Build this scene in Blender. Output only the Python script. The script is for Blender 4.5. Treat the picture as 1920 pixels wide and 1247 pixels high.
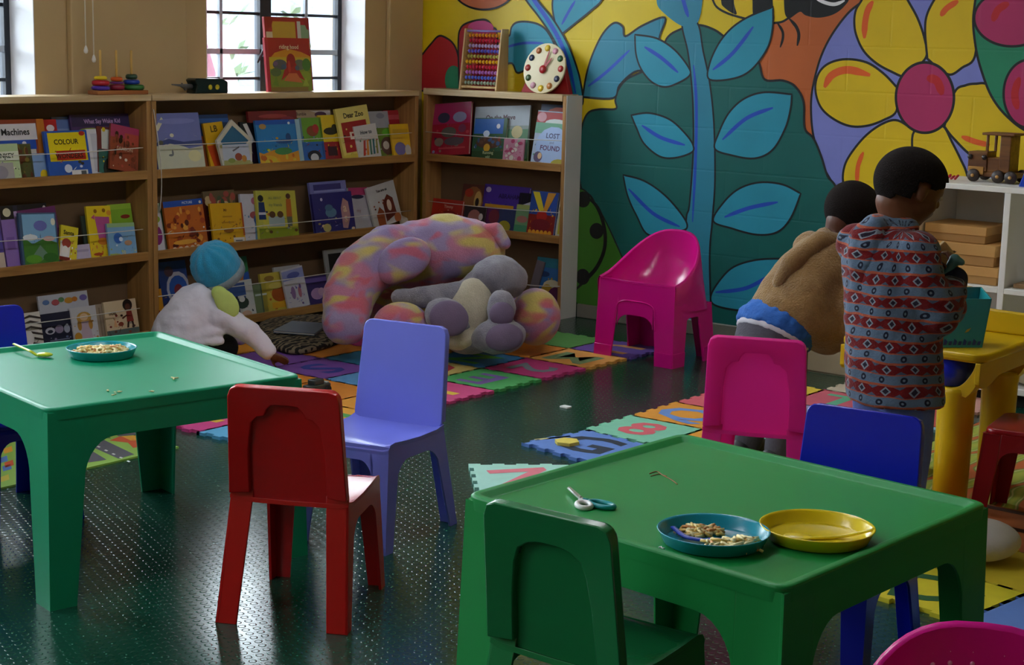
import bpy, bmesh, math, random
from mathutils import Vector as V, Matrix

for _o in list(bpy.data.objects):
    bpy.data.objects.remove(_o)
SC = bpy.context.scene
COL = SC.collection

# ------------------------------------------------------------------ camera
# room frame: corner of the two walls far away, x runs along the mural wall,
# y runs along the window wall towards the corner, z is up. Camera stands at (0,0,1.4).
FPX, PITCH, ROLL, YAW, CAMH = 3094.83, 0.17634028, -0.02444289, 0.91548755, 1.4
def _to_room(v):
    s, c = math.sin(YAW), math.cos(YAW)
    return V((v[0]*s - v[1]*c, v[0]*c + v[1]*s, v[2]))
_cp, _sp = math.cos(PITCH), math.sin(PITCH)
_r0, _f0, _d0 = V((1, 0, 0)), V((0, _cp, -_sp)), V((0, -_sp, -_cp))
_c, _s = math.cos(ROLL), math.sin(ROLL)
RIGHT = _to_room(_c*_r0 + _s*_d0)
DOWN = _to_room(-_s*_r0 + _c*_d0)
FWD = _to_room(_f0)
CAM = V((0, 0, CAMH))
cam_d = bpy.data.cameras.new('camera')
cam_d.sensor_width = 36.0
cam_d.lens = FPX*36.0/1920.0
cam_d.clip_start = 0.05
cam = bpy.data.objects.new('camera', cam_d)
COL.objects.link(cam)
_up, _bk = -DOWN, -FWD
cam.matrix_world = Matrix(((RIGHT.x, _up.x, _bk.x, 0), (RIGHT.y, _up.y, _bk.y, 0), (RIGHT.z, _up.z, _bk.z, CAMH), (0, 0, 0, 1)))
SC.camera = cam
def ray(px, py):
    return RIGHT*((px-960)/FPX) + DOWN*((py-623.5)/FPX) + FWD
def Pz(px, py, z=0.0):
    d = ray(px, py); return CAM + d*((z-CAM.z)/d.z)
def Px(px, py, x):
    d = ray(px, py); return CAM + d*((x-CAM.x)/d.x)
def Py(px, py, y):
    d = ray(px, py); return CAM + d*((y-CAM.y)/d.y)
def Pd(px, py, d):
    return CAM + ray(px, py)*d

# ------------------------------------------------------------------ world, lights, exposure
SC.view_settings.view_transform = 'Standard'
SC.view_settings.look = 'None'
SC.view_settings.gamma = 1.0
SC.view_settings.use_curve_mapping = False
SC.view_settings.exposure = 0.97
SKY = 13.0
w = bpy.data.worlds.new('overcast_sky'); SC.world = w
w.use_nodes = True
_nt = w.node_tree
_bg = _nt.nodes['Background']
_bg.inputs[0].default_value = (0.86, 0.94, 1.0, 1)
_bg.inputs[1].default_value = SKY
LAMP = 2.0            # strength of the ceiling fluorescents

# ------------------------------------------------------------------ materials
def lin(h):
    h = h.lstrip('#')
    o = []
    for i in (0, 2, 4):
        c = int(h[i:i+2], 16)/255.0
        o.append(c/12.92 if c <= 0.04045 else ((c+0.055)/1.055)**2.4)
    return (o[0], o[1], o[2], 1.0)
_mats = {}
def mat(h, rough=0.55, var=0.06, scale=14.0, bump=0.0, bscale=120.0, spec=0.5, metal=0.0, sheen=0.0, name=None, coat=0.0):
    k = (h, rough, var, scale, bump, bscale, spec, metal, sheen, name, coat)
    if k in _mats:
        return _mats[k]
    m = bpy.data.materials.new(name or ('m_'+h.lstrip('#')))
    m.use_nodes = True
    nt = m.node_tree; N = nt.nodes; L = nt.links
    b = N['Principled BSDF']
    b.inputs['Roughness'].default_value = rough
    b.inputs['Metallic'].default_value = metal
    b.inputs['Specular IOR Level'].default_value = spec
    b.inputs['Coat Weight'].default_value = coat
    if sheen:
        b.inputs['Sheen Weight'].default_value = sheen
    c = lin(h)
    b.inputs['Base Color'].default_value = c
    m.diffuse_color = c
    if var or bump:
        tc = N.new('ShaderNodeTexCoord')
    if var:
        nz = N.new('ShaderNodeTexNoise'); nz.inputs['Scale'].default_value = scale; nz.inputs['Detail'].default_value = 4
        L.new(tc.outputs['Object'], nz.inputs['Vector'])
        mx = N.new('ShaderNodeMix'); mx.data_type = 'RGBA'
        mx.inputs['A'].default_value = tuple(max(0, x*(1-var*2)) for x in c[:3])+(1,)
        mx.inputs['B'].default_value = tuple(min(1, x*(1+var*2)) for x in c[:3])+(1,)
        L.new(nz.outputs['Fac'], mx.inputs['Factor'])
        L.new(mx.outputs['Result'], b.inputs['Base Color'])
    if bump:
        nb = N.new('ShaderNodeTexNoise'); nb.inputs['Scale'].default_value = bscale; nb.inputs['Detail'].default_value = 3
        L.new(tc.outputs['Object'], nb.inputs['Vector'])
        bp = N.new('ShaderNodeBump'); bp.inputs['Strength'].default_value = bump; bp.inputs['Distance'].default_value = 0.01
        L.new(nb.outputs['Fac'], bp.inputs['Height'])
        L.new(bp.outputs['Normal'], b.inputs['Normal'])
    _mats[k] = m
    return m
def plastic(h, rough=0.3, spec=0.5):
    return mat(h, rough, 0.03, 6.0, 0.015, 300.0, spec=spec)
def paint(h):
    k = ('paint', h)
    if k in _mats: return _mats[k]
    m = mat(h, 0.45, 0.07, 5.0, 0.0, 60.0, name='paint_'+h.lstrip('#')).copy()
    nt = m.node_tree; N = nt.nodes; L = nt.links; b = N['Principled BSDF']
    tc = N.new('ShaderNodeTexCoord'); sp = N.new('ShaderNodeSeparateXYZ'); cb = N.new('ShaderNodeCombineXYZ')
    L.new(tc.outputs['Object'], sp.inputs[0]); L.new(sp.outputs[0], cb.inputs[0]); L.new(sp.outputs[2], cb.inputs[1])
    br = N.new('ShaderNodeTexBrick'); br.inputs['Scale'].default_value = 1.0; br.inputs['Brick Width'].default_value = 0.40; br.inputs['Row Height'].default_value = 0.20
    br.inputs['Mortar Size'].default_value = 0.006; br.inputs['Mortar Smooth'].default_value = 0.6
    L.new(cb.outputs[0], br.inputs['Vector'])
    nz = N.new('ShaderNodeTexNoise'); nz.inputs['Scale'].default_value = 70; nz.inputs['Detail'].default_value = 4; L.new(tc.outputs['Object'], nz.inputs['Vector'])
    ad = N.new('ShaderNodeMath'); ad.operation = 'MULTIPLY_ADD'; ad.inputs[1].default_value = 0.35
    L.new(nz.outputs['Fac'], ad.inputs[0])
    iv = N.new('ShaderNodeMath'); iv.operation = 'SUBTRACT'; iv.inputs[0].default_value = 1.0; L.new(br.outputs['Fac'], iv.inputs[1]); L.new(iv.outputs[0], ad.inputs[2])
    bp = N.new('ShaderNodeBump'); bp.inputs['Strength'].default_value = 0.25; bp.inputs['Distance'].default_value = 0.002
    L.new(ad.outputs[0], bp.inputs['Height']); L.new(bp.outputs['Normal'], b.inputs['Normal'])
    _mats[k] = m
    return m
def thin_plastic(h, rough, through):
    k = ('thin', h, rough, through)
    if k in _mats: return _mats[k]
    m = plastic(h, rough).copy(); nt = m.node_tree; b = nt.nodes['Principled BSDF']; o = nt.nodes['Material Output']
    t = nt.nodes.new('ShaderNodeBsdfTranslucent'); t.inputs[0].default_value = tuple(min(1.0, c**0.5) for c in lin(h))
    mx = nt.nodes.new('ShaderNodeMixShader'); mx.inputs[0].default_value = through
    nt.links.new(b.outputs[0], mx.inputs[1]); nt.links.new(t.outputs[0], mx.inputs[2]); nt.links.new(mx.outputs[0], o.inputs[0])
    _mats[k] = m
    return m
def printed(h):
    return mat(h, 0.32, 0.03, 30.0)
def emat(h, strength, name):
    m = bpy.data.materials.new(name); m.use_nodes = True
    b = m.node_tree.nodes['Principled BSDF']
    b.inputs['Emission Color'].default_value = lin(h)
    b.inputs['Emission Strength'].default_value = strength
    return m
def wood(h1, h2, axis='X', rough=0.45, scale=1.0):
    k = ('wood', h1, h2, axis, scale)
    if k in _mats: return _mats[k]
    m = bpy.data.materials.new('wood_'+h1.lstrip('#')); m.use_nodes = True
    nt = m.node_tree; N = nt.nodes; L = nt.links
    b = N['Principled BSDF']; b.inputs['Roughness'].default_value = rough
    tc = N.new('ShaderNodeTexCoord'); mp = N.new('ShaderNodeMapping')
    s = {'X': (1.5, 22, 22), 'Y': (22, 1.5, 22), 'Z': (22, 22, 1.5)}[axis]
    mp.inputs['Scale'].default_value = tuple(x*scale for x in s)
    nz = N.new('ShaderNodeTexNoise'); nz.inputs['Scale'].default_value = 1.6; nz.inputs['Detail'].default_value = 6; nz.inputs['Distortion'].default_value = 0.6
    rp = N.new('ShaderNodeValToRGB')
    rp.color_ramp.elements[0].position = 0.3; rp.color_ramp.elements[0].color = lin(h1)
    rp.color_ramp.elements[1].position = 0.7; rp.color_ramp.elements[1].color = lin(h2)
    L.new(tc.outputs['Object'], mp.inputs['Vector']); L.new(mp.outputs['Vector'], nz.inputs['Vector'])
    L.new(nz.outputs['Fac'], rp.inputs['Fac']); L.new(rp.outputs['Color'], b.inputs['Base Color'])
    bp = N.new('ShaderNodeBump'); bp.inputs['Strength'].default_value = 0.06; bp.inputs['Distance'].default_value = 0.005
    L.new(nz.outputs['Fac'], bp.inputs['Height']); L.new(bp.outputs['Normal'], b.inputs['Normal'])
    _mats[k] = m
    return m

# ------------------------------------------------------------------ object helpers
def tag(o, label=None, cat=None, group=None, kind=None):
    if label: o['label'] = label
    if cat: o['category'] = cat
    if group: o['group'] = group
    if kind: o['kind'] = kind
    return o
def thing(name, label, cat, loc=(0, 0, 0), rz=0.0, group=None, kind=None):
    o = bpy.data.objects.new(name, None); COL.objects.link(o)
    o.empty_display_size = 0.05
    o.location = loc; o.rotation_euler = (0, 0, rz)
    return tag(o, label, cat, group, kind)
def _world(o):
    M = Matrix.Identity(4)
    while o is not None:
        M = o.matrix_basis @ M
        o = o.parent
    return M
class G:
    """collects shapes and links them as one mesh object"""
    def __init__(s): s.v = []; s.f = []; s.m = []; s.s = []
    def add(s, vs, fs, mi=0, smooth=False):
        n = len(s.v); s.v += [V(a) for a in vs]
        for f in fs:
            s.f.append([i+n for i in f]); s.m.append(mi); s.s.append(smooth)
        return s
    def box(s, c, d, mi=0, R=None):
        c = V(c); h = V(d)*0.5; vs = []
        for z in (-1, 1):
            for x, y in ((-1, -1), (1, -1), (1, 1), (-1, 1)):
                p = V((x*h.x, y*h.y, z*h.z))
                vs.append(c + (R @ p if R else p))
        return s.add(vs, [(3, 2, 1, 0), (4, 5, 6, 7), (0, 1, 5, 4), (1, 2, 6, 5), (2, 3, 7, 6), (3, 0, 4, 7)], mi)
    def span(s, a, b, mi=0):
        a = V(a); b = V(b)
        return s.box((a+b)*0.5, (abs(b.x-a.x), abs(b.y-a.y), abs(b.z-a.z)), mi)
    def prism(s, pts, ext, mi=0, smooth=False):
        n = len(pts); pts = [V(p) for p in pts]; ext = V(ext)
        vs = pts + [p+ext for p in pts]
        fs = [tuple(range(n))[::-1], tuple(range(n, 2*n))]
        s.add(vs, fs, mi, False)
        b = len(s.v)-2*n
        for i in range(n):
            j = (i+1) % n
            s.f.append([b+i, b+j, b+n+j, b+n+i]); s.m.append(mi); s.s.append(smooth)
        return s
    def tube(s, path, r, n=8, mi=0, closed=False, flat=None):
        path = [V(p) for p in path]; k = len(path); rs = r if isinstance(r, (list, tuple)) else [r]*k
        vs = []; ref = None
        for i, p in enumerate(path):
            if closed: t = path[(i+1) % k]-path[i-1]
            else: t = path[min(i+1, k-1)]-path[max(i-1, 0)]
            t.normalize()
            if ref is None:
                ref = t.orthogonal().normalized() if abs(t.z) > 0.9 else V((0, 0, 1)).cross(t).normalized()
            ref = (ref - t*ref.dot(t)).normalized(); b = t.cross(ref)
            for a in range(n):
                an = 2*math.pi*a/n
                vs.append(p + ref*(rs[i]*math.cos(an)) + b*(rs[i]*math.sin(an)*(flat or 1)))
        fs = []
        for i in range(k if closed else k-1):
            for a in range(n):
                i2 = (i+1) % k
                fs.append((i*n+a, i*n+(a+1) % n, i2*n+(a+1) % n, i2*n+a))
        if not closed:
            fs.append(tuple(range(n))[::-1]); fs.append(tuple((k-1)*n+a for a in range(n)))
        return s.add(vs, fs, mi, True)
    def lathe(s, prof, c=(0, 0, 0), n=32, mi=0, R=None, sx=1.0, sy=1.0):
        c = V(c); vs = []; k = len(prof)
        for (r, z) in prof:
            for a in range(n):
                an = 2*math.pi*a/n
                p = V((r*math.cos(an)*sx, r*math.sin(an)*sy, z)); vs.append(c + (R @ p if R else p))
        fs = []
        for i in range(k-1):
            for a in range(n):
                fs.append((i*n+a, i*n+(a+1) % n, (i+1)*n+(a+1) % n, (i+1)*n+a))
        if prof[0][0] > 1e-6: fs.append(tuple(range(n))[::-1])
        if prof[-1][0] > 1e-6: fs.append(tuple((k-1)*n+a for a in range(n)))
        return s.add(vs, fs, mi, True)
    def ell(s, c, ax, nu=20, nv=12, mi=0, keep=None):
        c = V(c); A = [V(a) for a in ax]; vs = []
        for i in range(nv+1):
            th = math.pi*i/nv
            for j in range(nu):
                ph = 2*math.pi*j/nu
                vs.append(c + A[0]*(math.sin(th)*math.cos(ph)) + A[1]*(math.sin(th)*math.sin(ph)) + A[2]*math.cos(th))
        fs = []
        for i in range(nv):
            for j in range(nu):
                f = (i*nu+j, i*nu+(j+1) % nu, (i+1)*nu+(j+1) % nu, (i+1)*nu+j)
                if keep is None or keep(sum((vs[q] for q in f), V((0, 0, 0)))/4): fs.append(f)
        return s.add(vs, fs, mi, True)
    def sph(s, c, r, nu=16, nv=10, mi=0):
        return s.ell(c, ((r, 0, 0), (0, r, 0), (0, 0, r)), nu, nv, mi)
    def cap(s, p, q, r1, r2=None, n=14, mi=0):
        p = V(p); q = V(q); r2 = r1 if r2 is None else r2
        s.sph(p, r1, n, 10, mi); s.sph(q, r2, n, 10, mi)
        return s.tube([p, q], [r1, r2], n, mi)
    def text(s, body, c, ex, ey, h, mi=0, font_shear=0.0):
        m = text_mesh(body)
        c = V(c); ex = V(ex); ey = V(ey)
        k = h
        s.add([c + ex*(p[0]*k) + ey*(p[1]*k) for p in m[0]], m[1], mi)
        return s
    def build(s, name, mats, parent=None, world=True, bevel=0.0, sub=0, seg=2, clean=True, angle=35):
        me = bpy.data.meshes.new(name)
        vs = s.v
        if world and parent is not None:
            Mi = _world(parent).inverted(); vs = [Mi @ p for p in vs]
        me.from_pydata([tuple(p) for p in vs], [], s.f)
        for m in (mats if isinstance(mats, (list, tuple)) else [mats]): me.materials.append(m)
        me.polygons.foreach_set('material_index', s.m)
        me.polygons.foreach_set('use_smooth', s.s)
        if clean:
            bm = bmesh.new(); bm.from_mesh(me)
            bmesh.ops.remove_doubles(bm, verts=bm.verts, dist=1e-6)
            bmesh.ops.recalc_face_normals(bm, faces=bm.faces)
            bm.to_mesh(me); bm.free()
        me.update()
        o = bpy.data.objects.new(name, me); COL.objects.link(o)
        if parent is not None: o.parent = parent
        if bevel:
            b = o.modifiers.new('bevel', 'BEVEL'); b.width = bevel; b.segments = seg
            b.limit_method = 'ANGLE'; b.angle_limit = math.radians(angle)
            for p in me.polygons: p.use_smooth = True
            try: me.set_sharp_from_angle(angle=math.radians(50))
            except Exception: pass
            b.harden_normals = False
        if sub:
            b = o.modifiers.new('sub', 'SUBSURF'); b.levels = sub; b.render_levels = sub
        return o
_tm = {}
def text_mesh(body):
    if body in _tm: return _tm[body]
    cu = bpy.data.curves.new('lettering', 'FONT'); cu.body = body; cu.size = 1.0
    cu.align_x = 'CENTER'; cu.align_y = 'CENTER'; cu.resolution_u = 2; cu.offset = 0.022
    o = bpy.data.objects.new('lettering', cu); COL.objects.link(o)
    dg = bpy.context.evaluated_depsgraph_get()
    me = o.evaluated_get(dg).to_mesh()
    r = ([tuple(v.co) for v in me.vertices], [tuple(p.vertices) for p in me.polygons])
    o.evaluated_get(dg).to_mesh_clear()
    bpy.data.objects.remove(o); bpy.data.curves.remove(cu)
    _tm[body] = r
    return r
def bake(o, mods):
    """apply modifiers given as (type, dict) and keep the result as the object's mesh"""
    for t, kw in mods:
        m = o.modifiers.new(t.lower(), t)
        for k, v in kw.items(): setattr(m, k, v)
    dg = bpy.context.evaluated_depsgraph_get(); dg.update()
    me = bpy.data.meshes.new_from_object(o.evaluated_get(dg))
    old = o.data; o.modifiers.clear(); o.data = me
    me.name = o.name
    bpy.data.meshes.remove(old)
    for p in me.polygons: p.use_smooth = True
    return o
def organic(g, name, mats, parent, voxel=0.01, it=8, fac=0.5, extra=()):
    """union of the collected blobs as one continuous soft surface"""
    o = g.build(name, mats, parent, clean=False)
    bake(o, [('REMESH', dict(mode='VOXEL', voxel_size=voxel)), ('SMOOTH', dict(factor=fac, iterations=it))] + list(extra))
    if not o.data.materials:
        for m in (mats if isinstance(mats, (list, tuple)) else [mats]): o.data.materials.append(m)
    return o
def folds(strength=0.012, scale=0.07):
    t = bpy.data.textures.new('cloth_folds', 'CLOUDS'); t.noise_scale = scale; t.noise_depth = 2
    return ('DISPLACE', dict(texture=t, strength=strength, mid_level=0.5))
def dup(root, loc=None, rz=None, label=None, group=None):
    r = root.copy(); COL.objects.link(r)
    if loc is not None: r.location = loc
    if rz is not None: r.rotation_euler = (0, 0, rz)
    if label: r['label'] = label
    if group: r['group'] = group
    for ch in list(root.children):
        c = ch.copy(); COL.objects.link(c); c.parent = r
        for g in list(ch.children):
            d = g.copy(); COL.objects.link(d); d.parent = c
    return r
def recolour(root, old, new):
    for ch in root.children_recursive:
        if ch.type == 'MESH':
            ch.data = ch.data.copy()
            for i, m in enumerate(ch.data.materials):
                if m == old: ch.data.materials[i] = new
def spline(pts, n=8, closed=True):
    """Catmull-Rom through 2-D or 3-D points; a repeated point makes a corner"""
    out = []; k = len(pts); pts = [V(p) for p in pts]
    for i in range(k if closed else k-1):
        p1, p2 = pts[i], pts[(i+1) % k]
        p0 = pts[i-1] if (closed or i > 0) else p1
        p3 = pts[(i+2) % k] if (closed or i+2 < k) else p2
        if (p1-p2).length < 1e-9: continue
        for j in range(n):
            t = j/n
            out.append(0.5*((2*p1) + (p2-p0)*t + (2*p0-5*p1+4*p2-p3)*t*t + (3*p1-p0-3*p2+p3)*t**3))
    if not closed: out.append(pts[-1])
    return out
R0 = random.Random(7)
# ================================================================== the room
XW, YW = -5.94, 6.84          # window wall and mural wall
XR, YF, HC = 1.9, -2.6, 2.75  # wall on the right, wall behind, ceiling
TAN = mat('#b99e70', 0.7, 0.05, 3.0, 0.05, 40.0)
WHITE = mat('#d6d6da', 0.6, 0.03, 3.0)
YEL = paint('#dcc005')

def struct(g, name, m, **k):
    o = g.build(name, m, **k); o['kind'] = 'structure'; return o

# floor: green studded rubber with pale flecks
fm = bpy.data.materials.new('green_rubber'); fm.use_nodes = True
nt = fm.node_tree; N = nt.nodes; L = nt.links; b = N['Principled BSDF']
tc = N.new('ShaderNodeTexCoord')
vo = N.new('ShaderNodeTexVoronoi'); vo.inputs['Scale'].default_value = 55.0
L.new(tc.outputs['Object'], vo.inputs['Vector'])
lt = N.new('ShaderNodeMath'); lt.operation = 'LESS_THAN'; lt.inputs[1].default_value = 0.12
L.new(vo.outputs['Distance'], lt.inputs[0])
nz = N.new('ShaderNodeTexNoise'); nz.inputs['Scale'].default_value = 2.2; nz.inputs['Detail'].default_value = 5
L.new(tc.outputs['Object'], nz.inputs['Vector'])
rp = N.new('ShaderNodeValToRGB')
rp.color_ramp.elements[0].color = lin('#0d3428'); rp.color_ramp.elements[1].color = lin('#144736')
L.new(nz.outputs['Fac'], rp.inputs['Fac'])
mx = N.new('ShaderNodeMix'); mx.data_type = 'RGBA'; mx.inputs['B'].default_value = lin('#5c8a78')
L.new(lt.outputs[0], mx.inputs['Factor']); L.new(rp.outputs['Color'], mx.inputs['A'])
L.new(mx.outputs['Result'], b.inputs['Base Color'])
# round studs, 45 mm pitch
mp = N.new('ShaderNodeMapping'); mp.inputs['Scale'].default_value = (36, 36, 0); mp.inputs['Rotation'].default_value = (0, 0, 0.4)
L.new(tc.outputs['Object'], mp.inputs['Vector'])
v2 = N.new('ShaderNodeTexVoronoi'); v2.inputs['Scale'].default_value = 1.0; v2.inputs['Randomness'].default_value = 0.05
L.new(mp.outputs['Vector'], v2.inputs['Vector'])
mr = N.new('ShaderNodeMapRange'); mr.inputs['From Min'].default_value = 0.25; mr.inputs['From Max'].default_value = 0.36
mr.inputs['To Min'].default_value = 1.0; mr.inputs['To Max'].default_value = 0.0; mr.interpolation_type = 'SMOOTHSTEP'
L.new(v2.outputs['Distance'], mr.inputs['Value'])
bp = N.new('ShaderNodeBump'); bp.inputs['Strength'].default_value = 0.42; bp.inputs['Distance'].default_value = 0.0014
L.new(mr.outputs['Result'], bp.inputs['Height']); L.new(bp.outputs['Normal'], b.inputs['Normal'])
nr = N.new('ShaderNodeMapRange'); nr.inputs['To Min'].default_value = 0.15; nr.inputs['To Max'].default_value = 0.26
L.new(nz.outputs['Fac'], nr.inputs['Value']); L.new(nr.outputs['Result'], b.inputs['Roughness'])
b.inputs['Specular IOR Level'].default_value = 0.5
struct(G().span((XW-0.3, YF-0.2, -0.12), (XR+0.2, YW+0.2, 0)), 'floor', fm)
struct(G().span((XW-0.3, YF-0.2, HC), (XR+0.2, YW+0.2, HC+0.1)), 'ceiling', WHITE)
struct(G().span((XW-0.25, YW, 0), (XR+0.2, YW+0.2, HC)), 'wall_back', YEL)
wall_back = bpy.data.objects['wall_back']
struct(G().span((XR, YF, 0), (XR+0.2, YW, HC)), 'wall_right', TAN)
struct(G().span((XW, YF-0.2, 0), (XR, YF, HC)), 'wall_front', TAN)

# window wall with openings
WIN = [(5.325, 6.415), (3.275, 4.365), (1.225, 2.315), (-0.825, 0.265)]
ZS, ZT, GX = 0.98, 2.42, -6.124
g = G(); y = YF
XO = XW-0.25
for (a, c) in sorted(WIN):
    g.span((XO, y, 0), (XW, a, HC)); g.span((XO, a, 0), (XW, c, ZS)); g.span((XO, a, ZT), (XW, c, HC)); y = c
g.span((XO, y, 0), (XW, YW, HC))
# raised piers between the windows
struct(g, 'wall_left', TAN, clean=False)
wall_left = bpy.data.objects['wall_left']
struct(G().span((XW, 4.531, 0), (XW+0.035, 5.177, HC)), 'trim_1', TAN, bevel=0.006)
struct(G().span((XW, 6.573, 0), (XW+0.03, YW, HC)), 'trim_2', TAN, bevel=0.006)
# white painted reveals
k = 0
for i, (a, c) in enumerate(WIN):
    t = 0.004
    g = G().span((GX, c-t, ZS), (XW+0.001, c, ZT)).span((GX, a, ZS), (XW+0.001, a+t, ZT)).span((GX, a, ZS), (XW+0.02, c, ZS+t)).span((GX, a, ZT-t), (XW+0.001, c, ZT))
    struct(g, 'trim_%d' % (i+3), WHITE)
STEEL = mat('#1c222c', 0.4, 0.04)
PALE = mat('#9aa3ad', 0.45, 0.04)
GL = bpy.data.materials.new('pane_glass'); GL.use_nodes = True
_nt = GL.node_tree; _o = _nt.nodes['Material Output']
_tr = _nt.nodes.new('ShaderNodeBsdfTransparent'); _tr.inputs[0].default_value = (0.95, 0.97, 0.98, 1)
_gs = _nt.nodes.new('ShaderNodeBsdfGlossy'); _gs.inputs['Roughness'].default_value = 0.03
_fr = _nt.nodes.new('ShaderNodeFresnel'); _fr.inputs[0].default_value = 1.35
_mi = _nt.nodes.new('ShaderNodeMixShader')
_nt.links.new(_fr.outputs[0], _mi.inputs[0]); _nt.links.new(_tr.outputs[0], _mi.inputs[1]); _nt.links.new(_gs.outputs[0], _mi.inputs[2]); _nt.links.new(_mi.outputs[0], _o.inputs[0])
ROWS = [ZS+0.004, 1.173, 1.304, 1.49, 1.68, 1.865, 2.05, 2.235, ZT-0.004]
for i, (a, c) in enumerate(WIN):
    root = thing('window_%d' % (i+1), None, None, (GX, (a+c)/2, ZS)); root['kind'] = 'structure'
    cols = [a+0.005, a+0.245, (a+c)/2, c-0.262, c-0.005]
    fr = G()
    for y, wd in ((cols[0]+0.012, 0.03), (cols[2]-0.006, 0.075), (cols[4]-0.012, 0.03)):
        fr.span((GX-0.02, y-wd/2, ZS+0.004), (GX+0.02, y+wd/2, ZT-0.004))
    for z, wd in [(ROWS[0]+0.012, 0.024), (ROWS[-1]-0.012, 0.024)]+[(z, 0.014) for j, z in enumerate(ROWS[1:-1]) if j != 1]:
        fr.span((GX-0.014, a+0.005, z-wd/2), (GX+0.014, c-0.005, z+wd/2))
    fo = fr.build('window_frame', STEEL, root); 
    p = G()
    for y in (cols[1], cols[3]): p.span((GX-0.013, y-0.009, ZS+0.004), (GX+0.018, y+0.009, ZT-0.004))
    p.span((GX-0.013, a+0.005, ROWS[2]-0.013), (GX+0.018, c-0.005, ROWS[2]+0.013))
    p.build('glazing_bar', PALE, root)
    hd = G().box((GX+0.035, cols[2]-0.03, 1.31), (0.02, 0.03, 0.06)).tube([(GX+0.045, cols[2]-0.03, 1.33), (GX+0.06, cols[2]-0.06, 1.31), (GX+0.06, cols[2]-0.10, 1.25)], [0.008, 0.008, 0.005], 6)
    hd.build('window_handle', STEEL, root)
    for q in range(4):
        for r in range(len(ROWS)-1):
            G().span((GX-0.002, cols[q], ROWS[r]), (GX+0.002, cols[q+1], ROWS[r+1])).build('window_pane', GL, root)
    pd = bpy.data.lights.new('sky_portal', 'AREA'); pd.shape = 'RECTANGLE'; pd.size = ZT-ZS; pd.size_y = c-a
    pd.cycles.is_portal = True
    po = bpy.data.objects.new('sky_portal', pd); COL.objects.link(po)
    po.location = (GX-0.05, (a+c)/2, (ZS+ZT)/2); po.rotation_euler = (0, -math.pi/2, 0)

# outside: a pale yard wall, bushes, a parked car shape far behind the panes
struct(G().span((-30, -20, -0.5), (XO-0.02, 30, -0.4)), 'ground_outside', mat('#7a7a78', 0.8, 0.1, 2.0))
yw = tag(G().span((-15.2, -20, -0.4), (-15.0, 30, 2.3)).build('yard_wall', mat('#48525f', 0.8, 0.3, 1.2)), 'pale yard wall far outside behind the window panes', 'wall')
def bush(c, r, h, seed, label):
    rr = random.Random(seed); g = G()
    for k in range(60):
        a = rr.uniform(0, 6.28); q = rr.uniform(0, 1)**0.5
        p = V(c)+V((math.cos(a)*r*q, math.sin(a)*r*q, rr.uniform(0.15, 1)*h)); s = rr.uniform(0.10, 0.22)
        u = V((rr.uniform(-1, 1), rr.uniform(-1, 1), rr.uniform(-1, 1))).normalized(); v = u.orthogonal().normalized()
        for e in range(6):
            t = e*1.05; dd = (u*math.cos(t)+v*math.sin(t))*s; n = u.cross(v)*s*0.4
            g.add([p, p+dd*0.5+n*0.5, p+dd, p+dd*0.5-n*0.5], [(0, 1, 2, 3)], 0)
    root = thing('bush', label, 'bush', c, group='bushes outside the windows')
    g.build('foliage', mat('#36432f', 0.8, 0.2, 4.0), root, clean=False)
    G().cap(V(c)-V((0, 0, .02)), V(c)+V((0, 0, h*0.6)), 0.05, 0.02, 8).build('stem', mat('#6b5a48', 0.8), root)
bush((-12.5, 9.6, -0.4), 0.9, 2.6, 1, 'grey-green bush outside the window behind the red picture book')
bush((-13.0, 11.6, -0.4), 1.0, 2.4, 2, 'grey-green bush outside, at the right of the barred window')
bush((-11.5, 7.2, -0.4), 0.8, 2.2, 3, 'grey-green bush outside the window at the left edge')
# leaning pinkish slide board seen through the panes
sl = thing('playground_slide', 'faded pink slide in the yard seen through the window panes', 'slide', (-10.9, 9.9, -0.4))
G().prism([(-10.9, 9.55, 1.9), (-10.9, 9.75, 1.9), (-10.9, 10.45, 0.2), (-10.9, 10.2, 0.2)], (-0.4, 0, 0)).build('slide_bed', mat('#6a4652', 0.5), sl)
for yy in (9.5, 9.75):
    G().cap((-10.95, yy, -0.4), (-10.95, yy, 1.95), 0.03).build('slide_post', mat('#a9b7c6', 0.5), sl)

# pull cords of a blind, in front of the pier
pc = mat('#e3dcc8', 0.6)
for (px, py, lab) in ((161, 92, 'white pull cord with acorn weight, the higher one in front of the tan pier'), (176, 109, 'white pull cord with acorn weight, the lower one in front of the tan pier')):
    e = Px(px, py, XW+0.07)
    r = thing('pull_cord', lab, 'cord', (e.x, e.y, e.z), group='blind pull cords')
    G().tube([(e.x, e.y, e.z), (e.x, e.y, HC-0.02)], 0.0028, 6).build('string', pc, r)
    G().lathe([(0.002, 0.016), (0.006, 0.008), (0.010, -0.006), (0.008, -0.016), (0, -0.02)], e, 10).build('acorn', mat('#efece4', 0.4), r)

# ceiling fluorescents, unseen above the frame, placed as fill; the last is extra fill
TUBE = emat('#fbfaff', 9.0*LAMP, 'fluorescent_tube')
for x, y, lab in ((-2.9, 4.7, 'above the mats'), (-2.9, 2.6, 'above the red chair'), (-2.9, 0.5, 'over the open floor'), (-2.9, -1.5, 'added as fill nearest the wall behind the camera')):
    r = thing('ceiling_lamp', 'white twin-tube fluorescent fitting on the ceiling '+lab, 'lamp', (x, y, HC), group='fluorescent ceiling fittings')
    G().span((x-0.11, y-0.65, HC-0.05), (x+0.11, y+0.65, HC-0.002)).build('housing', WHITE, r)
    for dx in (-0.06, 0.06):
        G().tube([(x+dx, y-0.6, HC-0.072), (x+dx, y+0.6, HC-0.072)], 0.018, 10).build('tube', TUBE, r)

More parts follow.
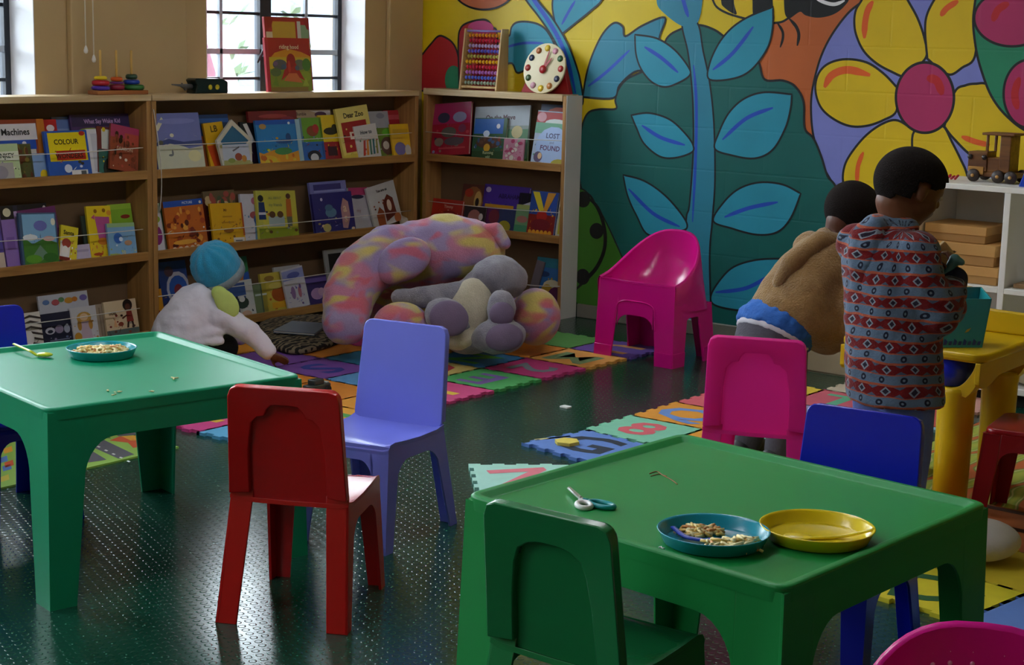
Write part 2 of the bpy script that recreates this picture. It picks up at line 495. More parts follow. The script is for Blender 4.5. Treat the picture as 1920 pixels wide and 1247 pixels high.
# baseboard of the mural wall
struct(G().span((-4.83, YW-0.018, 0), (XR, YW, 0.07)), 'baseboard_back', mat('#7d7a6e', 0.5), bevel=0.004)
struct(G().span((XW, YF, 0), (XW+0.018, 3.0, 0.07)), 'baseboard_left', mat('#7d7a6e', 0.5), bevel=0.004)

# ================================================================== the mural (flat paint on the wall)
_lay = [0]
def W(p, l=0):
    q = Py(p[0], p[1], YW); return V((q.x, YW-0.0006-0.00003*l, q.z))
BLK = paint('#16181c')
def fill(name, pts, m, outline=4.0, smooth=True, corner=True, olm=None):
    """closed painted shape with its painted outline"""
    l = _lay[0]; _lay[0] += 2
    P = [(p[0], p[1]) for p in pts]
    if corner: P = [P[0]]+P
    loop = spline(P, 6) if smooth else [V(p) for p in P]
    w3 = [W(p, l) for p in loop]
    g = G(); g.add(w3, [tuple(range(len(w3)))], 0)
    if outline: ribbon(g, loop, outline, 1, l+1, True)
    return g.build(name, [m, olm or BLK], wall_back)
def ribbon(g, loop, wd, mi, l, closed):
    n = len(loop); L3 = [W(p, l) for p in loop]
    h = wd*0.5*8.2/FPX
    vs = []
    for i in range(n):
        a = L3[(i+1) % n] if (closed or i < n-1) else L3[i]
        c = L3[i-1] if (closed or i > 0) else L3[i]
        t = (a-c)
        if t.length < 1e-9: t = V((1, 0, 0))
        t.normalize(); nn = V((-t.z, 0, t.x))
        k = 1.0 if closed else min(1.0, 0.35+1.6*min(i, n-1-i)/n*2)
        vs += [L3[i]+nn*h*k, L3[i]-nn*h*k]
    fs = []
    for i in range(n if closed else n-1):
        j = (i+1) % n; fs.append((2*i, 2*i+1, 2*j+1, 2*j))
    g.add(vs, fs, mi)
def stroke(name, pts, wd, m):
    l = _lay[0]; _lay[0] += 1
    g = G(); ribbon(g, spline([(p[0], p[1]) for p in pts], 8, False), wd, 0, l, False)
    return g.build(name, m, wall_back)
def oval(cx, cy, rx, ry, n=18, rot=0):
    c, s = math.cos(math.radians(rot)), math.sin(math.radians(rot))
    return [(cx+rx*math.cos(t)*c-ry*math.sin(t)*s, cy+rx*math.cos(t)*s+ry*math.sin(t)*c) for t in [2*math.pi*i/n for i in range(n)]]
DTEAL = paint('#05625c'); TEAL = paint('#2796b0'); TEAL2 = paint('#2a86a0'); BLUE = paint('#1d4fc0'); ORG = paint('#c2632a')
LIL = paint('#7f86d2'); MAG = paint('#b52a63'); GRN = paint('#1f8a62'); GRN2 = paint('#3f7d22'); RED = paint('#b01722'); PINK = paint('#cf3f86'); FIRE = paint('#e8601a'); BLK2 = paint('#101214'); PETAL = paint('#e2c000')

fill('painted_orange_ground', [(1425, 60), (1455, -30), (1560, -80), (1660, -60), (1640, 0), (1600, 420), (1480, 330), (1415, 150)], ORG, 0)
# bee
bee = [(1335, -5), (1343, 12), (1362, 24), (1390, 33), (1430, 42), (1462, 42), (1480, 33), (1500, 20), (1512, 27), (1535, 31), (1562, 25), (1582, 10), (1590, -10), (1570, -60), (1480, -85), (1390, -70), (1345, -40)]
fill('painted_bee', bee, PETAL, 4)
fill('painted_bee_stripe', [(1353, -45), (1352, 0), (1358, 14), (1381, 27), (1376, 0), (1382, -60)], BLK2, 0)
fill('painted_bee_stripe', [(1412, -75), (1411, 0), (1416, 36), (1450, 42), (1449, 0), (1452, -80)], BLK2, 0)
fill('painted_bee_head', [(1473, -80), (1470, 0), (1476, 33), (1500, 20), (1512, 27), (1535, 31), (1562, 25), (1582, 10), (1590, -10), (1570, -60)], BLK2, 0)
stroke('painted_smile', [(1526, -6), (1545, 4), (1565, 8), (1584, 1)], 6, paint('#e9e9ea'))
stroke('painted_bee_leg', [(1457, 42), (1467, 58), (1468, 72), (1463, 89)], 5, BLK2)
stroke('painted_bee_leg', [(1480, 35), (1493, 50), (1498, 66), (1495, 86)], 6, BLK2)
# lilac disc and the big flower
fill('painted_lilac_disc', [(1650, -30), (1620, 0), (1590, 25), (1560, 65), (1540, 105), (1527, 150), (1521, 190), (1523, 240), (1532, 280), (1545, 315), (1562, 345), (1582, 385), (1620, 440), (1760, 480), (1920, 440), (1960, 300), (1960, 0), (1850, -70), (1740, -80)], LIL, 4)
fill('painted_petal', [(1714, 131), (1737, 106), (1734, 74), (1721, 35), (1702, 0), (1690, -22), (1655, -38), (1628, -25), (1616, 0), (1605, 19), (1602, 42), (1606, 67), (1620, 96), (1644, 119), (1673, 135), (1695, 143)], PETAL, 4)
fill('painted_petal', [(1739, 110), (1735, 64), (1737, 32), (1750, 3), (1770, -25), (1800, -32), (1827, -10), (1832, 32), (1828, 106), (1804, 127), (1782, 140), (1760, 128)], PETAL, 4)
fill('painted_petal', [(1682, 164), (1657, 138), (1625, 117), (1586, 111), (1554, 119), (1535, 138), (1529, 167), (1538, 199), (1560, 221), (1592, 236), (1625, 236), (1657, 225), (1681, 208)], PETAL, 4)
fill('painted_petal', [(1714, 245), (1684, 226), (1657, 231), (1625, 253), (1597, 286), (1583, 314), (1582, 346), (1599, 385), (1625, 417), (1689, 430), (1705, 350)], PETAL, 4)
fill('painted_petal', [(1711, 290), (1714, 247), (1750, 244), (1769, 237), (1785, 266), (1802, 300), (1814, 330), (1822, 390), (1760, 440), (1689, 430)], PETAL, 4)
fill('painted_petal', [(1771, 237), (1790, 173), (1811, 160), (1830, 157), (1852, 159), (1875, 190), (1905, 231), (1960, 270), (1960, 330), (1895, 325), (1828, 296), (1787, 258)], PETAL, 4)
fill('painted_flower_heart', oval(1734.5, 183, 54.5, 66), MAG, 4.5, corner=False)
for pts, wd in (([(1637, 2), (1627, 20), (1622, 45), (1621, 72)], 11), ([(1797, 2), (1776, 15), (1764, 30)], 10), ([(1546, 164), (1560, 141), (1590, 131), (1632, 141)], 13), ([(1619, 285), (1609, 312), (1607, 346)], 8), ([(1803, 256), (1830, 266), (1856, 272)], 9), ([(1890, 262), (1912, 262)], 10)):
    stroke('painted_orange_shine', pts, wd, FIRE)
stroke('painted_red_shine', [(1738, 146), (1757, 152), (1767, 178)], 14, paint('#c21d24'))
# green leaf with magenta petals at the right edge
fill('painted_green_leaf', [(1838, -60), (1829, 0), (1825, 42), (1830, 90), (1840, 131), (1859, 180), (1888, 218), (1930, 248), (1995, 262), (2070, 200), (2080, -40), (1960, -90)], GRN, 4, corner=False)
fill('painted_magenta_petal', oval(1898, 34, 71, 53), MAG, 4, corner=False)
fill('painted_magenta_petal', oval(1930, 176, 48, 64), MAG, 4, corner=False)
stroke('painted_red_shine', [(1862, 40), (1872, 18), (1892, 6)], 12, paint('#c21d24'))
stroke('painted_red_shine', [(1908, 205), (1903, 175), (1912, 145)], 12, paint('#c21d24'))
# dark teal bush
fill('painted_bush', [(1085, 300), (1090, 245), (1102, 213), (1124, 205), (1155, 204), (1154, 188), (1160, 168), (1175, 149), (1199, 137), (1234, 120), (1250, 73), (1276, 55), (1309, 47), (1338, 55), (1360, 70), (1400, 100), (1422, 115), (1434, 149), (1468, 151), (1492, 163), (1507, 192), (1509, 240), (1526, 260), (1540, 293), (1552, 330), (1568, 352), (1590, 420), (1620, 560), (1640, 690), (1300, 720), (1205, 620), (1155, 457), (1127, 410), (1110, 370), (1090, 352)], DTEAL, 4)
# green creature with black feelers low at the left
fill('painted_green_body', [(1073, 352), (1098, 358), (1128, 400), (1158, 462), (1200, 560), (1240, 670), (1050, 690), (1055, 450)], GRN2, 3)
stroke('painted_feeler', [(1088, 362), (1118, 385), (1133, 425), (1134, 465), (1120, 500), (1098, 525), (1078, 545)], 8, BLK2)
for c in ((1119, 433), (1094, 374), (1093, 519)):
    fill('painted_feeler_knob', oval(c[0], c[1], 13, 15, 12), BLK2, 0, corner=False)
fill('painted_dark_grass', [(1066, 580), (1080, 565), (1092, 585), (1108, 575), (1118, 600), (1130, 655), (1050, 660)], paint('#10301a'), 0)
# big yellow-side leaf, bud, stem, leaves
fill('painted_leaf', [(1093, 182), (1100, 140), (1112, 101), (1131, 63), (1152, 43), (1168, 50), (1173, 68), (1205, 48), (1247, 33), (1237, 70), (1227, 125), (1190, 135), (1162, 160), (1150, 184)], TEAL2, 4)
stroke('painted_leaf_vein', [(1103, 162), (1140, 133), (1181, 94)], 6, BLUE)
fill('painted_stem', [(1280, 44), (1290, 96), (1296, 144), (1300, 202), (1300, 289), (1293, 385), (1286, 430), (1283, 660), (1330, 660), (1331, 481), (1336, 414), (1341, 337), (1339, 231), (1331, 154), (1319, 96), (1308, 43)], TEAL2, 3.5, corner=False)
fill('painted_bud', [(1290, -55), (1240, -30), (1232, 5), (1247, 26), (1280, 49), (1306, 45), (1316, 15), (1316, -28)], TEAL2, 0)
stroke('painted_leaf_vein', [(1276, -25), (1283, 5), (1291, 32)], 8, BLUE)
stroke('painted_stem_line', [(1301, 122), (1306, 192), (1305, 289), (1299, 416)], 6, BLUE)
for pts, v in (
    ([(1191, 65), (1232, 72), (1266, 94), (1292, 127), (1293, 142), (1271, 156), (1247, 163), (1223, 154), (1203, 130), (1193, 101)], [(1209, 88), (1240, 108), (1272, 136)]),
    ([(1450, 13), (1405, 31), (1372, 53), (1348, 82), (1331, 120), (1331, 149), (1377, 147), (1410, 130), (1439, 91), (1449, 53)], [(1337, 131), (1375, 99), (1413, 50)]),
    ([(1184, 216), (1218, 212), (1256, 224), (1285, 250), (1300, 272), (1297, 286), (1266, 296), (1237, 293), (1208, 269), (1194, 240)], [(1204, 235), (1240, 258), (1285, 272)]),
    ([(1485, 177), (1434, 173), (1396, 185), (1367, 212), (1348, 250), (1341, 279), (1372, 291), (1415, 297), (1449, 281), (1473, 240), (1483, 202)], [(1355, 262), (1400, 222), (1450, 202)]),
    ([(1169, 328), (1208, 339), (1247, 366), (1280, 404), (1289, 426), (1271, 434), (1218, 441), (1194, 404), (1177, 366)], [(1179, 354), (1225, 400), (1275, 425)]),
    ([(1502, 363), (1468, 346), (1425, 342), (1386, 354), (1357, 380), (1338, 414), (1372, 428), (1420, 440), (1458, 435), (1483, 409)], [(1359, 407), (1405, 390), (1459, 379)]),
    ([(1545, 500), (1500, 488), (1458, 485), (1415, 488), (1377, 500), (1353, 522), (1334, 553), (1341, 572), (1386, 582), (1425, 583), (1490, 575)], [(1342, 548), (1400, 540), (1450, 513)])):
    fill('painted_leaf', pts, TEAL, 3.5)
    stroke('painted_leaf_vein', v, 7, BLUE)
# left side on the yellow: round fruit, tulips, curved stem, leaves
fill('painted_round_fruit', oval(908, -26, 59, 44), ORG, 4, corner=False)
fill('painted_tulip', [(790, 170), (788, 114), (796, 98), (810, 81), (821, 69), (831, 68), (848, 79), (858, 98), (863, 130), (862, 172)], RED, 4)
fill('painted_tulip_leaf', oval(851, 150, 16, 27), GRN, 0, corner=False)
fill('painted_tulip', [(862, 172), (860, 81), (864, 54), (877, 43), (902, 37), (915, 39), (925, 51), (933, 68), (932, 172)], RED, 4)
fill('painted_tulip_top', oval(902, 52, 24, 13), PINK, 0, corner=False)
fill('painted_leaf', [(945, 62), (956, 67), (960, 51), (970, 42), (991, 41), (1013, 47), (1029, 62), (1042, 92), (1030, 112), (985, 132), (970, 136), (961, 119), (943, 116)], TEAL, 4)
stroke('painted_leaf_vein', [(948, 89), (982, 81), (1020, 81)], 5, BLUE)
fill('painted_leaf', [(1052, 66), (1043, 49), (1037, 0), (1060, -40), (1132, -30), (1129, 0), (1110, 19), (1083, 41)], TEAL, 4)
stroke('painted_leaf_vein', [(1054, 46), (1067, 22), (1079, 2)], 6, BLUE)
fill('painted_curved_stem', [(960, -45), (987, 0), (1010, 30), (1032, 62), (1051, 98), (1062, 130), (1068, 190), (1093, 195), (1089, 152), (1078, 114), (1062, 76), (1037, 35), (1009, 0), (985, -45)], TEAL, 4, corner=False)
stroke('painted_stem_line', [(985, -30), (1002, 0), (1027, 36), (1050, 76), (1067, 120), (1080, 175)], 9, BLUE)
# ================================================================== bookcases
FL, FR = -5.744, 6.70            # front planes of the window-side cases and of the mural-side case
ZSH = (0.783, 0.420, 0.062); ZTOP = 1.118
PINE_Y = wood('#8a5f2c', '#b98a4c', 'Y'); PINE_X = wood('#8a5f2c', '#b98a4c', 'X'); PINE_Z = wood('#8f6633', '#b98a50', 'Z')
BACKB = mat('#6e5539', 0.7, 0.08, 5.0)
TOPW = wood('#b99a6c', '#d6bf94', 'Y'); TOPX = wood('#b99a6c', '#d6bf94', 'X')
CORD = mat('#d9d4cc', 0.6)
BRU = mat('#d6d3cb', 0.55, 0.05, 4.0)
def cords(root, defs, P):
    for (x0, y0, x1, y1) in defs:
        a, c = P(x0, y0), P(x1, y1)
        pts = [a.lerp(c, t/6) - V((0, 0, 0.006*math.sin(math.pi*t/6))) for t in range(7)]
        G().tube(pts, 0.0022, 6).build('elastic_cord', CORD, root)
def case_left(name, label, y0, y1, cd):
    r = thing(name, label, 'bookcase', (FL-0.09, (y0+y1)/2, 0))
    bk = XW+0.038
    for y in (y0, y1-0.026): G().span((bk, y, 0), (FL, y+0.026, ZTOP-0.028)).build('side_panel', PINE_Z, r, bevel=0.002)
    G().span((bk-0.004, y0, ZTOP-0.028), (FL+0.004, y1, ZTOP)).build('top_board', TOPW, r, bevel=0.003)
    G().span((bk, y0+0.026, 0.02), (bk+0.008, y1-0.026, ZTOP-0.028)).build('back_panel', BACKB, r)
    for z in ZSH:
        s = G().span((bk+0.008, y0+0.026, z-0.036), (FL, y1-0.026, z-0.012)).span((FL-0.016, y0+0.026, z-0.036), (FL+0.001, y1-0.026, z+0.003))
        s.build('shelf', PINE_Y, r, bevel=0.0015, clean=False)
    cords(r, cd, lambda x, y: Px(x, y, FL+0.004))
    return r
case_left('bookcase', 'pine display bookcase cut off by the left edge of the photo', 3.02, 4.825, [(-60, 294, 268, 277), (-60, 456, 268, 430), (-60, 620, 262, 578)])
mc = case_left('bookcase', 'wide pine display bookcase below the barred window, behind the toddler', 4.829, 6.62, [(297, 273, 772, 249), (297, 440, 770, 395), (297, 556, 760, 490)])
G().tube(spline([Px(x, y, FL+0.006) for x, y in ((288, 205), (293, 240), (301, 300), (303, 350), (300, 396))], 5, False), 0.002, 6).build('hanging_string', CORD, mc)
r = thing('bookcase', 'narrow pine display bookcase with white side against the painted wall', 'bookcase', (-5.31, FR+0.07, 0))
x0, x1 = -5.78, -4.842
G().span((x0, FR, 0), (x0+0.026, YW-0.006, ZTOP+0.005)).build('side_panel', PINE_Z, r, bevel=0.002)
o = G().span((x1-0.024, FR, 0), (x1-0.004, YW-0.006, ZTOP+0.005)).build('side_panel', PINE_Z, r, bevel=0.002)
o = G().span((x1-0.0035, FR+0.002, 0), (x1, YW-0.006, ZTOP+0.008)).build('side_cladding', BRU, r); o['label'] = 'white painted outer face'
G().span((x0, FR-0.004, ZTOP-0.022), (x1-0.024, YW-0.006, ZTOP+0.012)).build('top_board', TOPX, r, bevel=0.003)
G().span((x0+0.026, YW-0.014, 0.02), (x1-0.024, YW-0.006, ZTOP-0.022)).build('back_panel', BACKB, r)
for z in ZSH:
    G().span((x0+0.026, FR+0.001, z-0.036), (x1-0.024, YW-0.014, z-0.012)).span((x0+0.026, FR-0.001, z-0.036), (x1-0.024, FR+0.016, z+0.003)).build('shelf', PINE_X, r, bevel=0.0015, clean=False)
cords(r, [(798, 247, 1052, 264), (803, 377, 1049, 399), (960, 530, 1049, 537)], lambda x, y: Py(x, y, FR-0.004))

# ================================================================== picture books
PAGE = mat('#d8d2c2', 0.8, 0.05, 200.0)
def book(case, shelf, px0, px1, pyb, pyt, layer, rot, thick, cover, art, label, shape=None, lean=11.0):
    zb = ZSH[shelf]-0.0115
    off = 0.018+0.019*layer
    if case == 'L':
        P = lambda x, y, o: Px(x, y, FL-o); U = V((0, 1, 0)); O = V((1, 0, 0)); ui = 1
    else:
        P = lambda x, y, o: Py(x, y, FR+o); U = V((1, 0, 0)); O = V((0, -1, 0)); ui = 0
    if case == 'R': off = 0.017+0.0145*layer
    a = P(px0, pyb, off); c = P(px1, pyb, off)
    w = abs(c[ui]-a[ui])
    h = P((px0+px1)/2, pyt, off+0.04).z - zb
    an = math.radians(lean); up = V((0, 0, math.cos(an))) - O*math.sin(an); n = O*math.cos(an)+V((0, 0, math.sin(an)))
    rr = math.radians(rot)
    if rot: h -= 0.5*w*abs(math.sin(rr))*0.8; h /= math.cos(rr)
    mid = (a+c)*0.5; mid.z = zb+0.5*w*abs(math.sin(rr)) + 0.0005
    U2 = U*math.cos(rr)-up*math.sin(rr); up2 = up*math.cos(rr)+U*math.sin(rr)
    org = mid-U2*(w/2)                           # bottom-left of the front cover
    if rot: org = mid - U2*(w/2) + U*0.0
    q = lambda x, y, d: org+U2*(x*w)+up2*(y*h)-n*d
    t = thick
    mats = [printed(cover), PAGE]
    out = shape or [(0, 0), (1, 0), (1, 1), (0, 1)]
    g = G()
    g.prism([q(x, y, 0) for x, y in out], -n*0.0024)
    g.prism([q(x, y, t-0.0024) for x, y in out], -n*0.0024)
    if shape is None: g.prism([q(0, 0, 0.002), q(0.004/max(w, .02), 0, 0.002), q(0.004/max(w, .02), 1, 0.002), q(0, 1, 0.002)], -n*(t-0.004))
    root = g.build('picture_book', mats[0], None)
    ins = [(0.5+(x-0.5)*(1-0.006/max(w, .02)), 0.5+(y-0.5)*(1-0.008/h)) for x, y in out]
    G().prism([q(x, y, 0.0025) for x, y in ins], -n*(t-0.005)).build('pages', PAGE, root)
    if art:
        if w > 0.085 and h > 0.1 and len(art) > 3:
            sd = len(label)*7+int(px0); rr_ = random.Random(sd)
            lead = 0
            while lead < len(art) and art[lead][0] == 'r': lead += 1
            pal = [s[-1] for s in art]+[cover]
            extra = []
            for _ in range(26):
                x_, y_ = rr_.uniform(.06, .94), rr_.uniform(.05, .62); q_ = rr_.uniform(.010, .034); c_ = rr_.choice(pal)
                if rr_.random() < .5: extra.append(('e', x_, y_, q_*1.3, q_, c_))
                else:
                    a_ = rr_.uniform(0, 3.1); dx, dy = q_*2.6*math.cos(a_), q_*2.2*math.sin(a_)
                    extra.append(('p', [(x_-dx, y_-dy), (x_+q_*.35, y_-q_*.2), (x_+dx, y_+dy), (x_-q_*.35, y_+q_*.2)], c_))
            art = art[:lead]+extra+art[lead:]
        g = G(); ms = []; li = 0
        def mi(hx):
            m = printed(hx)
            if m not in ms: ms.append(m)
            return ms.index(m)
        for s in art:
            li += 1; d = -0.0002-0.00005*li
            k = s[0]
            if k == 'r': pts = [(s[1], s[2]), (s[3], s[2]), (s[3], s[4]), (s[1], s[4])]
            elif k == 'e': pts = [(s[1]+s[3]*math.cos(e*math.pi/7), s[2]+s[4]*math.sin(e*math.pi/7)) for e in range(14)]
            elif k == 'p': pts = s[1]
            if k == 't':
                g.text(s[1], q(s[2], s[3], d), U2*(s[5] if len(s) > 6 else 1), up2, s[4]*h, mi(s[-1]))
            else:
                g.add([q(min(1, max(0, x)), min(1, max(0, y)), d) for x, y in pts], [tuple(range(len(pts)))], mi(s[-1]))
        g.build('cover_print', ms, root, clean=False)
    tag(root, label, 'book', 'picture books on the bookcase shelves')
    return root
def scat(seed, cols, n, x0, y0, x1, y1, s=0.07):
    rr = random.Random(seed); out = []
    for i in range(n):
        x, y = rr.uniform(x0, x1), rr.uniform(y0, y1)
        out.append(('e', x, y, s*rr.uniform(0.5, 1.3), s*rr.uniform(0.5, 1.3), rr.choice(cols)))
    return out
T, MIDC, LEF, RIG = 'top shelf', 'middle bookcase', 'left bookcase', 'right bookcase'
# ---- left case, top shelf
book('L', 0, 0, 96, 333, 222, 2, 0, .012, '#8e3b22', [('r', .05, .66, .84, .93, '#dcd9dc'), ('r', .0, .5, .8, .66, '#1f4fb0'), ('t', 'Machines', .42, .79, .15, '#15161a'), ('r', .02, .42, .78, .5, '#d8d3c8'), ('e', .5, .2, .4, .16, '#b5562c'), ('p', [(.8, 0), (1, 0), (1, 1), (.86, 1)], '#c9792a')], 'red-brown book with white title panel over a blue band, left bookcase top shelf')
book('L', 0, 33, 66, 333, 268, 1, 0, .010, '#4a4f2a', scat(3, ['#2c3a20', '#7a6a2c', '#5a2a1c'], 14, .1, .1, .9, .9, .1), 'mottled dark green book beside the pale green book, left bookcase')
book('L', 0, -12, 42, 336, 268, 0, 0, .010, '#b9cf9c', [('r', 0, .55, 1, .8, '#e2e6d4'), ('t', 'ANKEY', .52, .68, .17, '#22301f'), ('r', .0, .0, .75, .5, '#a9a6a4'), ('e', .3, .25, .25, .18, '#8f8c96')], 'pale green book with a grey picture in front of the red-brown book, cut off')
book('L', 0, 76, 97, 331, 224, 3, 0, .010, '#d79a1e', [('r', 0, .0, 1, .35, '#b5441c')], 'orange-yellow book edge behind the red-brown book, left bookcase')
book('L', 0, 95, 120, 330, 222, 3, 0, .010, '#b3161f', [('e', .5, .85, .3, .06, '#e6dada')], 'red book edge left of the yellow and blue book, left bookcase')
book('L', 0, 112, 152, 329, 217, 4, 0, .010, '#7d90bd', [('r', .1, .8, .9, .96, '#5f78b0')], 'grey-blue book at the back behind the yellow and blue book, left bookcase')
book('L', 0, 62, 92, 332, 286, 1, 0, .010, '#7fa0cc', [('e', .75, .15, .25, .22, '#e3c31f')], 'small light blue book with a yellow spot, left of the yellow and blue book')
book('L', 0, 146, 258, 328, 212, 3, 0, .012, '#4a2f63', [('r', .02, .8, .98, .97, '#33264f'), ('t', 'What Say Wake Kid', .52, .88, .10, 0.9, 1, '#c7a7d4'), ('e', .3, .72, .2, .06, '#8a9a2c'), ('r', 0, 0, 1, .55, '#3d2f63')], 'wide dark purple book at the back of the top shelf, left bookcase')
book('L', 0, 94, 174, 331, 243, 0, 0, .014, '#1f55ae', [('r', .07, .36, .95, .96, '#e6cf16'), ('t', 'COLOUR', .48, .76, .15, '#3a3a1e'), ('r', .22, .38, .9, .58, '#b3251d'), ('t', 'WONDERS', .52, .46, .14, '#2a1a16'), ('e', .87, .93, .07, .05, '#b3251d'), ('e', .45, .2, .09, .09, '#d4dceb'), ('r', .52, .04, .9, .16, '#dfe0e0'), ('r', .74, .05, .86, .14, '#555b60')], 'blue book with a yellow panel reading COLOUR, top shelf of the left bookcase')
book('L', 0, 172, 192, 328, 240, 1, 0, .010, '#dcdce0', [('r', .4, .1, 1, .9, '#c7c9d2')], 'white book edge just right of the book reading COLOUR')
book('L', 0, 184, 224, 326, 238, 1, 8, .010, '#6b2a2a', [('r', .2, .52, .9, .95, '#c9cfc6'), ('r', .05, .0, .95, .5, '#2f6a60'), ('e', .6, .1, .35, .25, '#1b2421'), ('e', .3, .94, .08, .05, '#d9c41c')], 'dark book with a white panel above teal, leaning behind the rust-red book')
book('L', 0, 206, 258, 322, 237, 0, 12, .012, '#93432c', [('r', 0, .72, 1, 1, '#a5355e'), ('r', .5, .6, 1, .85, '#b04a3c')]+scat(5, ['#5a2418', '#6f2f1e', '#2f1510', '#7d3a26'], 26, .08, .08, .92, .8, .06)+[('e', .35, .28, .04, .03, '#e0d6cc'), ('e', .55, .25, .05, .035, '#e0d6cc'), ('t', 'SAMSON', .5, .48, .11, '#caa48a')], 'rust-red book with a magenta top leaning at the right end of its shelf')
# ---- left case, middle shelf
book('L', 1, -14, 12, 498, 412, 1, 0, .010, '#5a4aa0', [('r', 0, 0, 1, .35, '#cbb9a8')], 'purple book with pale bottom at the left photo edge, middle shelf')
book('L', 1, 8, 48, 500, 384, 2, 0, .016, '#2a2440', [('e', .5, .8, .3, .1, '#151022')], 'dark navy book standing at the left end of the middle shelf, left bookcase')
book('L', 1, 15, 40, 500, 383, 1, 0, .014, '#8f6fb8', [('r', 0, .78, 1, 1, '#17141c'), ('e', .5, .89, .3, .07, '#d6cfae'), ('r', .2, .3, .8, .5, '#7a58a5')], 'lavender book with a black top and cream spot, middle shelf of the left bookcase')
book('L', 1, 36, 102, 496, 380, 3, 0, .012, '#15121f', [('e', .93, .9, .05, .06, '#cfc7c2')], 'black book at the back of the middle shelf, left bookcase')
book('L', 1, 40, 122, 496, 389, 2, -3, .012, '#6d2a66', [('r', 0, 0, .12, 1, '#b79ac9')], 'magenta-purple book just behind the green landscape book')
book('L', 1, 44, 113, 496, 397, 0, 3, .014, '#3f5a7a', [('r', .08, .42, .96, .97, '#7fb2d6'), ('p', [(.05, .0), (.97, 0), (.97, .42), (.6, .5), (.3, .4), (.05, .55)], '#3f7d2e'), ('e', .55, .75, .18, .10, '#6a70bb'), ('e', .75, .5, .16, .05, '#d8a7a0'), ('e', .25, .53, .2, .06, '#e0e6e8'), ('p', [(.3, .2), (.5, .38), (.7, .2), (.5, .08)], '#6c8f7d'), ('e', .9, .82, .06, .07, '#e8e6d0'), ('e', .3, .12, .22, .08, '#5c9a2e'), ('e', .75, .14, .2, .09, '#2f6b2a')], 'green and blue landscape book, middle shelf of the left bookcase')
book('L', 1, 111, 143, 491, 424, 0, 14, .012, '#dccb2c', [('p', [(0, 0), (.55, 0), (.6, .55), (0, .55)], '#e6dfdc'), ('e', .35, .5, .26, .14, '#a8423a'), ('e', .3, .26, .2, .16, '#efeae6'), ('r', .0, 0, .6, .1, '#7d2320'), ('t', 'Santa', .45, .8, .17, '#2f3016')], 'small tilted yellow book with a red and white picture, middle shelf of the left bookcase')
book('L', 1, 143, 172, 489, 456, 1, 0, .008, '#c4b9d4', [('r', .1, .55, .9, .7, '#a79cc0')], 'low pale lilac booklet between two yellow books')
book('L', 1, 163, 178, 488, 402, 2, 0, .01, '#36453c', [], 'dark green book edge behind the yellow book with a pink figure')
book('L', 1, 214, 258, 481, 380, 2, 0, .012, '#7fae2e', [('e', .7, .75, .2, .04, '#8e2a22'), ('r', .0, .9, 1, 1, '#93bd3c')], 'lime green book at the right end of the middle shelf, left bookcase')
book('L', 1, 172, 217, 486, 384, 1, 2, .012, '#e3c61d', [('p', [(.3, .8), (.9, .78), (.85, .3), (.4, .3)], '#b54f8e'), ('e', .35, .9, .07, .04, '#9a6a16'), ('e', .7, .91, .07, .04, '#9a6a16'), ('p', [(.15, .78), (.3, .84), (.28, .74)], '#c2487e'), ('e', .55, .32, .22, .07, '#cf7a1e'), ('e', .3, .08, .2, .03, '#b5481e'), ('e', .9, .86, .1, .05, '#d7912a')], 'tall yellow book with a pink figure, middle shelf of the left bookcase')
book('L', 1, 207, 258, 482, 416, 0, 2, .012, '#7fb0d8', [('r', 0, .88, 1, 1, '#9ac08a'), ('e', .35, .55, .16, .16, '#2f6ac0'), ('e', .45, .52, .07, .07, '#d7e3ef'), ('e', .7, .4, .14, .08, '#b58a6a'), ('t', '10', .5, .12, .16, '#dcd79a'), ('r', .0, .0, .3, .1, '#a7b35a')], 'light blue book with a small blue figure, right end of the middle shelf, left bookcase')
# ---- left case, bottom shelf
book('L', 2, 44, 84, 645, 583, 0, 0, .010, '#d9d3c8', [('p', [(.02, .12+.14*i), (.5, .18+.14*i), (1, .1+.14*i), (1, .15+.14*i), (.5, .24+.14*i), (.02, .16+.14*i)], '#3f3733') for i in range(6)]+[('e', .3, .35, .28, .2, '#d6d2cf'), ('r', .1, 0, .9, .06, '#8e2a66')], 'cream book with black zebra stripes beside the blue chair back')
book('L', 2, 84, 176, 640, 547, 2, 0, .010, '#b9bcc4', [('e', .14, .86, .07, .05, '#5f7fb0'), ('e', .33, .84, .08, .06, '#a04a50'), ('e', .45, .88, .06, .05, '#5a8a5a'), ('e', .6, .85, .09, .06, '#c08a2a'), ('e', .72, .86, .06, .05, '#b5702a'), ('e', .9, .87, .08, .06, '#6a5fa8')], 'wide pale book with a row of coloured spots, bottom shelf of left bookcase')
book('L', 2, 84, 141, 642, 583, 0, 0, .012, '#1d2238', [('e', .25, .5, .16, .1, '#b9bac4'), ('e', .55, .52, .14, .12, '#8d7f96'), ('e', .8, .5, .1, .12, '#9fa4b4'), ('e', .25, .48, .09, .05, '#1d2238'), ('r', .2, .2, .85, .23, '#777c94'), ('t', 'LITTLE', .5, .1, .12, '#5d6a90')], 'dark navy book with pale markings, bottom shelf of the left bookcase')
book('L', 2, 139, 188, 640, 572, 0, 0, .010, '#c6c5c8', [('e', .5, .7, .28, .16, '#c0913a'), ('e', .5, .72, .16, .1, '#d9b690'), ('p', [(.3, .1), (.75, .1), (.68, .6), (.38, .6)], '#bda7b4'), ('e', .2, .2, .14, .12, '#b8862f'), ('e', .3, .5, .08, .14, '#b08035'), ('e', .72, .5, .08, .14, '#b08035')], 'pale grey book with a golden-haired figure, bottom shelf of the left bookcase')
book('L', 2, 186, 206, 636, 567, 1, 0, .012, '#a3907a', [('r', .3, .1, .45, .9, '#8a7862')], 'beige book edge left of the cream landscape book')
